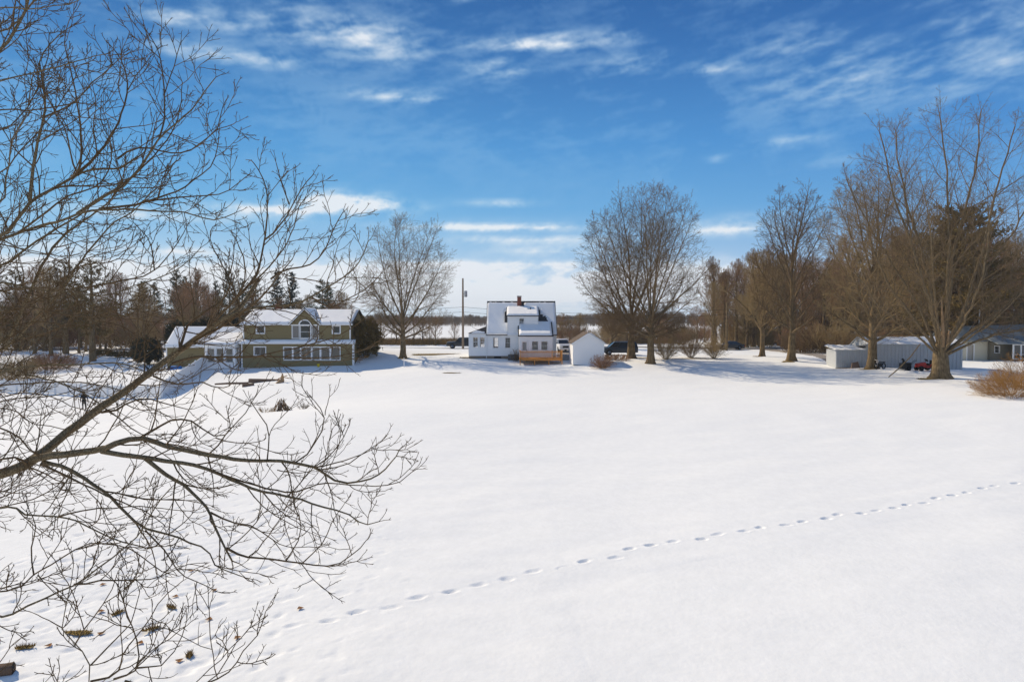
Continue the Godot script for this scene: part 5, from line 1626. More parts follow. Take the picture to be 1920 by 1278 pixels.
	[0.0128, 0.005, -4.2, 8.44, -8.2, -4.18, 8.7, -8.29, -4.19, 9.03, -8.31, -4.23, 9.4, -8.33, -4.45, 9.76, -8.51, -4.52, 9.87, -8.5],
	[0.0091, 0.0046, -4.18, 9.0, -8.3, -4.17, 9.31, -8.48, -4.08, 9.67, -8.5],
	[0.0066, 0.004, -4.27, 9.44, -8.4, -4.37, 9.54, -8.33, -4.63, 9.73, -8.5],
	[0.0216, 0.0053, -5.06, 7.91, -7.9, -4.9, 8.1, -7.99, -4.68, 8.39, -8.01, -4.68, 8.72, -8.25, -4.62, 9.03, -8.3, -4.66, 9.37, -8.26, -4.92, 9.65, -8.4],
	[0.0081, 0.0043, -4.62, 9.03, -8.3, -4.52, 9.19, -8.29, -4.4, 9.46, -8.4],
	[0.0183, 0.0044, -5.0, 7.89, -7.8, -4.82, 7.98, -7.67, -4.9, 8.41, -7.82, -4.81, 8.8, -7.6, -4.89, 9.11, -7.63, -4.88, 9.34, -7.54, -4.8, 9.53, -7.5],
	[0.0234, 0.0048, -5.27, 7.57, -7.5, -5.26, 7.99, -7.56, -5.21, 8.28, -7.58, -5.18, 8.55, -7.64, -5.1, 8.85, -7.52, -5.27, 9.14, -7.71, -5.15, 9.27, -7.62, -4.93, 9.52, -7.7],
	[0.0119, 0.0045, -5.15, 8.52, -7.6, -4.83, 8.69, -7.63, -4.61, 8.9, -7.61, -4.38, 9.12, -7.63, -4.27, 9.25, -7.7],
	[0.0122, 0.0042, -4.92, 7.92, -7.8, -4.91, 8.07, -7.66, -4.85, 8.33, -7.49, -4.87, 8.52, -7.32, -4.91, 8.72, -7.2],
	[0.0142, 0.0049, -4.65, 8.17, -8.1, -4.43, 8.34, -8.21, -4.14, 8.27, -8.22, -3.85, 8.26, -8.14, -3.67, 8.43, -8.24, -3.57, 8.59, -8.34, -3.53, 8.85, -8.4],
	[0.0066, 0.0043, -3.6, 8.6, -8.4, -3.49, 8.66, -8.5, -3.36, 8.68, -8.4],
	[0.0258, 0.0046, -9.0, 7.45, -8.0, -7.88, 7.92, -7.7, -6.49, 8.38, -7.34, -5.25, 8.68, -7.0, -5.17, 8.79, -7.17, -4.85, 8.87, -7.17, -4.56, 8.92, -7.12, -4.53, 9.08, -7.39, -4.34, 9.12, -7.4],
	[0.038, 0.0116, -9.0, 7.82, -8.0, -7.92, 8.28, -7.76, -6.59, 8.72, -7.38, -5.4, 9.02, -7.2, -5.3, 9.18, -7.26, -5.26, 9.34, -7.33, -5.17, 9.55, -7.35, -5.11, 9.78, -7.36, -5.12, 10.09, -7.4],
	[0.0258, 0.0044, -9.0, 8.16, -8.0, -7.88, 8.63, -7.7, -6.49, 9.09, -7.39, -5.25, 9.4, -7.0, -4.89, 9.4, -6.97, -4.69, 9.43, -6.97, -4.54, 9.49, -7.08, -4.29, 9.55, -7.0],
	[0.0152, 0.0064, -9.0, 7.25, -8.0, -7.92, 7.7, -7.76, -6.59, 8.15, -7.55, -5.4, 8.45, -7.2, -5.08, 8.47, -7.22, -4.98, 8.56, -7.41, -4.68, 8.61, -7.4],
	[0.0258, 0.0051, -9.0, 6.22, -8.0, -7.88, 6.69, -7.7, -6.49, 7.14, -7.25, -5.25, 7.45, -7.0, -5.25, 7.67, -7.11, -5.21, 7.86, -7.11, -5.14, 8.15, -7.08, -5.01, 8.35, -7.08, -5.06, 8.57, -7.23, -5.0, 8.81, -7.2],
	[0.0292, 0.0109, -9.0, 5.82, -8.0, -8.08, 6.23, -7.97, -6.94, 6.63, -7.92, -5.93, 6.89, -7.9, -5.65, 7.04, -7.85, -5.35, 7.3, -7.96, -5.06, 7.48, -8.0],
	[0.0519, 0.0067, -9.0, 5.01, -8.0, -8.14, 5.39, -8.06, -7.09, 5.76, -8.07, -6.15, 6.02, -8.2, -5.99, 6.27, -8.25, -5.87, 6.52, -8.26, -5.75, 6.8, -8.27, -5.69, 7.1, -8.42, -5.56, 7.34, -8.52, -5.05, 7.62, -8.4, -4.84, 7.93, -8.49, -4.84, 8.29, -8.6],
	[0.0454, 0.007, -9.0, 4.97, -8.0, -8.23, 5.32, -8.18, -7.29, 5.67, -8.49, -6.45, 5.9, -8.6, -6.23, 6.16, -8.72, -5.82, 6.58, -8.74, -5.55, 6.87, -8.64, -5.53, 7.1, -8.85, -5.36, 7.39, -8.96, -5.18, 7.6, -9.02, -4.99, 7.68, -9.0, -4.71, 7.96, -9.0],
	[0.024, 0.005, -9.0, 5.57, -8.0, -8.01, 5.99, -7.88, -6.79, 6.41, -7.77, -5.7, 6.69, -7.6, -5.5, 6.64, -7.74, -4.84, 6.57, -7.65, -4.64, 6.55, -7.81, -4.4, 6.67, -7.94, -4.09, 6.77, -7.94, -3.8, 6.89, -7.86, -3.66, 7.09, -8.0],
	[0.0107, 0.0044, -5.24, 6.61, -7.8, -5.03, 6.9, -7.95, -4.55, 6.95, -7.82, -4.5, 7.07, -7.98, -4.44, 7.18, -8.0],
	[0.0141, 0.0045, -5.0, 6.65, -8.0, -4.62, 6.73, -8.04, -4.33, 6.79, -8.04, -4.3, 6.86, -8.21, -4.03, 7.1, -8.13, -3.92, 7.43, -8.3],
	[0.0095, 0.0045, -4.24, 6.86, -8.1, -4.23, 7.09, -8.07, -4.39, 7.3, -8.2, -4.57, 7.44, -8.3],
	[0.0195, 0.0045, -9.0, 5.43, -8.0, -7.96, 5.87, -7.82, -6.69, 6.3, -7.52, -5.55, 6.59, -7.4, -4.93, 6.62, -7.34, -4.38, 6.52, -7.37, -4.33, 6.44, -7.54, -4.14, 6.37, -7.62, -3.86, 6.41, -7.6],
	[0.0206, 0.005, -9.0, 6.83, -8.0, -8.05, 7.25, -7.94, -6.89, 7.65, -7.85, -5.85, 7.92, -7.8, -5.58, 8.16, -7.76, -5.42, 8.43, -7.88, -5.19, 8.75, -7.91, -5.06, 9.09, -8.0],
	[0.0198, 0.0045, -9.0, 7.18, -8.0, -7.99, 7.62, -7.85, -6.74, 8.04, -7.75, -5.62, 8.33, -7.5, -5.41, 8.45, -7.52, -5.29, 8.79, -7.66, -5.07, 9.11, -7.54, -5.08, 9.42, -7.6],
	[0.0234, 0.0072, -9.0, 8.18, -8.0, -7.96, 8.62, -7.82, -6.69, 9.05, -7.57, -5.55, 9.34, -7.4, -5.35, 9.45, -7.45, -4.97, 9.74, -7.32, -4.86, 9.92, -7.4],
	[0.0156, 0.005, -5.06, 7.51, -8.0, -4.8, 7.73, -8.08, -4.58, 7.99, -8.27, -4.33, 8.21, -8.26, -4.12, 8.56, -8.36, -4.02, 8.85, -8.36, -4.06, 9.2, -8.5],
	[0.012, 0.0043, -5.11, 7.77, -7.7, -4.85, 7.79, -7.75, -4.49, 7.78, -7.72, -4.31, 7.94, -7.88, -4.05, 7.93, -7.86, -3.86, 8.1, -7.9],
	[0.0148, 0.0046, -5.47, 7.24, -7.6, -5.14, 7.46, -7.56, -4.95, 7.65, -7.64, -4.73, 7.75, -7.72, -4.63, 7.93, -7.86, -4.52, 8.22, -7.77, -4.72, 8.56, -7.9],
	[0.0171, 0.0043, -9.0, 5.16, -8.0, -7.92, 5.62, -7.76, -6.59, 6.06, -7.55, -5.4, 6.36, -7.2, -5.13, 6.42, -7.29, -4.8, 6.33, -7.32, -4.4, 6.39, -7.22, -4.16, 6.28, -7.4, -3.93, 6.33, -7.4],
	[0.0195, 0.005, -9.0, 5.13, -8.0, -8.14, 5.52, -8.06, -7.09, 5.89, -8.06, -6.15, 6.15, -8.2, -5.71, 6.27, -8.21, -5.4, 6.19, -8.42, -5.01, 6.27, -8.44, -4.77, 6.11, -8.6],
	[0.0304, 0.0063, -9.0, 4.51, -8.0, -7.92, 4.97, -7.76, -6.59, 5.42, -7.55, -5.4, 5.71, -7.2, -5.3, 5.76, -7.21, -5.11, 5.79, -7.19, -4.92, 5.8, -7.32, -4.39, 5.82, -7.15, -4.17, 5.81, -7.34, -3.91, 5.71, -7.3],
	[0.0086, 0.0043, -4.12, 5.82, -7.3, -3.95, 5.88, -7.27, -3.89, 5.96, -7.4],
	[0.0281, 0.0071, -9.0, 4.6, -8.0, -8.01, 5.03, -7.88, -6.79, 5.45, -7.64, -5.7, 5.73, -7.6, -5.51, 5.68, -7.65, -5.05, 5.6, -7.52, -4.71, 5.53, -7.35, -4.51, 5.45, -7.27, -4.4, 5.36, -7.3],
	[0.0247, 0.005, -9.0, 4.44, -8.0, -8.05, 4.86, -7.94, -6.89, 5.26, -7.92, -5.85, 5.53, -7.8, -5.7, 5.54, -7.81, -5.17, 5.57, -7.81, -4.67, 5.56, -7.61, -4.42, 5.48, -7.7, -4.16, 5.36, -7.6, -3.85, 5.21, -7.6],
	[0.0185, 0.0044, -9.0, 4.25, -8.0, -7.88, 4.72, -7.7, -6.49, 5.18, -7.35, -5.25, 5.49, -7.0, -4.95, 5.54, -6.96, -4.72, 5.48, -7.03, -4.52, 5.4, -6.96, -4.4, 5.36, -7.0],
	[0.0195, 0.0047, -9.0, 4.24, -8.0, -7.96, 4.68, -7.82, -6.69, 5.11, -7.57, -5.55, 5.4, -7.4, -5.18, 5.44, -7.38, -5.09, 5.44, -7.61, -4.75, 5.55, -7.6],
	[0.0156, 0.0049, -4.39, 5.3, -7.25, -4.28, 5.31, -7.35, -4.05, 5.42, -7.29, -3.96, 5.42, -7.42, -3.73, 5.37, -7.37, -3.53, 5.31, -7.4],
	[0.0098, 0.0042, -4.28, 5.32, -7.2, -4.05, 5.15, -7.19, -3.92, 5.08, -7.15, -3.59, 5.09, -7.1],
	[0.0164, 0.0041, -3.86, 5.05, -7.0, -3.67, 5.18, -7.06, -3.46, 5.26, -6.97, -3.26, 5.25, -6.9, -3.12, 5.15, -6.89, -3.03, 5.09, -6.93, -2.9, 5.11, -6.89, -2.94, 5.17, -7.09, -2.93, 5.34, -7.0],
	[0.0077, 0.0038, -3.06, 5.07, -7.0, -2.84, 5.02, -6.96, -2.65, 5.01, -7.0, -2.53, 5.06, -6.9],
	[0.0195, 0.0046, -9.0, 4.16, -8.0, -7.96, 4.6, -7.82, -6.69, 5.03, -7.52, -5.55, 5.32, -7.4, -5.15, 5.17, -7.25, -4.99, 5.13, -7.33, -4.73, 5.09, -7.3],
	[0.0174, 0.008, -9.0, 3.93, -8.0, -7.79, 4.42, -7.58, -6.29, 4.91, -7.07, -4.95, 5.24, -6.6, -4.9, 5.15, -6.71, -4.8, 5.0, -6.75, -4.77, 4.92, -6.85],
	[0.0174, 0.0106, -9.0, 3.62, -8.0, -7.79, 4.11, -7.58, -6.29, 4.6, -7.13, -4.95, 4.93, -6.6, -4.82, 4.95, -6.6, -4.89, 4.84, -6.8],
	[0.0068, 0.0037, -3.84, 5.06, -7.0, -3.6, 4.91, -6.98, -3.44, 4.72, -7.1, -3.35, 4.56, -7.2]]
func near_tree() -> void:
	var foot := Vector3(-9.0, 0, -8.0)
	var t := thing("maple_tree", "large bare tree with mottled bark reaching its limbs over the snow", "tree", Vector3(foot.x, gy(foot.x, foot.z), foot.z))
	var tb := MB.new()
	tb.tube(PackedVector3Array([Vector3(0, -0.3, 0), Vector3(0, 0.1, 0), Vector3(0, 0.8, 0), Vector3(0.02, 3, 0), Vector3(-0.04, 6, 0.05), Vector3(0, 9.6, 0), Vector3(0.3, 13, -0.2), Vector3(0.2, 16, 0)]), PackedFloat32Array([0.62, 0.5, 0.38, 0.33, 0.28, 0.2, 0.1, 0.02]), 14)
	part("trunk", tb, M.near_bark, t)
	var g := Grower.new()
	g.r.seed = 77
	g.seg = [8, 6, 6, 4, 3]
	g.sides = [8, 5, 4, 3, 3]
	g.wob = [0, 0.16, 0.20, 0.24, 0.26]
	g.up = [0, 0.02, 0.05, 0.06, 0.05]
	g.kids = [0, 6, 4, 1, 0]
	g.angle = [0.6, 0.72, 0.75, 0.8, 0.8]
	g.ratio = [0.5, 0.5, 0.55, 0.42, 0.4]
	g.start = [0.2, 0.12, 0.12, 0.15, 0.1]
	g.ec = Vector3(3, 7, 0)
	g.er = Vector3(40, 40, 40)
	g.rmin = 0.0034
	g.rr = 0.6
	for a in LIMBS:
		var pts := PackedVector3Array()
		for i in range(2, a.size(), 3):
			pts.append(Vector3(a[i], a[i + 1], a[i + 2]) - t.position)
		# round the traced line
		var cv := Curve3D.new()
		for i in pts.size():
			var tan := (pts[mini(i + 1, pts.size() - 1)] - pts[maxi(i - 1, 0)]) / 6.0
			cv.add_point(pts[i], -tan, tan)
		var ln := cv.get_baked_length()
		var n := maxi(5, int(ln / 0.13))
		var q := PackedVector3Array()
		var rad := PackedFloat32Array()
		for i in n + 1:
			var f := float(i) / n
			q.append(cv.sample_baked(ln * f) + g.rv() * 0.006)
			rad.append(lerpf(a[0] * 0.9, a[1], pow(f, 0.7)) * g.r.randf_range(0.95, 1.06))
		var lb := MB.new()
		lb.tube(q, rad, 8 if a[0] > 0.03 else 5, false)
		var limb := part("limb", lb, M.near_bark if a[0] > 0.022 else M.near_twig, t)
		g.crown = MB.new()
		var seen := ln if pts[0].x > 0.8 else ln * 0.8
		var count := int(seen * (4.3 if pts[pts.size() - 1].y > 6.0 else 2.9))
		var keep: Array = g.start
		g.start = [0.2, 0.12 if pts[0].x > 0.8 else 0.42, 0.12, 0.15, 0.1]
		var ph := g.r.randf() * TAU
		for k in count:
			var f: float = lerpf(g.start[1], 0.985, (k + g.r.randf()) / count)
			var i := mini(int(f * n), n - 1)
			var dir := (q[i + 1] - q[i]).normalized()
			var s := dir.cross(Vector3(0.1, 0.2, 0.97)).normalized()
			var az := ph + k * 2.4
			var side := (s * cos(az) + dir.cross(s) * sin(az) * 0.75).normalized()
			var an := g.r.randf_range(0.5, 1.05)
			var cd := (dir * cos(an) + side * sin(an)).normalized()
			var cl := g.r.randf_range(0.25, 0.75) * (0.7 + minf(rad[i] / 0.012, 1.2) * 0.5) * (1.15 - 0.5 * f)
			g.grow(g.crown, q[i], cd, cl, clampf(rad[i] * 0.6, 0.0042, 0.0085), 2)
		# the forked tip
		for k in 2:
			var dir := (q[n] - q[n - 1]).normalized()
			g.grow(g.crown, q[n], (dir + g.rv() * 0.45).normalized(), g.r.randf_range(0.10, 0.20), rad[n] * 0.85, 3)
		g.start = keep
		part("twigs", g.crown, M.near_twig, limb).set_meta("kind", "stuff")

# ------------------------------------------------------------------ woods
func woods() -> void:
	# three woodland trees, copied through the woods
	var kinds := []
	for i in 4:
		var h: float = [17.0, 14.0, 19.0, 11.0][i]
		kinds.append({"seed": 500 + i, "r": 0.22 + h * 0.006, "th": h * 0.28, "lead": h * 0.82, "tip": 0.12, "limbs": 15, "wide": [0.85, 1.1, 0.7, 1.2][i], "narrow": 0.2, "low": 0.7, "limb_r": 0.34, "ec": Vector3(0, h * 0.62, 0), "er": Vector3(h * [0.24, 0.32, 0.2, 0.36][i], h * 0.40, h * [0.24, 0.32, 0.2, 0.36][i]),
			"kids": [0, 9, 7, 4, 0], "seg": [6, 5, 4, 2, 2], "sides": [8, 5, 3, 3, 3], "rmin": 0.011, "bark": M.bark, "twig": [M.twig_olive, M.twig_red, M.twig_red, M.twig_olive][i], "fan": 0.9})
	var protos := [null, null, null, null]
	var says := ["tall full crowned bare tree", "spreading bare tree with reddish twigs", "slender tall bare tree", "low bushy olive brown bare tree"]
	var where := ["in the wood beyond the metal shed", "among the roadside pines past the olive house", "in the wood behind the olive house roof", "across the road beyond the small garage", "beside the tall dry grass across the road"]
	var g := RandomNumberGenerator.new()
	g.seed = 99
	var spots := []
	for i in 150:   # the wood beyond the shed
		var d := g.randf_range(100, 150)
		var bearing := g.randf_range(1335, 2060)
		if bearing < 1500: d = maxf(d, 124 + g.randf() * 25)
		var big := smoothstep(1330, 1620, bearing)
		spots.append([Vector2((bearing - 960) / 1280 * d, -d), lerpf(0.8, 1.05, big) * g.randf_range(0.8, 1.15), g.randi() % 4, 0])
	for i in 60:   # behind the olive house and further along
		var d := g.randf_range(104, 165)
		var bearing := g.randf_range(-120, 430)
		spots.append([Vector2((bearing - 960) / 1280 * d, -d), g.randf_range(0.5, 0.82), g.randi() % 4, 1])
	for i in 40:
		var d := g.randf_range(140, 175)
		var bearing := g.randf_range(380, 660)
		spots.append([Vector2((bearing - 960) / 1280 * d, -d), g.randf_range(0.42, 0.66), g.randi() % 4, 2])
	for i in 13:   # thin growth across the road beyond the garage
		var d := g.randf_range(130, 150)
		var bearing := g.randf_range(1046, 1330)
		spots.append([Vector2((bearing - 960) / 1280 * d, -d), g.randf_range(0.36, 0.58), [1, 3, 3, 1][g.randi() % 4], 3])
	for i in 9:
		var d := g.randf_range(132, 140)
		var bearing := g.randf_range(664, 860)
		spots.append([Vector2((bearing - 960) / 1280 * d, -d), g.randf_range(0.3, 0.5), [1, 3][g.randi() % 2], 4])
	for s in spots:
		var k: int = s[2]
		var label: String = says[k] + " " + where[s[3]]
		var group: String = "bare trees " + where[s[3]]
		if protos[k] == null:
			protos[k] = bare_tree("woodland_tree", label, gp(s[0]), g.randf() * TAU, kinds[k], group)
			protos[k].scale = Vector3.ONE * s[1]
		else:
			copy(protos[k], label, gp(s[0]), g.randf() * TAU, s[1], g.randf_range(0.85, 1.15)).set_meta("group", group)
	# undergrowth, copied
	var th := []
	for i in 3:
		th.append(stem_shrub("thicket_shrub", ["brown", "reddish", "tan"][i] + " thicket of bare saplings in the wood beyond the metal shed", gp(Vector2(46 + i * 9, -108)), {"seed": 200 + i, "h": 4.2, "w": 3.4, "stems": 70, "mat": [M.twig, M.twig_red, M.twig_olive][i], "spread": 0.8, "rmin": 0.013, "kids": 8, "foot": 2.6, "r": 0.03}, "thickets in the wood beyond the metal shed"))
	for i in 130:
		var d := g.randf_range(97, 140)
		var bearing := g.randf_range(1385, 1990)
		if bearing < 1500: d = maxf(d, 126 + g.randf() * 20)
		if i >= 58:
			bearing = g.randf_range(-80, 310); d = g.randf_range(112, 160)
		if i >= 78:
			bearing = g.randf_range(300, 650); d = g.randf_range(125, 170)
		if i >= 95:
			bearing = g.randf_range(1046, 1390); d = g.randf_range(136, 190)
		var place := "in the wood beyond the metal shed" if i < 58 else "among the roadside pines past the olive house" if i < 78 else "in the wood behind the olive house roof" if i < 95 else "across the road beyond the small garage"
		copy(th[i % 3], ["brown", "reddish", "tan"][i % 3] + " thicket of bare saplings " + place, gp(Vector2((bearing - 960) / 1280 * d, -d)), g.randf() * TAU, g.randf_range(0.7, 1.3) * (0.8 if i >= 78 else 1.3 if i >= 58 else 1.0), 1.2).set_meta("group", "thickets " + place)
	# the wood at the end of the far field reads as one mass
	var mm := MultiMesh.new()
	mm.transform_format = MultiMesh.TRANSFORM_3D
	var gr := Grower.new()
	gr.r.seed = 8
	gr.last = 3
	gr.rmin = 0.045
	gr.kids = [0, 6, 5, 0, 0]
	gr.sides = [4, 3, 3, 3, 3]
	gr.seg = [4, 4, 3, 2, 2]
	gr.ec = Vector3(0, 8, 0)
	gr.er = Vector3(3.6, 6, 3.6)
	gr.crown.tube(PackedVector3Array([Vector3(0, -1, 0), Vector3(0, 6, 0), Vector3(0.3, 12, 0)]), PackedFloat32Array([0.3, 0.2, 0.05]), 5)
	for i in 13:
		var an := lerpf(1.1, 0.2, i / 13.0)
		var d := Vector3(sin(an) * cos(i * 2.4), cos(an), sin(an) * sin(i * 2.4))
		var p := Vector3(0, lerpf(1.5, 10, i / 13.0), 0)
		gr.grow(gr.crown, p, d, gr.reach(p, d), 0.11, 1)
	mm.mesh = gr.crown.mesh()
	var list := []
	for i in 7000:
		var x := g.randf_range(-520, 560)
		var z := -g.randf_range(440, 560) + 60.0 * smoothstep(40.0, 300.0, absf(x))
		list.append(Transform3D(Basis(Vector3.UP, g.randf() * TAU).scaled(Vector3.ONE * g.randf_range(0.3, 0.55) * (1.0 + 0.5 * roll.get_noise_1d(x * 0.35))), Vector3(x, 1.05, z)))
	mm.instance_count = list.size()
	for i in list.size(): mm.set_instance_transform(i, list[i])
	var o := MultiMeshInstance3D.new()
	o.name = numbered("far_wood")
	o.multimesh = mm
	o.material_override = M.twig
	add_child(o)
	tag(o, "distant leafless wood along the end of the snow field", "wood", "", "stuff")

func evergreens() -> void:
	var grp := "pines behind the olive house"
	var a := conifer("pine_tree", "dark green pine in the row behind the olive house", gp(Vector2(-72.58, -158.00)), {"seed": 1, "h": 16.0, "r": 0.3, "bare": 0.18, "w": 3.6, "mat": M.pine, "dense": 5.5}, grp)
	var b := conifer("pine_tree", "dark green pine in the row behind the olive house", gp(Vector2(-68.32, -165.00)), {"seed": 2, "h": 16.5, "r": 0.3, "bare": 0.25, "w": 4.4, "mat": M.pine, "dense": 5.0, "shape": 0.55}, grp)
	var s := conifer("spruce_tree", "blackish spruce standing above the olive house roof", gp(Vector2(-55.00, -160.00)), {"seed": 3, "h": 16.6, "r": 0.28, "bare": 0.05, "w": 3.7, "mat": M.spruce, "dense": 7.0, "gap": 0.42, "droop": -0.1, "shape": 0.9})
	for q in [[332, 150, a, 0.98], [345, 175, b, 0.95], [405, 170, a, 0.9], [455, 172, a, 0.95], [475, 168, b, 0.92], [548, 166, s, 1.0], [290, 160, a, 0.85], [270, 168, b, 0.86], [605, 150, b, 0.82], [615, 156, a, 0.84]]:
		copy(q[2], "dark green pine in the row behind the olive house" if q[2] != s else "blackish spruce standing above the olive house roof", gp(Vector2((q[0] - 960) / 1280.0 * q[1], -q[1])), q[0] * 1.7, q[3], 1.05)
	s.set_meta("group", "spruces behind the olive house")
	get_node("spruce_tree_001").set_meta("group", "spruces behind the olive house")
	# big pines by the road
	var p := conifer("roadside_pine", "tall brown green pine with a bare thick trunk beside the road", gp(Vector2(-61.56, -100.00)), {"seed": 5, "h": 14.5, "r": 0.5, "bare": 0.28, "w": 4.6, "mat": M.brown_pine, "dense": 4.2, "shape": 0.5, "droop": -0.15}, "pines beside the road")
	for q in [[122, 108, 1.0], [30, 112, 0.9]]:
		copy(p, "tall brown green pine with a bare thick trunk beside the road", gp(Vector2((q[0] - 960) / 1280.0 * q[1], -q[1])), q[0] * 0.9, q[2])
	conifer("old_pine", "large brown green pine crown behind the biggest bare maple", gp(Vector2(63.66, -97.00)), {"seed": 6, "h": 20.5, "r": 0.5, "bare": 0.10, "w": 10.0, "mat": M.brown_pine, "dense": 5.2, "shape": 0.42, "needle": 0.5, "whorl": 7})
	conifer("young_pine", "yellowish green young pine among bare trees beyond the parked sedan", gp(Vector2(44.20, -128.00)), {"seed": 7, "h": 6.5, "r": 0.12, "bare": 0.1, "w": 1.7, "mat": M.brown_pine, "dense": 7.0})
	# shrubs
	dense_shrub("arborvitae", "big rounded brown green arborvitae at the corner of the olive house", gp(Vector2(-19.05, -89.00)) + Vector3(0, -0.2, 0), Vector3(2.25, 2.75, 2.0), M.brown_pine, 31, 5200, 0.24)
	dense_shrub("yew_shrub", "dark green yew at the end of the olive house wing", gp(Vector2(-50.23, -94.00)) + Vector3(0, -0.1, 0), Vector3(2.2, 2.0, 1.8), M.yew, 32, 3200, 0.28)
	dense_shrub("cedar_shrub", "dark cedar shrub rising behind the olive house wing", gp(Vector2(-40.54, -97.00)), Vector3(2.4, 3.2, 1.6), M.yew, 33, 2600, 0.3, "cedars behind the wing")
	dense_shrub("cedar_shrub", "dark cedar shrub rising behind the olive house wing", gp(Vector2(-45.31, -100.00)), Vector3(2.4, 2.9, 1.6), M.yew, 34, 2600, 0.3, "cedars behind the wing")
	dense_shrub("cedar_shrub", "dark cedar shrub rising behind the olive house wing", gp(Vector2(-50.29, -103.00)), Vector3(2.2, 2.7, 1.6), M.yew, 35, 2400, 0.3, "cedars behind the wing")
	dense_shrub("hedge_shrub", "brown clipped hedge shrub along the snowy roadside", gp(Vector2(-59.31, -104.00)), Vector3(3.0, 0.5, 0.7), M.brown_pine, 36, 900, 0.2, "hedge shrubs along the road")
	dense_shrub("hedge_shrub", "brown clipped hedge shrub along the snowy roadside", gp(Vector2(-63.77, -106.00)), Vector3(2.2, 0.45, 0.7), M.brown_pine, 37, 700, 0.2, "hedge shrubs along the road")

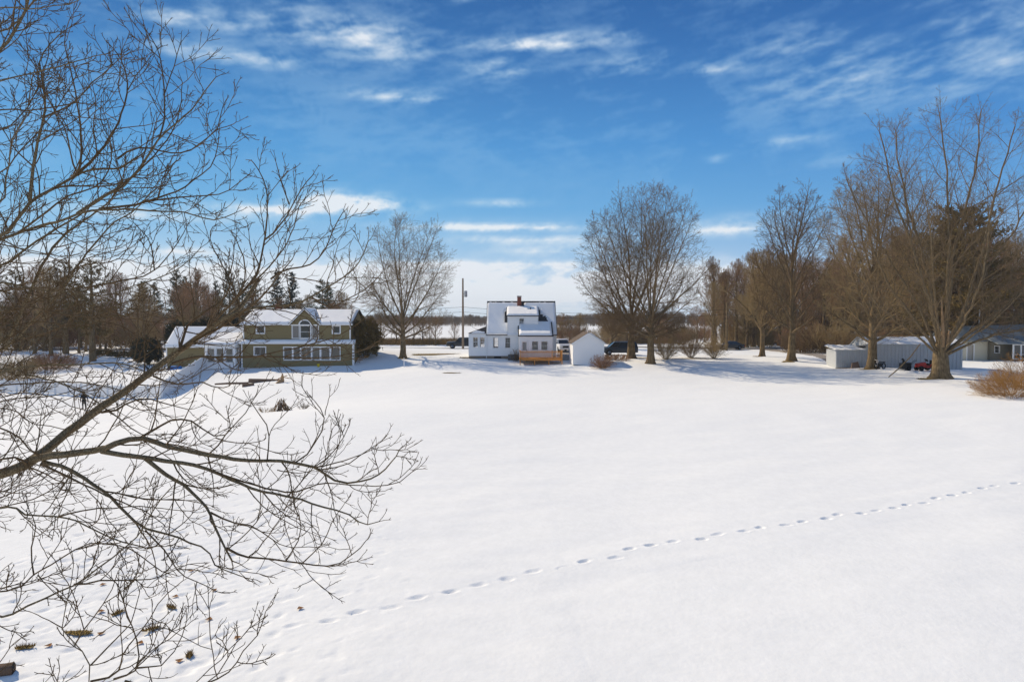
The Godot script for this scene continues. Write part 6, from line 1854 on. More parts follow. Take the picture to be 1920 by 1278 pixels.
func yard_trees() -> void:
	var D := {"kids": [0, 14, 8, 5, 0], "seg": [6, 7, 5, 3, 2], "rmin": 0.0098, "rr": 0.54, "angle": [0.6, 0.74, 0.78, 0.8, 0.7], "ratio": [0.5, 0.42, 0.46, 0.5, 0.5], "up": [0, 0.035, 0.03, 0.02, 0.0]}
	bare_tree("yard_maple", "bare maple forking low between the olive and white houses", gp(Vector2(-14.41, -90.00)), 0.4, D.merged({"seed": 11, "r": 0.38, "th": 2.6, "lead": 6.0, "tip": 0.5, "limbs": 16, "wide": 1.25, "narrow": 0.1, "low": 0.95, "fan": 1.2, "limb_r": 0.42, "ec": Vector3(0.8, 10.8, 0), "er": Vector3(7.6, 8.7, 7.2), "bark": M.bark_grey, "twig": M.twig_grey, "wob": [0.05, 0.12, 0.15, 0.18, 0.2]}))
	bare_tree("yard_maple", "bare round crowned maple standing closest to the small white garage", gp(Vector2(15.40, -88.00)), 1.1, D.merged({"seed": 12, "r": 0.48, "th": 3.2, "lead": 5.5, "tip": 0.5, "limbs": 20, "wide": 1.4, "narrow": 0.08, "low": 0.9, "limb_r": 0.36, "ec": Vector3(-1.6, 11.5, 0), "er": Vector3(7.6, 9.6, 7.2), "bark": M.bark, "twig": M.twig, "wob": [0.05, 0.07, 0.12, 0.16, 0.2], "fan": 1.25, "start": [0.3, 0.3, 0.2, 0.1, 0.1]}))
	bare_tree("yard_maple", "bare maple with fan shaped crown between white garage and forsythia shrubs", gp(Vector2(16.66, -82.00)), 2.0, D.merged({"seed": 13, "r": 0.45, "th": 3.4, "lead": 6.0, "tip": 0.5, "limbs": 24, "wide": 1.5, "narrow": 0.06, "low": 0.9, "limb_r": 0.34, "ec": Vector3(0.6, 12.2, 0), "er": Vector3(8.4, 9.8, 7.8), "bark": M.bark, "twig": M.twig, "wob": [0.05, 0.06, 0.11, 0.16, 0.2], "fan": 1.25, "start": [0.3, 0.3, 0.2, 0.1, 0.1], "kids": [0, 15, 8, 5, 0]}))
	bare_tree("yard_maple", "smaller bare maple beside the parked dark sedan", gp(Vector2(33.78, -92.00)), 0.2, D.merged({"seed": 14, "r": 0.34, "th": 2.8, "lead": 8.5, "tip": 0.35, "limbs": 14, "wide": 1.1, "narrow": 0.2, "low": 0.85, "limb_r": 0.45, "ec": Vector3(-0.5, 7.8, 0), "er": Vector3(5.6, 6.6, 5.6), "bark": M.bark, "twig": M.twig_olive}))
	bare_tree("yard_maple", "tall upright bare maple with narrow pointed crown by the driveway", gp(Vector2(34.45, -84.00)), 0.9, D.merged({"seed": 15, "r": 0.46, "th": 3.2, "lead": 13.0, "tip": 0.25, "limbs": 17, "kids": [0, 11, 7, 4, 0], "wide": 1.15, "narrow": 0.22, "low": 0.9, "limb_r": 0.36, "fan": 0.8, "ec": Vector3(-0.4, 11.8, 0), "er": Vector3(5.4, 10.2, 5.4), "bark": M.bark, "twig": M.twig}))
	bare_tree("yard_maple", "bare maple with thick trunk standing against the metal shed", gp(Vector2(39.14, -74.00)), 1.7, D.merged({"seed": 16, "r": 0.50, "th": 3.0, "lead": 11.0, "tip": 0.3, "limbs": 21, "wide": 1.35, "narrow": 0.15, "low": 0.85, "limb_r": 0.34, "ec": Vector3(-0.6, 11.2, 0), "er": Vector3(7.4, 10.6, 7.0), "bark": M.bark, "twig": M.twig_olive, "kids": [0, 15, 8, 5, 0]}))
	# the old maple: limbs set as they stand, then the finer growth
	var X := []
	for q in [
		[[0, 3.0, 0], [-1.0, 6.0, 0.3], [-2.6, 11.0, 0.6], [-4.2, 16.0, 0.2], [-5.4, 20.5, -0.4], [-6.0, 23.5, -0.6], 0.26],
		[[0, 3.4, 0], [-0.7, 8.0, -0.6], [-1.8, 13.0, -1.0], [-3.2, 18.0, -1.2], [-4.0, 24.0, -1.4], 0.25],
		[[0.2, 3.2, 0], [0.3, 8.0, 0.5], [0.0, 14.0, 0.9], [-0.4, 19.0, 1.0], [-1.2, 25.0, 0.9], 0.24],
		[[0.3, 3.0, 0], [1.0, 7.5, -0.4], [2.0, 13.0, -0.8], [3.4, 19.0, -1.0], [4.3, 26.0, -1.0], 0.27],
		[[0.4, 2.8, 0], [1.6, 6.5, 0.6], [2.8, 11.5, 1.2], [4.0, 17.5, 1.3], [5.4, 23.5, 1.4], 0.24],
		[[0.4, 2.6, 0], [2.4, 6.0, -0.5], [5.0, 10.5, -1.0], [7.6, 14.5, -1.2], [9.6, 18.5, -1.4], 0.24],
		[[0.4, 2.4, 0.1], [2.8, 4.6, 0.6], [5.6, 7.0, 1.2], [8.6, 9.8, 1.6], [11.0, 13.5, 1.8], 0.22],
		[[0.4, 2.2, 0.2], [2.6, 3.6, 0.9], [5.4, 4.7, 1.6], [8.4, 5.6, 2.0], [11.0, 7.2, 2.2], 0.17],
		[[-0.3, 2.5, 0.1], [-2.2, 4.6, 0.7], [-4.6, 7.4, 1.2], [-6.8, 10.8, 1.4], [-8.2, 14.5, 1.4], 0.22],
		[[-0.3, 2.2, 0.2], [-2.6, 3.8, 1.0], [-5.2, 5.4, 1.8], [-7.8, 7.4, 2.2], [-9.6, 9.8, 2.4], 0.16],
		[[-0.3, 2.7, -0.1], [-1.6, 7.0, -1.2], [-4.0, 12.0, -2.0], [-6.6, 16.5, -2.4], [-8.0, 19.5, -2.6], 0.21],
		[[0, 2.6, 0.4], [0.4, 5.0, 2.2], [0.8, 8.4, 3.8], [1.0, 12.0, 4.8], [0.6, 15.5, 5.4], 0.18],
		[[0, 2.6, -0.4], [0.4, 6.0, -2.0], [-0.4, 11.0, -3.6], [-0.8, 16.0, -4.4], [-1.0, 20.0, -4.8], 0.18],
		[[-0.2, 2.4, 0.4], [-1.4, 4.4, 2.0], [-3.0, 6.2, 3.6], [-4.6, 8.8, 4.6], 0.14],
		[[0.2, 2.4, 0.4], [1.8, 4.2, 2.0], [3.6, 6.6, 3.4], [5.0, 9.8, 4.2], 0.14]]:
		var pts := []
		for i in q.size() - 1: pts.append(Vector3(q[i][0], q[i][1], q[i][2]))
		X.append([pts, q[q.size() - 1] * 0.78, 0.05])
	var big := bare_tree("old_maple", "huge old bare maple with the thickest trunk, beside the red tractor", gp(Vector2(41.51, -66.00)), 0.0, D.merged({"seed": 17, "r": 0.76, "th": 2.6, "lead": 3.4, "tip": 0.6, "limbs": 2, "wide": 1.2, "narrow": 0.3, "limb_r": 0.2, "ec": Vector3(0.4, 13.4, 0), "er": Vector3(12.0, 13.4, 9.5), "rr": 0.6, "bark": M.bark_grey, "twig": M.twig_grey, "extra": X, "kids": [0, 32, 9, 5, 0], "ratio": [0.5, 0.36, 0.46, 0.5, 0.5], "start": [0.3, 0.25, 0.15, 0.1, 0.1], "up": [0, 0.05, 0.05, 0.04, 0.03], "angle": [0.6, 0.6, 0.75, 0.8, 0.7]}))
	# torn stubs where a stem broke off
	var st := MB.new()
	st.tube(PackedVector3Array([Vector3(-0.1, 3.0, 0.5), Vector3(-0.25, 5.0, 0.65), Vector3(-0.45, 7.6, 0.7)]), PackedFloat32Array([0.2, 0.15, 0.05]), 7)
	st.tube(PackedVector3Array([Vector3(0.25, 3.0, 0.55), Vector3(0.35, 4.6, 0.7)]), PackedFloat32Array([0.16, 0.06]), 6)
	part("broken_stub", st, M.dead_wood, big)
	bare_tree("apple_tree", "low spreading dark bare tree across the road behind the van", gp(Vector2(16.65, -114.00)), 0.6, D.merged({"seed": 18, "r": 0.32, "th": 1.8, "lead": 3.2, "limbs": 10, "wide": 1.25, "narrow": 0.3, "limb_r": 0.5, "ec": Vector3(0.2, 4.4, 0), "er": Vector3(4.2, 3.6, 4.2), "bark": M.bark, "twig": M.twig, "kids": [0, 8, 7, 4, 0], "rmin": 0.011}))
	# a limb hanging from the old maple to the snow
	var hb := MB.new()
	hb.tube(PackedVector3Array([Vector3(0, 0, 0), Vector3(1.0, 0.85, 0.0), Vector3(2.2, 2.0, -0.1), Vector3(3.2, 3.3, -0.2)]), PackedFloat32Array([0.05, 0.065, 0.06, 0.045]), 6)
	single("fallen_limb", hb, M.bark_grey, "pale broken limb leaning from the snow up into the old maple", "branch", gp(Vector2(37.06, -67.00)))

func shrubs() -> void:
	for i in 3:
		var d: float = [87.0, 90.0, 88.5][i]
		var bearing: float = [1249.0, 1296.0, 1340.0][i]
		stem_shrub("forsythia_shrub", ["bare vase shaped shrub next to the fan crowned maple", "bare vase shaped shrub in the middle of the three in a row", "bare vase shaped shrub in front of the parked dark sedan"][i], gp(Vector2((bearing - 960) / 1280 * d, -d)), {"seed": 60 + i, "h": 3.2, "w": [2.1, 2.0, 2.1][i], "stems": 64, "mat": [M.twig_olive, M.twig_grey, M.twig_olive][i], "spread": 0.95, "rmin": 0.008, "kids": 8}, "row of three bare shrubs")
	stem_shrub("red_twig_shrub", "reddish brown leafless bush at the corner of the white garage", gp(Vector2(10.23, -77.00)), {"seed": 65, "h": 1.6, "w": 1.7, "stems": 75, "mat": M.shrub_red, "spread": 1.25, "rise": -0.02, "rmin": 0.006, "kids": 8, "foot": 0.4, "bend": 0.2})
	stem_shrub("tan_bush", "dense orange tan leafless bush on the snow near the porch stairs", gp(Vector2(38.92, -53.00)), {"seed": 66, "h": 2.1, "w": 3.0, "stems": 170, "mat": M.shrub_tan, "spread": 1.3, "rise": -0.03, "rmin": 0.005, "kids": 8, "foot": 1.6, "bend": 0.25, "r": 0.014})
	stem_shrub("tan_bush", "tall tan leafless bush rising behind the dense orange bush", gp(Vector2(43.73, -58.00)), {"seed": 67, "h": 3.1, "w": 2.6, "stems": 120, "mat": M.shrub_tan, "spread": 1.1, "rise": -0.02, "rmin": 0.005, "kids": 8, "foot": 1.0, "bend": 0.25})
	stem_shrub("brush_thicket", "tangled tan thicket of bare stems at the end of the picket fence", gp(Vector2(-61.69, -84.00)), {"seed": 68, "h": 3.0, "w": 3.2, "stems": 160, "mat": M.twig_olive, "spread": 1.1, "rmin": 0.008, "kids": 8, "foot": 1.8})
	stem_shrub("brush_thicket", "tangled brown thicket of bare stems under the roadside pines", gp(Vector2(-62.17, -92.00)), {"seed": 69, "h": 2.2, "w": 3.4, "stems": 160, "mat": M.shrub_red, "spread": 1.2, "rmin": 0.009, "kids": 7, "foot": 2.0})
	stem_shrub("foundation_shrub", "small bare shrub against the white house beside its deck", gp(Vector2(0.47, -86.00)), {"seed": 70, "h": 1.7, "w": 0.8, "stems": 26, "mat": M.twig_grey, "spread": 0.7, "rmin": 0.006})
	stem_shrub("garage_brush", "low reddish brush in front of the parked dark van", gp(Vector2(13.10, -86.00)), {"seed": 71, "h": 0.8, "w": 2.0, "stems": 90, "mat": M.shrub_red, "spread": 1.4, "rmin": 0.007, "foot": 1.4})
	stem_shrub("snow_weed", "small pale dry weed poking through snow beside the brush pile", gp(Vector2(-16.12, -52.50)), {"seed": 72, "h": 0.6, "w": 0.5, "stems": 26, "mat": M.twig_grey, "spread": 1.0, "rmin": 0.004, "r": 0.008})
	stem_shrub("snow_weed", "sparse dry stalks along the foot of the brush pile", gp(Vector2(-18.71, -51.50)), {"seed": 73, "h": 0.5, "w": 0.8, "stems": 20, "mat": M.dry_grass, "spread": 1.2, "rmin": 0.004, "r": 0.008, "foot": 0.5})

func field_growth() -> void:
	# tall dry grass across the road
	var b := MB.new()
	var g := RandomNumberGenerator.new()
	g.seed = 12
	for i in 9000:
		var x := g.randf_range(-34, -6)
		var z := -g.randf_range(136, 149)
		if x > -11: z = -g.randf_range(140, 149)
		var p := Vector3(x, gy(x, z), z)
		var h := g.randf_range(0.7, 1.45)
		var s := Vector3(g.randf_range(-1, 1), 0, g.randf_range(-1, 1)).normalized() * 0.05
		b.tri(p - s, p + Vector3(g.randf_range(-.3, .3), h, g.randf_range(-.3, .3)), p + s)
	var o := part(numbered("tall_grass"), b, M.dry_grass, self)
	tag(o, "band of tall tan dry grass across the road", "grass", "", "stuff")
	var c := MB.new()
	for i in 4500:
		var x := g.randf_range(10, 34)
		var z := -g.randf_range(140, 152)
		var p := Vector3(x, gy(x, z), z)
		var s := Vector3(g.randf_range(-1, 1), 0, g.randf_range(-1, 1)).normalized() * 0.06
		c.tri(p - s, p + Vector3(g.randf_range(-.3, .3), g.randf_range(0.4, 1.1), g.randf_range(-.3, .3)), p + s)
	var o2 := part(numbered("roadside_brush"), c, M.twig_red, self)
	tag(o2, "low brown brush below the thin trees across the road", "brush", "", "stuff")

func ribbon(called: String, m: Material, label: String, category: String, pts: Array, width: float, lift: float) -> void:   # a road laid on the land
	var b := MB.new()
	var cv := Curve3D.new()
	for i in pts.size():
		var p: Vector2 = pts[i]
		var tn: Vector2 = (pts[mini(i + 1, pts.size() - 1)] - pts[maxi(i - 1, 0)]) / 6.0
		cv.add_point(Vector3(p.x, 0, p.y), Vector3(-tn.x, 0, -tn.y), Vector3(tn.x, 0, tn.y))
	var ln := cv.get_baked_length()
	var n := int(ln / 0.8)
	for i in n + 1:
		var p := cv.sample_baked(ln * i / n)
		var d := (cv.sample_baked(minf(ln * i / n + 0.5, ln)) - cv.sample_baked(maxf(ln * i / n - 0.5, 0))).normalized()
		var s := Vector3(-d.z, 0, d.x)
		for k in 9:
			var f := lerpf(-0.5, 0.5, k / 8.0)
			var w := width * (1.0 + (0.25 * ripple.get_noise_2d(p.x * 0.7 + f * 9.0, p.z * 0.7) if k == 0 or k == 8 else 0.0))
			var q := p + s * w * f
			b.v.append(Vector3(q.x, gy(q.x, q.z) + lift - (0.06 if k == 0 or k == 8 else 0.0), q.z))
	smooth_grid(b, 9, n + 1)
	structure(called, b, m, label, category)

func yard_things() -> void:
	# utility poles and wires
	for q in [["utility_pole", "wooden utility pole with grey transformer beside the white house", Vector2(-8.05, -112.00), 11.6], ["utility_pole", "dark utility pole standing beside the parked sedan", Vector2(35.89, -114.00), 8.0], ["utility_pole", "utility pole rising behind the grey shingle roof", Vector2(79.27, -112.00), 9.0], ["utility_pole", "utility pole standing beyond the olive house wing", Vector2(-70.00, -112.00), 9.5]]:
		var t := thing(q[0], q[1], "utility pole", gp(q[2]))
		var b := MB.new()
		b.tube(PackedVector3Array([Vector3(0, -0.5, 0), Vector3(0, q[3] * 0.5, 0), Vector3(0, q[3], 0)]), PackedFloat32Array([0.20, 0.17, 0.13]), 10)
		part("pole", b, M.pole_wood if q[3] > 11 else M.bark, t)
		if q[3] > 11:
			var c := MB.new()
			c.tube(PackedVector3Array([Vector3(0.48, 8.55, 0), Vector3(0.48, 8.6, 0), Vector3(0.48, 9.5, 0), Vector3(0.48, 9.56, 0)]), PackedFloat32Array([0.2, 0.25, 0.25, 0.18]), 12)
			c.bar(Vector3(0, 9.1, 0), Vector3(0.3, 9.1, 0), 0.08, 0.08)
			part("transformer", c, M.rim, t)
	var ends := [[-4, Vector2(-70.00, -112.00), Vector2(-8.05, -112.00)], [0, Vector2(-8.05, -112.00), Vector2(35.89, -114.00)], [0, Vector2(35.89, -114.00), Vector2(79.27, -112.00)]]
	for i in 3:
		for h in [6.1, 6.9]:
			var a := gp(ends[i][1]) + Vector3(0, h, 0)
			var e := gp(ends[i][2]) + Vector3(0, h, 0)
			var b := MB.new()
			var pts := PackedVector3Array()
			var rad := PackedFloat32Array()
			for k in 15:
				var f := k / 14.0
				pts.append(a.lerp(e, f) - Vector3(0, 0.9 * 4 * f * (1 - f), 0))
				rad.append(0.022)
			b.tube(pts, rad, 4)
			single("overhead_wire", b, M.wire, ["overhead wire crossing behind the olive house to the transformer pole", "overhead wire running past the white house to the pole by the sedan", "overhead wire running from the sedan pole through the woods"][i], "wire", Vector3.ZERO, 0.0, "overhead wires along the road")
	var sw := MB.new()
	var a := gp(Vector2(-8.05, -112.00)) + Vector3(0, 6.4, 0)
	var e := Vector3(-4.4, 4.8, -90.0)
	var sp := PackedVector3Array()
	var sr := PackedFloat32Array()
	for k in 11:
		var f := k / 10.0
		sp.append(a.lerp(e, f) - Vector3(0, 0.8 * 4 * f * (1 - f), 0))
		sr.append(0.02)
	sw.tube(sp, sr, 4)
	single("service_wire", sw, M.wire, "service wire drooping from the transformer pole to the white house", "wire")
	# logs and timbers
	var lg := MB.new()
	lg.tube(PackedVector3Array([Vector3(-2.9, -0.02, 0.1), Vector3(-1.4, 0.06, 0), Vector3(0.0, 0.07, 0), Vector3(0.6, 0.1, 0)]), PackedFloat32Array([0.09, 0.11, 0.12, 0.12]), 9)
	single("pole_log", lg, M.log_wood, "thin dark snow capped log lying beside the squared timber", "log", gp(Vector2(-28.72, -72.50)) + Vector3(0, 0.12, 0))
	var tm := MB.new()
	tm.hexa([Vector3(0, -0.12, 0.17), Vector3(3.5, -0.12, 0.14), Vector3(3.5, -0.12, -0.16), Vector3(0, -0.12, -0.18), Vector3(0.02, 0.33, 0.16), Vector3(3.48, 0.27, 0.13), Vector3(3.48, 0.27, -0.15), Vector3(0.02, 0.33, -0.17)])
	single("timber_beam", tm, M.log_wood, "long weathered timber beam lying in snow behind the short block", "timber", gp(Vector2(-28.04, -72.50)) + Vector3(0, 0.22, 0))
	var sb := MB.new()
	sb.hexa([Vector3(0, -0.12, 0.14), Vector3(1.15, -0.12, 0.15), Vector3(1.15, -0.12, -0.15), Vector3(0, -0.12, -0.15), Vector3(0.01, 0.24, 0.13), Vector3(1.14, 0.26, 0.14), Vector3(1.14, 0.26, -0.14), Vector3(0.01, 0.24, -0.14)])
	single("timber_block", sb, M.log_wood, "short grey brown timber block in front of the long beam", "timber", gp(Vector2(-27.92, -70.50)) + Vector3(0, 0.12, 0))
	var su := MB.new()
	su.tube(PackedVector3Array([Vector3(-0.1, -0.15, 0.55), Vector3(0.05, 0.1, 0.2), Vector3(0.15, 0.2, -0.3)]), PackedFloat32Array([0.24, 0.23, 0.2]), 10)
	su.tube(PackedVector3Array([Vector3(0.15, 0.0, -0.1), Vector3(0.18, 0.55, -0.1), Vector3(0.2, 0.95, -0.12)]), PackedFloat32Array([0.2, 0.16, 0.03]), 6)
	for k in 5:
		su.bar(Vector3(0.18, 0.55, -0.1), Vector3(0.18 + cos(k * 1.3) * 0.75, 0.42 + sin(k * 2.0) * 0.25, -0.1 + sin(k * 1.3) * 0.5), 0.07, 0.07)
	single("split_stump", su, M.dead_wood, "upright split stump with splayed roots at the end of the timber beam", "stump", gp(Vector2(-24.18, -71.00)))
	# pile of brush
	var g := RandomNumberGenerator.new()
	g.seed = 4
	var t := thing("brush_pile", "pile of brown cut branches and sticks on the open snow", "brush pile", gp(Vector2(-17.63, -52.00)))
	for i in 44:
		var az := g.randf() * TAU
		var r := g.randf_range(0.25, 0.85)
		var p := Vector3(cos(az) * r, -0.05, sin(az) * r * 0.8)
		var q := Vector3(-cos(az + g.randf_range(-1, 1)) * r * g.randf_range(-0.5, 0.6), g.randf_range(0.35, 1.0), -sin(az) * r * g.randf_range(-0.4, 0.5))
		var b := MB.new()
		var w := g.randf_range(0.014, 0.04)
		b.tube(PackedVector3Array([p, p.lerp(q, 0.5) + Vector3(g.randf_range(-.08, .08), 0.05, g.randf_range(-.08, .08)), q]), PackedFloat32Array([w, w * 0.9, w * 0.6]), 5)
		part("stick", b, [M.log_wood, M.grey_wood, M.dead_wood, M.log_wood][i % 4], t)
	# marker stake, bucket, tarp, tractor
	var k1 := MB.new()
	k1.box(Vector3(-0.05, -0.3, -0.02), Vector3(0.05, 1.1, 0.02))
	single("marker_stake", k1, M.white_paint, "thin white marker stake in the snow before the forking maple", "stake", gp(Vector2(-13.16, -83.00)))
	var bu := MB.new()
	bu.tube(PackedVector3Array([Vector3(0, 0, 0), Vector3(0, 0.05, 0), Vector3(0, 0.36, 0), Vector3(0, 0.38, 0)]), PackedFloat32Array([0.14, 0.15, 0.19, 0.2]), 12)
	single("yellow_bucket", bu, M.yellow_plastic, "yellow bucket at the foot of the olive house wall", "bucket", gp(Vector2(-24.17, -85.00)) + Vector3(0, 0.1, 0))
	var bt := MB.new()
	bt.hexa([Vector3(-0.9, -0.1, 0.5), Vector3(0.9, -0.1, 0.5), Vector3(0.9, -0.1, -0.5), Vector3(-0.9, -0.1, -0.5), Vector3(-0.6, 0.35, 0.3), Vector3(0.5, 0.3, 0.3), Vector3(0.5, 0.42, -0.3), Vector3(-0.6, 0.38, -0.3)])
	single("blue_tarp", bt, M.blue_tarp, "blue tarp covering a low heap by the olive wing", "tarp", gp(Vector2(-43.02, -87.00)))
	tractor()
	motorcycle()
	# red can and drum beside the shed
	var rc := MB.new()
	rc.tube(PackedVector3Array([Vector3(0, 0, 0), Vector3(0, 0.05, 0), Vector3(0, 0.5, 0), Vector3(0, 0.62, 0)]), PackedFloat32Array([0.3, 0.34, 0.32, 0.1]), 12)
	single("red_can", rc, M.red_paint, "rounded red can on the snow past the shed corner", "can", gp(Vector2(52.06, -80.00)))
	var pl := MB.new()
	pl.hexa([Vector3(-0.5, -0.1, 0.15), Vector3(0.5, -0.1, 0.15), Vector3(0.5, -0.1, -0.1), Vector3(-0.5, -0.1, -0.1), Vector3(-0.35, 0.6, -0.05), Vector3(0.3, 0.75, -0.05), Vector3(0.3, 0.7, -0.2), Vector3(-0.35, 0.55, -0.2)])
	single("leaning_board", pl, M.log_wood, "tan board leaning on the lean-to end of the shed", "board", gp(Vector2(38.15, -75.60)))
	var wm := MB.new()   # snow covered heap with a red box by the wing
	for i in 26:
		var p := Vector3(g.randf_range(-1.2, 1.2), g.randf_range(0, 0.4), g.randf_range(-0.5, 0.5))
		wm.tube(PackedVector3Array([p, p + Vector3(g.randf_range(-.8, .8), g.randf_range(0, .8), g.randf_range(-.4, .4))]), PackedFloat32Array([0.05, 0.03]), 5)
	single("junk_heap", wm, M.black_plastic, "dark tangled heap beside the olive wing and its yew", "heap", gp(Vector2(-44.88, -86.00)))
	var rx := MB.new()
	rx.box(Vector3(-0.22, 0, -0.2), Vector3(0.22, 0.42, 0.2))
	rx.box(Vector3(-0.25, 0.42, -0.23), Vector3(0.25, 0.5, 0.23))
	single("red_box", rx, M.red_paint, "small faded red box on the snow by the dark heap", "box", gp(Vector2(-44.76, -84.00)))
	# stump end and leaves under the near tree
	var ws := MB.new()
	ws.tube(PackedVector3Array([Vector3(-0.6, 0, 0.05), Vector3(0.0, 0.02, 0), Vector3(0.55, 0.05, -0.05)]), PackedFloat32Array([0.13, 0.13, 0.12]), 9)
	single("cut_log", ws, M.log_wood, "short cut log half sunk in snow under the near tree", "log", gp(Vector2(-9.35, -11.7)) + Vector3(0, 0.0, 0), 0.25)
	var lf := MB.new()
	for i in 6:
		var a0 := TAU * i / 6.0
		var a1 := TAU * (i + 1) / 6.0
		var r0 := 0.09 if i % 2 == 0 else 0.05
		var r1 := 0.05 if i % 2 == 0 else 0.09
		lf.tri(Vector3(0, 0.012, 0), Vector3(cos(a0) * r0, 0.03, sin(a0) * r0), Vector3(cos(a1) * r1, 0.028, sin(a1) * r1))
	var lm := lf.mesh()
	for q in [[-6.35, -14.1], [-6.1, -12.3], [-8.8, -14.4], [-8.2, -13.4], [-7.2, -13.0], [-7.6, -15.2], [-5.4, -13.2], [-8.9, -12.9], [-6.9, -15.6], [-4.6, -14.6], [-8.0, -16.8], [-9.6, -15.8]]:
		var p := Vector2(q[0], q[1])
		single("fallen_leaf", lm, M.leaf, "dry brown leaf lying on the pitted snow under the near tree", "leaf", gp(p) + Vector3(0, 0.008 + dents(p.x, p.y), 0), q[0] * 5.0, "fallen leaves on the snow")

func tractor() -> void:
	var t := thing("garden_tractor", "small red garden tractor parked in snow before the shed", "tractor", gp(Vector2(43.76, -72.00)), 0.15)
	var b := MB.new()
	b.loft([[Vector3(-1.1, 0.4, 0.24), Vector3(-1.1, 0.78, 0.2), Vector3(-1.1, 0.78, -0.2), Vector3(-1.1, 0.4, -0.24)], [Vector3(-0.2, 0.4, 0.28), Vector3(-0.2, 0.9, 0.24), Vector3(-0.2, 0.9, -0.24), Vector3(-0.2, 0.4, -0.28)]])
	part("hood", b, M.red_paint, t)
	var f := MB.new()
	f.box(Vector3(-0.25, 0.35, -0.45), Vector3(0.9, 0.5, 0.45))
	f.box(Vector3(0.3, 0.5, -0.5), Vector3(0.95, 0.72, -0.3))
	f.box(Vector3(0.3, 0.5, 0.3), Vector3(0.95, 0.72, 0.5))
	part("fender", f, M.red_paint, t)
	var s := MB.new()
	s.box(Vector3(0.25, 0.62, -0.24), Vector3(0.7, 0.74, 0.24))
	s.box(Vector3(0.62, 0.74, -0.24), Vector3(0.72, 1.1, 0.24))
	part("seat", s, M.black_plastic, t)
	var w := MB.new()
	w.tube(PackedVector3Array([Vector3(-0.15, 0.85, 0), Vector3(0.05, 1.12, 0)]), PackedFloat32Array([0.03, 0.03]), 5)
	w.tube(PackedVector3Array([Vector3(0.03, 1.1, 0), Vector3(0.06, 1.14, 0)]), PackedFloat32Array([0.2, 0.2]), 12)
	part("steering_wheel", w, M.black_plastic, t)
	for x in [[-0.8, 0.26, 0.36], [0.6, 0.38, 0.5]]:
		for z in [-1.0, 1.0]:
			var wb := MB.new()
			wb.tube(PackedVector3Array([Vector3(x[0], x[1], z * (x[2] - 0.1)), Vector3(x[0], x[1], z * (x[2] - 0.07)), Vector3(x[0], x[1], z * (x[2] + 0.07)), Vector3(x[0], x[1], z * (x[2] + 0.1))]), PackedFloat32Array([x[1] * 0.85, x[1], x[1], x[1] * 0.85]), 14)
			part("wheel", wb, M.tyre, t)
	# the black snow blower next to it
	var n := thing("snow_blower", "black snow blower standing beside the red garden tractor", "snow blower", gp(Vector2(41.62, -72.00)), -0.2)
	var h := MB.new()
	h.box(Vector3(-0.5, 0.1, -0.4), Vector3(0.0, 0.75, 0.4))
	part("housing", h, M.black_plastic, n)
	var e := MB.new()
	e.box(Vector3(0.0, 0.3, -0.22), Vector3(0.5, 0.8, 0.22))
	part("engine", e, M.black_plastic, n)
	var c := MB.new()
	c.tube(PackedVector3Array([Vector3(-0.2, 0.7, 0), Vector3(-0.2, 1.05, 0), Vector3(-0.35, 1.2, 0)]), PackedFloat32Array([0.12, 0.11, 0.13]), 8)
	part("chute", c, M.black_plastic, n)
	var hb := MB.new()
	for z in [-0.25, 0.25]:
		hb.tube(PackedVector3Array([Vector3(0.4, 0.6, z), Vector3(1.0, 1.1, z)]), PackedFloat32Array([0.025, 0.025]), 5)
	part("handlebar", hb, M.black_plastic, n)
	for z in [-1.0, 1.0]:
		var wb := MB.new()
		wb.tube(PackedVector3Array([Vector3(0.2, 0.22, z * 0.25), Vector3(0.2, 0.22, z * 0.4)]), PackedFloat32Array([0.24, 0.24]), 12)
		part("wheel", wb, M.tyre, n)
func motorcycle() -> void:
	var t := thing("motorcycle", "black motorcycle leaning beside the maple trunk at the shed", "motorcycle", gp(Vector2(39.57, -73.20)), 0.5)
	for x in [-0.65, 0.65]:
		var wb := MB.new()
		var pts := PackedVector3Array()
		var rad := PackedFloat32Array()
		for i in 17:
			pts.append(Vector3(x + cos(TAU * i / 16.0) * 0.28, 0.3 + sin(TAU * i / 16.0) * 0.28, 0))
			rad.append(0.055)
		wb.tube(pts, rad, 6)
		part("wheel", wb, M.tyre, t)
	var b := MB.new()
	b.box(Vector3(-0.3, 0.25, -0.12), Vector3(0.25, 0.6, 0.12))
	part("engine", b, M.black_plastic, t)
	var k := MB.new()
	k.loft([[Vector3(-0.4, 0.6, 0.1), Vector3(-0.4, 0.82, 0.08), Vector3(-0.4, 0.82, -0.08), Vector3(-0.4, 0.6, -0.1)], [Vector3(0.1, 0.6, 0.14), Vector3(0.1, 0.85, 0.1), Vector3(0.1, 0.85, -0.1), Vector3(0.1, 0.6, -0.14)]])
	part("tank", k, M.black_car, t)
	var s := MB.new()
	s.box(Vector3(0.1, 0.65, -0.12), Vector3(0.75, 0.76, 0.12))
	part("seat", s, M.black_plastic, t)
	var f := MB.new()
	for z in [-0.07, 0.07]:
		f.tube(PackedVector3Array([Vector3(-0.65, 0.3, z), Vector3(-0.42, 0.95, z)]), PackedFloat32Array([0.025, 0.025]), 5)
	f.tube(PackedVector3Array([Vector3(-0.38, 0.98, -0.35), Vector3(-0.45, 0.95, 0), Vector3(-0.38, 0.98, 0.35)]), PackedFloat32Array([0.02, 0.02, 0.02]), 5)
	part("fork", f, M.rim, t)

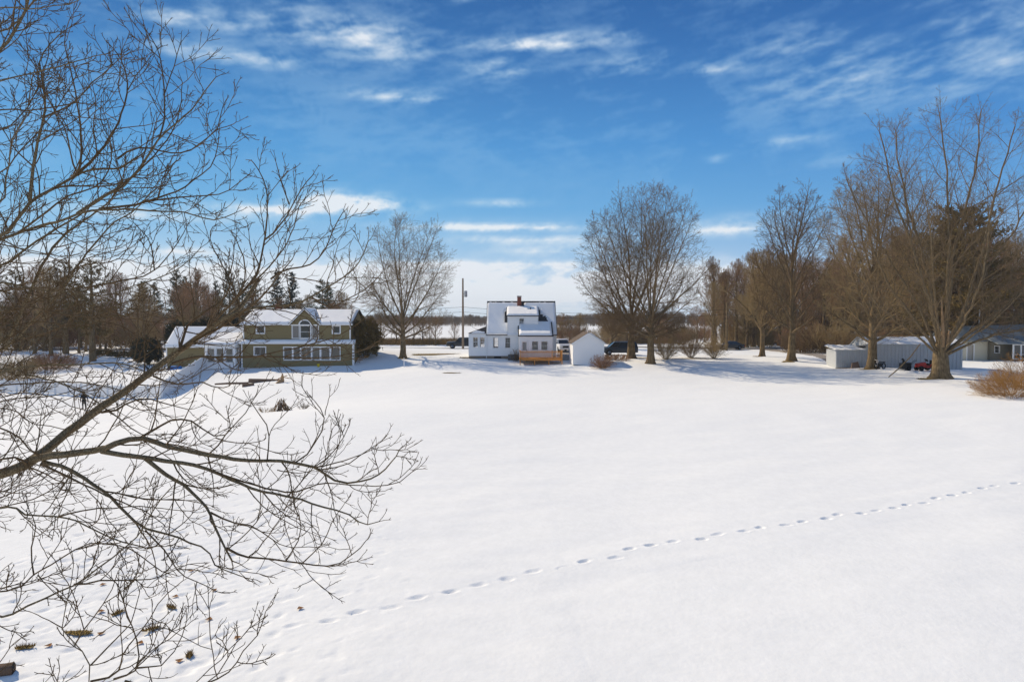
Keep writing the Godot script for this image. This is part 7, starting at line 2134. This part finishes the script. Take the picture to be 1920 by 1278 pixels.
func vehicles() -> void:
	var pickup := {"w": 1.98, "wheel": 0.40, "axles": [1.0, 4.55], "paint": M.black_car, "body": [[0.0, 0.45, 1.05, 0.9], [0.12, 0.42, 1.16, 0.98], [1.6, 0.42, 1.24, 1.0], [3.9, 0.42, 1.24, 1.0], [5.55, 0.45, 1.25, 1.0], [5.65, 0.5, 1.22, 0.97]], "cabin": [1.55, 2.1, 3.75, 3.95, 1.22, 1.85], "pillars": [0.55]}
	vehicle("pickup_truck", "black pickup truck parked at the road beside the utility pole", "pickup truck", gp(Vector2(-11.25, -118.00)) + Vector3(0, 0.03, 0), 0.0, pickup)
	var pw := pickup.duplicate()
	pw.paint = M.white_car
	pw.bumper = M.white_car
	vehicle("pickup_truck", "white pickup truck facing the yard between house and garage", "pickup truck", gp(Vector2(7.89, -100.00)) + Vector3(0, 0.03, 0), PI / 2 + 0.12, pw)
	vehicle("van", "dark navy van parked sideways beyond the small white garage", "van", gp(Vector2(12.47, -95.00)) + Vector3(0, 0.03, 0), 0.03, {"w": 1.95, "wheel": 0.36, "axles": [0.95, 4.0], "paint": M.navy_car, "body": [[0.0, 0.35, 0.85, 0.88], [0.15, 0.3, 0.98, 0.97], [1.2, 0.3, 1.1, 1.0], [4.6, 0.3, 1.12, 1.0], [4.95, 0.35, 1.1, 0.95]], "cabin": [0.95, 1.75, 4.65, 4.9, 1.1, 1.78], "pillars": [0.28, 0.62]})
	vehicle("sedan", "dark sedan parked at the roadside beyond the bare shrubs", "car", gp(Vector2(35.49, -118.00)) + Vector3(0, 0.03, 0), 0.0, {"w": 1.82, "wheel": 0.33, "axles": [0.9, 3.65], "paint": M.black_car, "body": [[0.0, 0.3, 0.62, 0.86], [0.15, 0.25, 0.74, 0.96], [1.3, 0.25, 0.92, 1.0], [3.7, 0.25, 0.96, 1.0], [4.4, 0.28, 0.92, 0.95], [4.6, 0.35, 0.85, 0.88]], "cabin": [1.2, 1.95, 3.1, 3.95, 0.92, 1.42], "pillars": [0.5]})

func _ready() -> void:
	rng.seed = 1
	roll.seed = 4; roll.frequency = 0.045; roll.fractal_octaves = 3
	drift.seed = 6; drift.frequency = 0.28; drift.fractal_octaves = 2
	ripple.seed = 9; ripple.frequency = 0.55; ripple.fractal_octaves = 3
	pits.seed = 15; pits.frequency = 1.35; pits.fractal_octaves = 2
	# camera
	var cam := Camera3D.new()
	cam.position = Vector3(0, 6.3, 0)
	cam.rotation.x = -atan(43.0 / 1280.0)
	cam.fov = rad_to_deg(2.0 * atan(639.0 / 1280.0))
	cam.near = 0.1
	cam.far = 3000
	add_child(cam)
	cam.current = true
	# sky, sun, exposure
	var env := Environment.new()
	env.background_mode = Environment.BG_SKY
	env.sky = Sky.new()
	env.sky.sky_material = make_sky()
	env.background_energy_multiplier = 0.95
	env.tonemap_mode = Environment.TONE_MAPPER_LINEAR
	env.tonemap_exposure = 1.07
	env.sdfgi_enabled = true
	env.ssao_enabled = true
	env.ssil_enabled = true
	env.fog_enabled = true
	env.fog_density = 0.0003
	env.fog_light_color = Color(.80, .86, .93)
	var we := WorldEnvironment.new()
	we.environment = env
	add_child(we)
	var sun := DirectionalLight3D.new()
	sun.light_energy = 1.3
	sun.light_color = Color(1.0, 0.93, 0.82)
	sun.light_angular_distance = 0.5
	sun.shadow_enabled = true
	add_child(sun)
	sun.look_at_from_position(Vector3.ZERO, Vector3(0.80 * 0.80, -0.60, 0.60 * 0.80))
	# setting
	print("sky ", Time.get_ticks_msec())
	make_materials()
	mat("grey_louver", C(.22, .205, .185), 0.6)
	make_ground()
	print("ground ", Time.get_ticks_msec())
	ribbon("road", M.asphalt, "slushy grey road running past the houses", "road", [Vector2(-140, -117), Vector2(-60, -117), Vector2(0, -121), Vector2(60, -121), Vector2(140, -119)], 5.6, 0.03)
	ribbon("driveway", M.mud, "muddy brown driveway beside the tall maple", "driveway", [Vector2(44.25, -118.00), Vector2(45.50, -104.00), Vector2(43.12, -92.00), Vector2(40.36, -84.00)], 3.4, 0.04)
	ribbon("driveway", M.mud, "muddy driveway between the white house and garage", "driveway", [Vector2(9.03, -118.00), Vector2(8.12, -104.00), Vector2(7.33, -92.00), Vector2(7.39, -86.00)], 2.6, 0.04)
	white_house()
	garage()
	olive_house()
	metal_shed()
	cream_house()
	print("houses ", Time.get_ticks_msec())
	near_tree()
	print("near tree ", Time.get_ticks_msec())
	yard_trees()
	print("yard trees ", Time.get_ticks_msec())
	woods()
	evergreens()
	print("woods ", Time.get_ticks_msec())
	shrubs()
	field_growth()
	fence_run("white picket fence running along the low end of the yard", Vector2(-62.34, -76.00), Vector2(-37.38, -72.50), 16, false)
	fence_run("solid white vinyl fence climbing from the pickets to the olive house", Vector2(-37.27, -72.50), Vector2(-38.12, -85.00), 7, true)
	vehicles()
	yard_things()
	bare_patch("strip of bare tan lawn running from the forking maple", Vector2(-10.54, -93.00), 4.4, 0.75, 3, 0.25)
	bare_patch("patch of bare lawn at the foot of the forking maple", Vector2(-14.26, -89.50), 1.1, 0.8, 4)
	bare_patch("bare tan patch at the end of the white house", Vector2(-6.12, -89.00), 1.0, 0.7, 5)
	bare_patch("small dark bare bar of lawn in the shaded snow", Vector2(-6.69, -74.50), 1.5, 0.35, 6)
	bare_patch("bare lawn strip below the garage maples", Vector2(17.24, -89.00), 1.9, 0.8, 7)
	bare_patch("bare earth band along the feet of the three shrubs", Vector2(22.69, -88.00), 5.0, 0.45, 8)
	bare_patch("bare lawn at the foot of the smaller maple", Vector2(32.85, -91.00), 0.9, 0.7, 9)
	bare_patch("bare lawn at the foot of the tall upright maple", Vector2(33.59, -83.00), 1.0, 0.7, 10)
	bare_patch("brown leaf litter along the shed lean-to wall", Vector2(37.67, -76.30), 2.3, 0.6, 11)
	bare_patch("bare lawn at the foot of the huge old maple", Vector2(40.05, -65.30), 1.8, 0.6, 12)
	bare_patch("bare lawn at the foot of the maple against the shed", Vector2(38.20, -73.20), 1.2, 0.5, 13)
	var k := 0
	for q in [[-8.6, -13.4, .36, .13], [-8.4, -14.3, .22, .09], [-7.4, -14.6, .2, .08], [-7.3, -13.6, .2, .08], [-6.0, -12.5, .16, .08], [-9.3, -12.8, .26, .1]]:
		bare_patch("small mossy tuft of grass showing through pitted snow", Vector2(q[0], q[1]), q[2], q[3], 20 + k, k * 1.3)
		k += 1
	figure(gp(Vector2(-41.56, -66.00)), 0.3)
	print("all ", Time.get_ticks_msec())
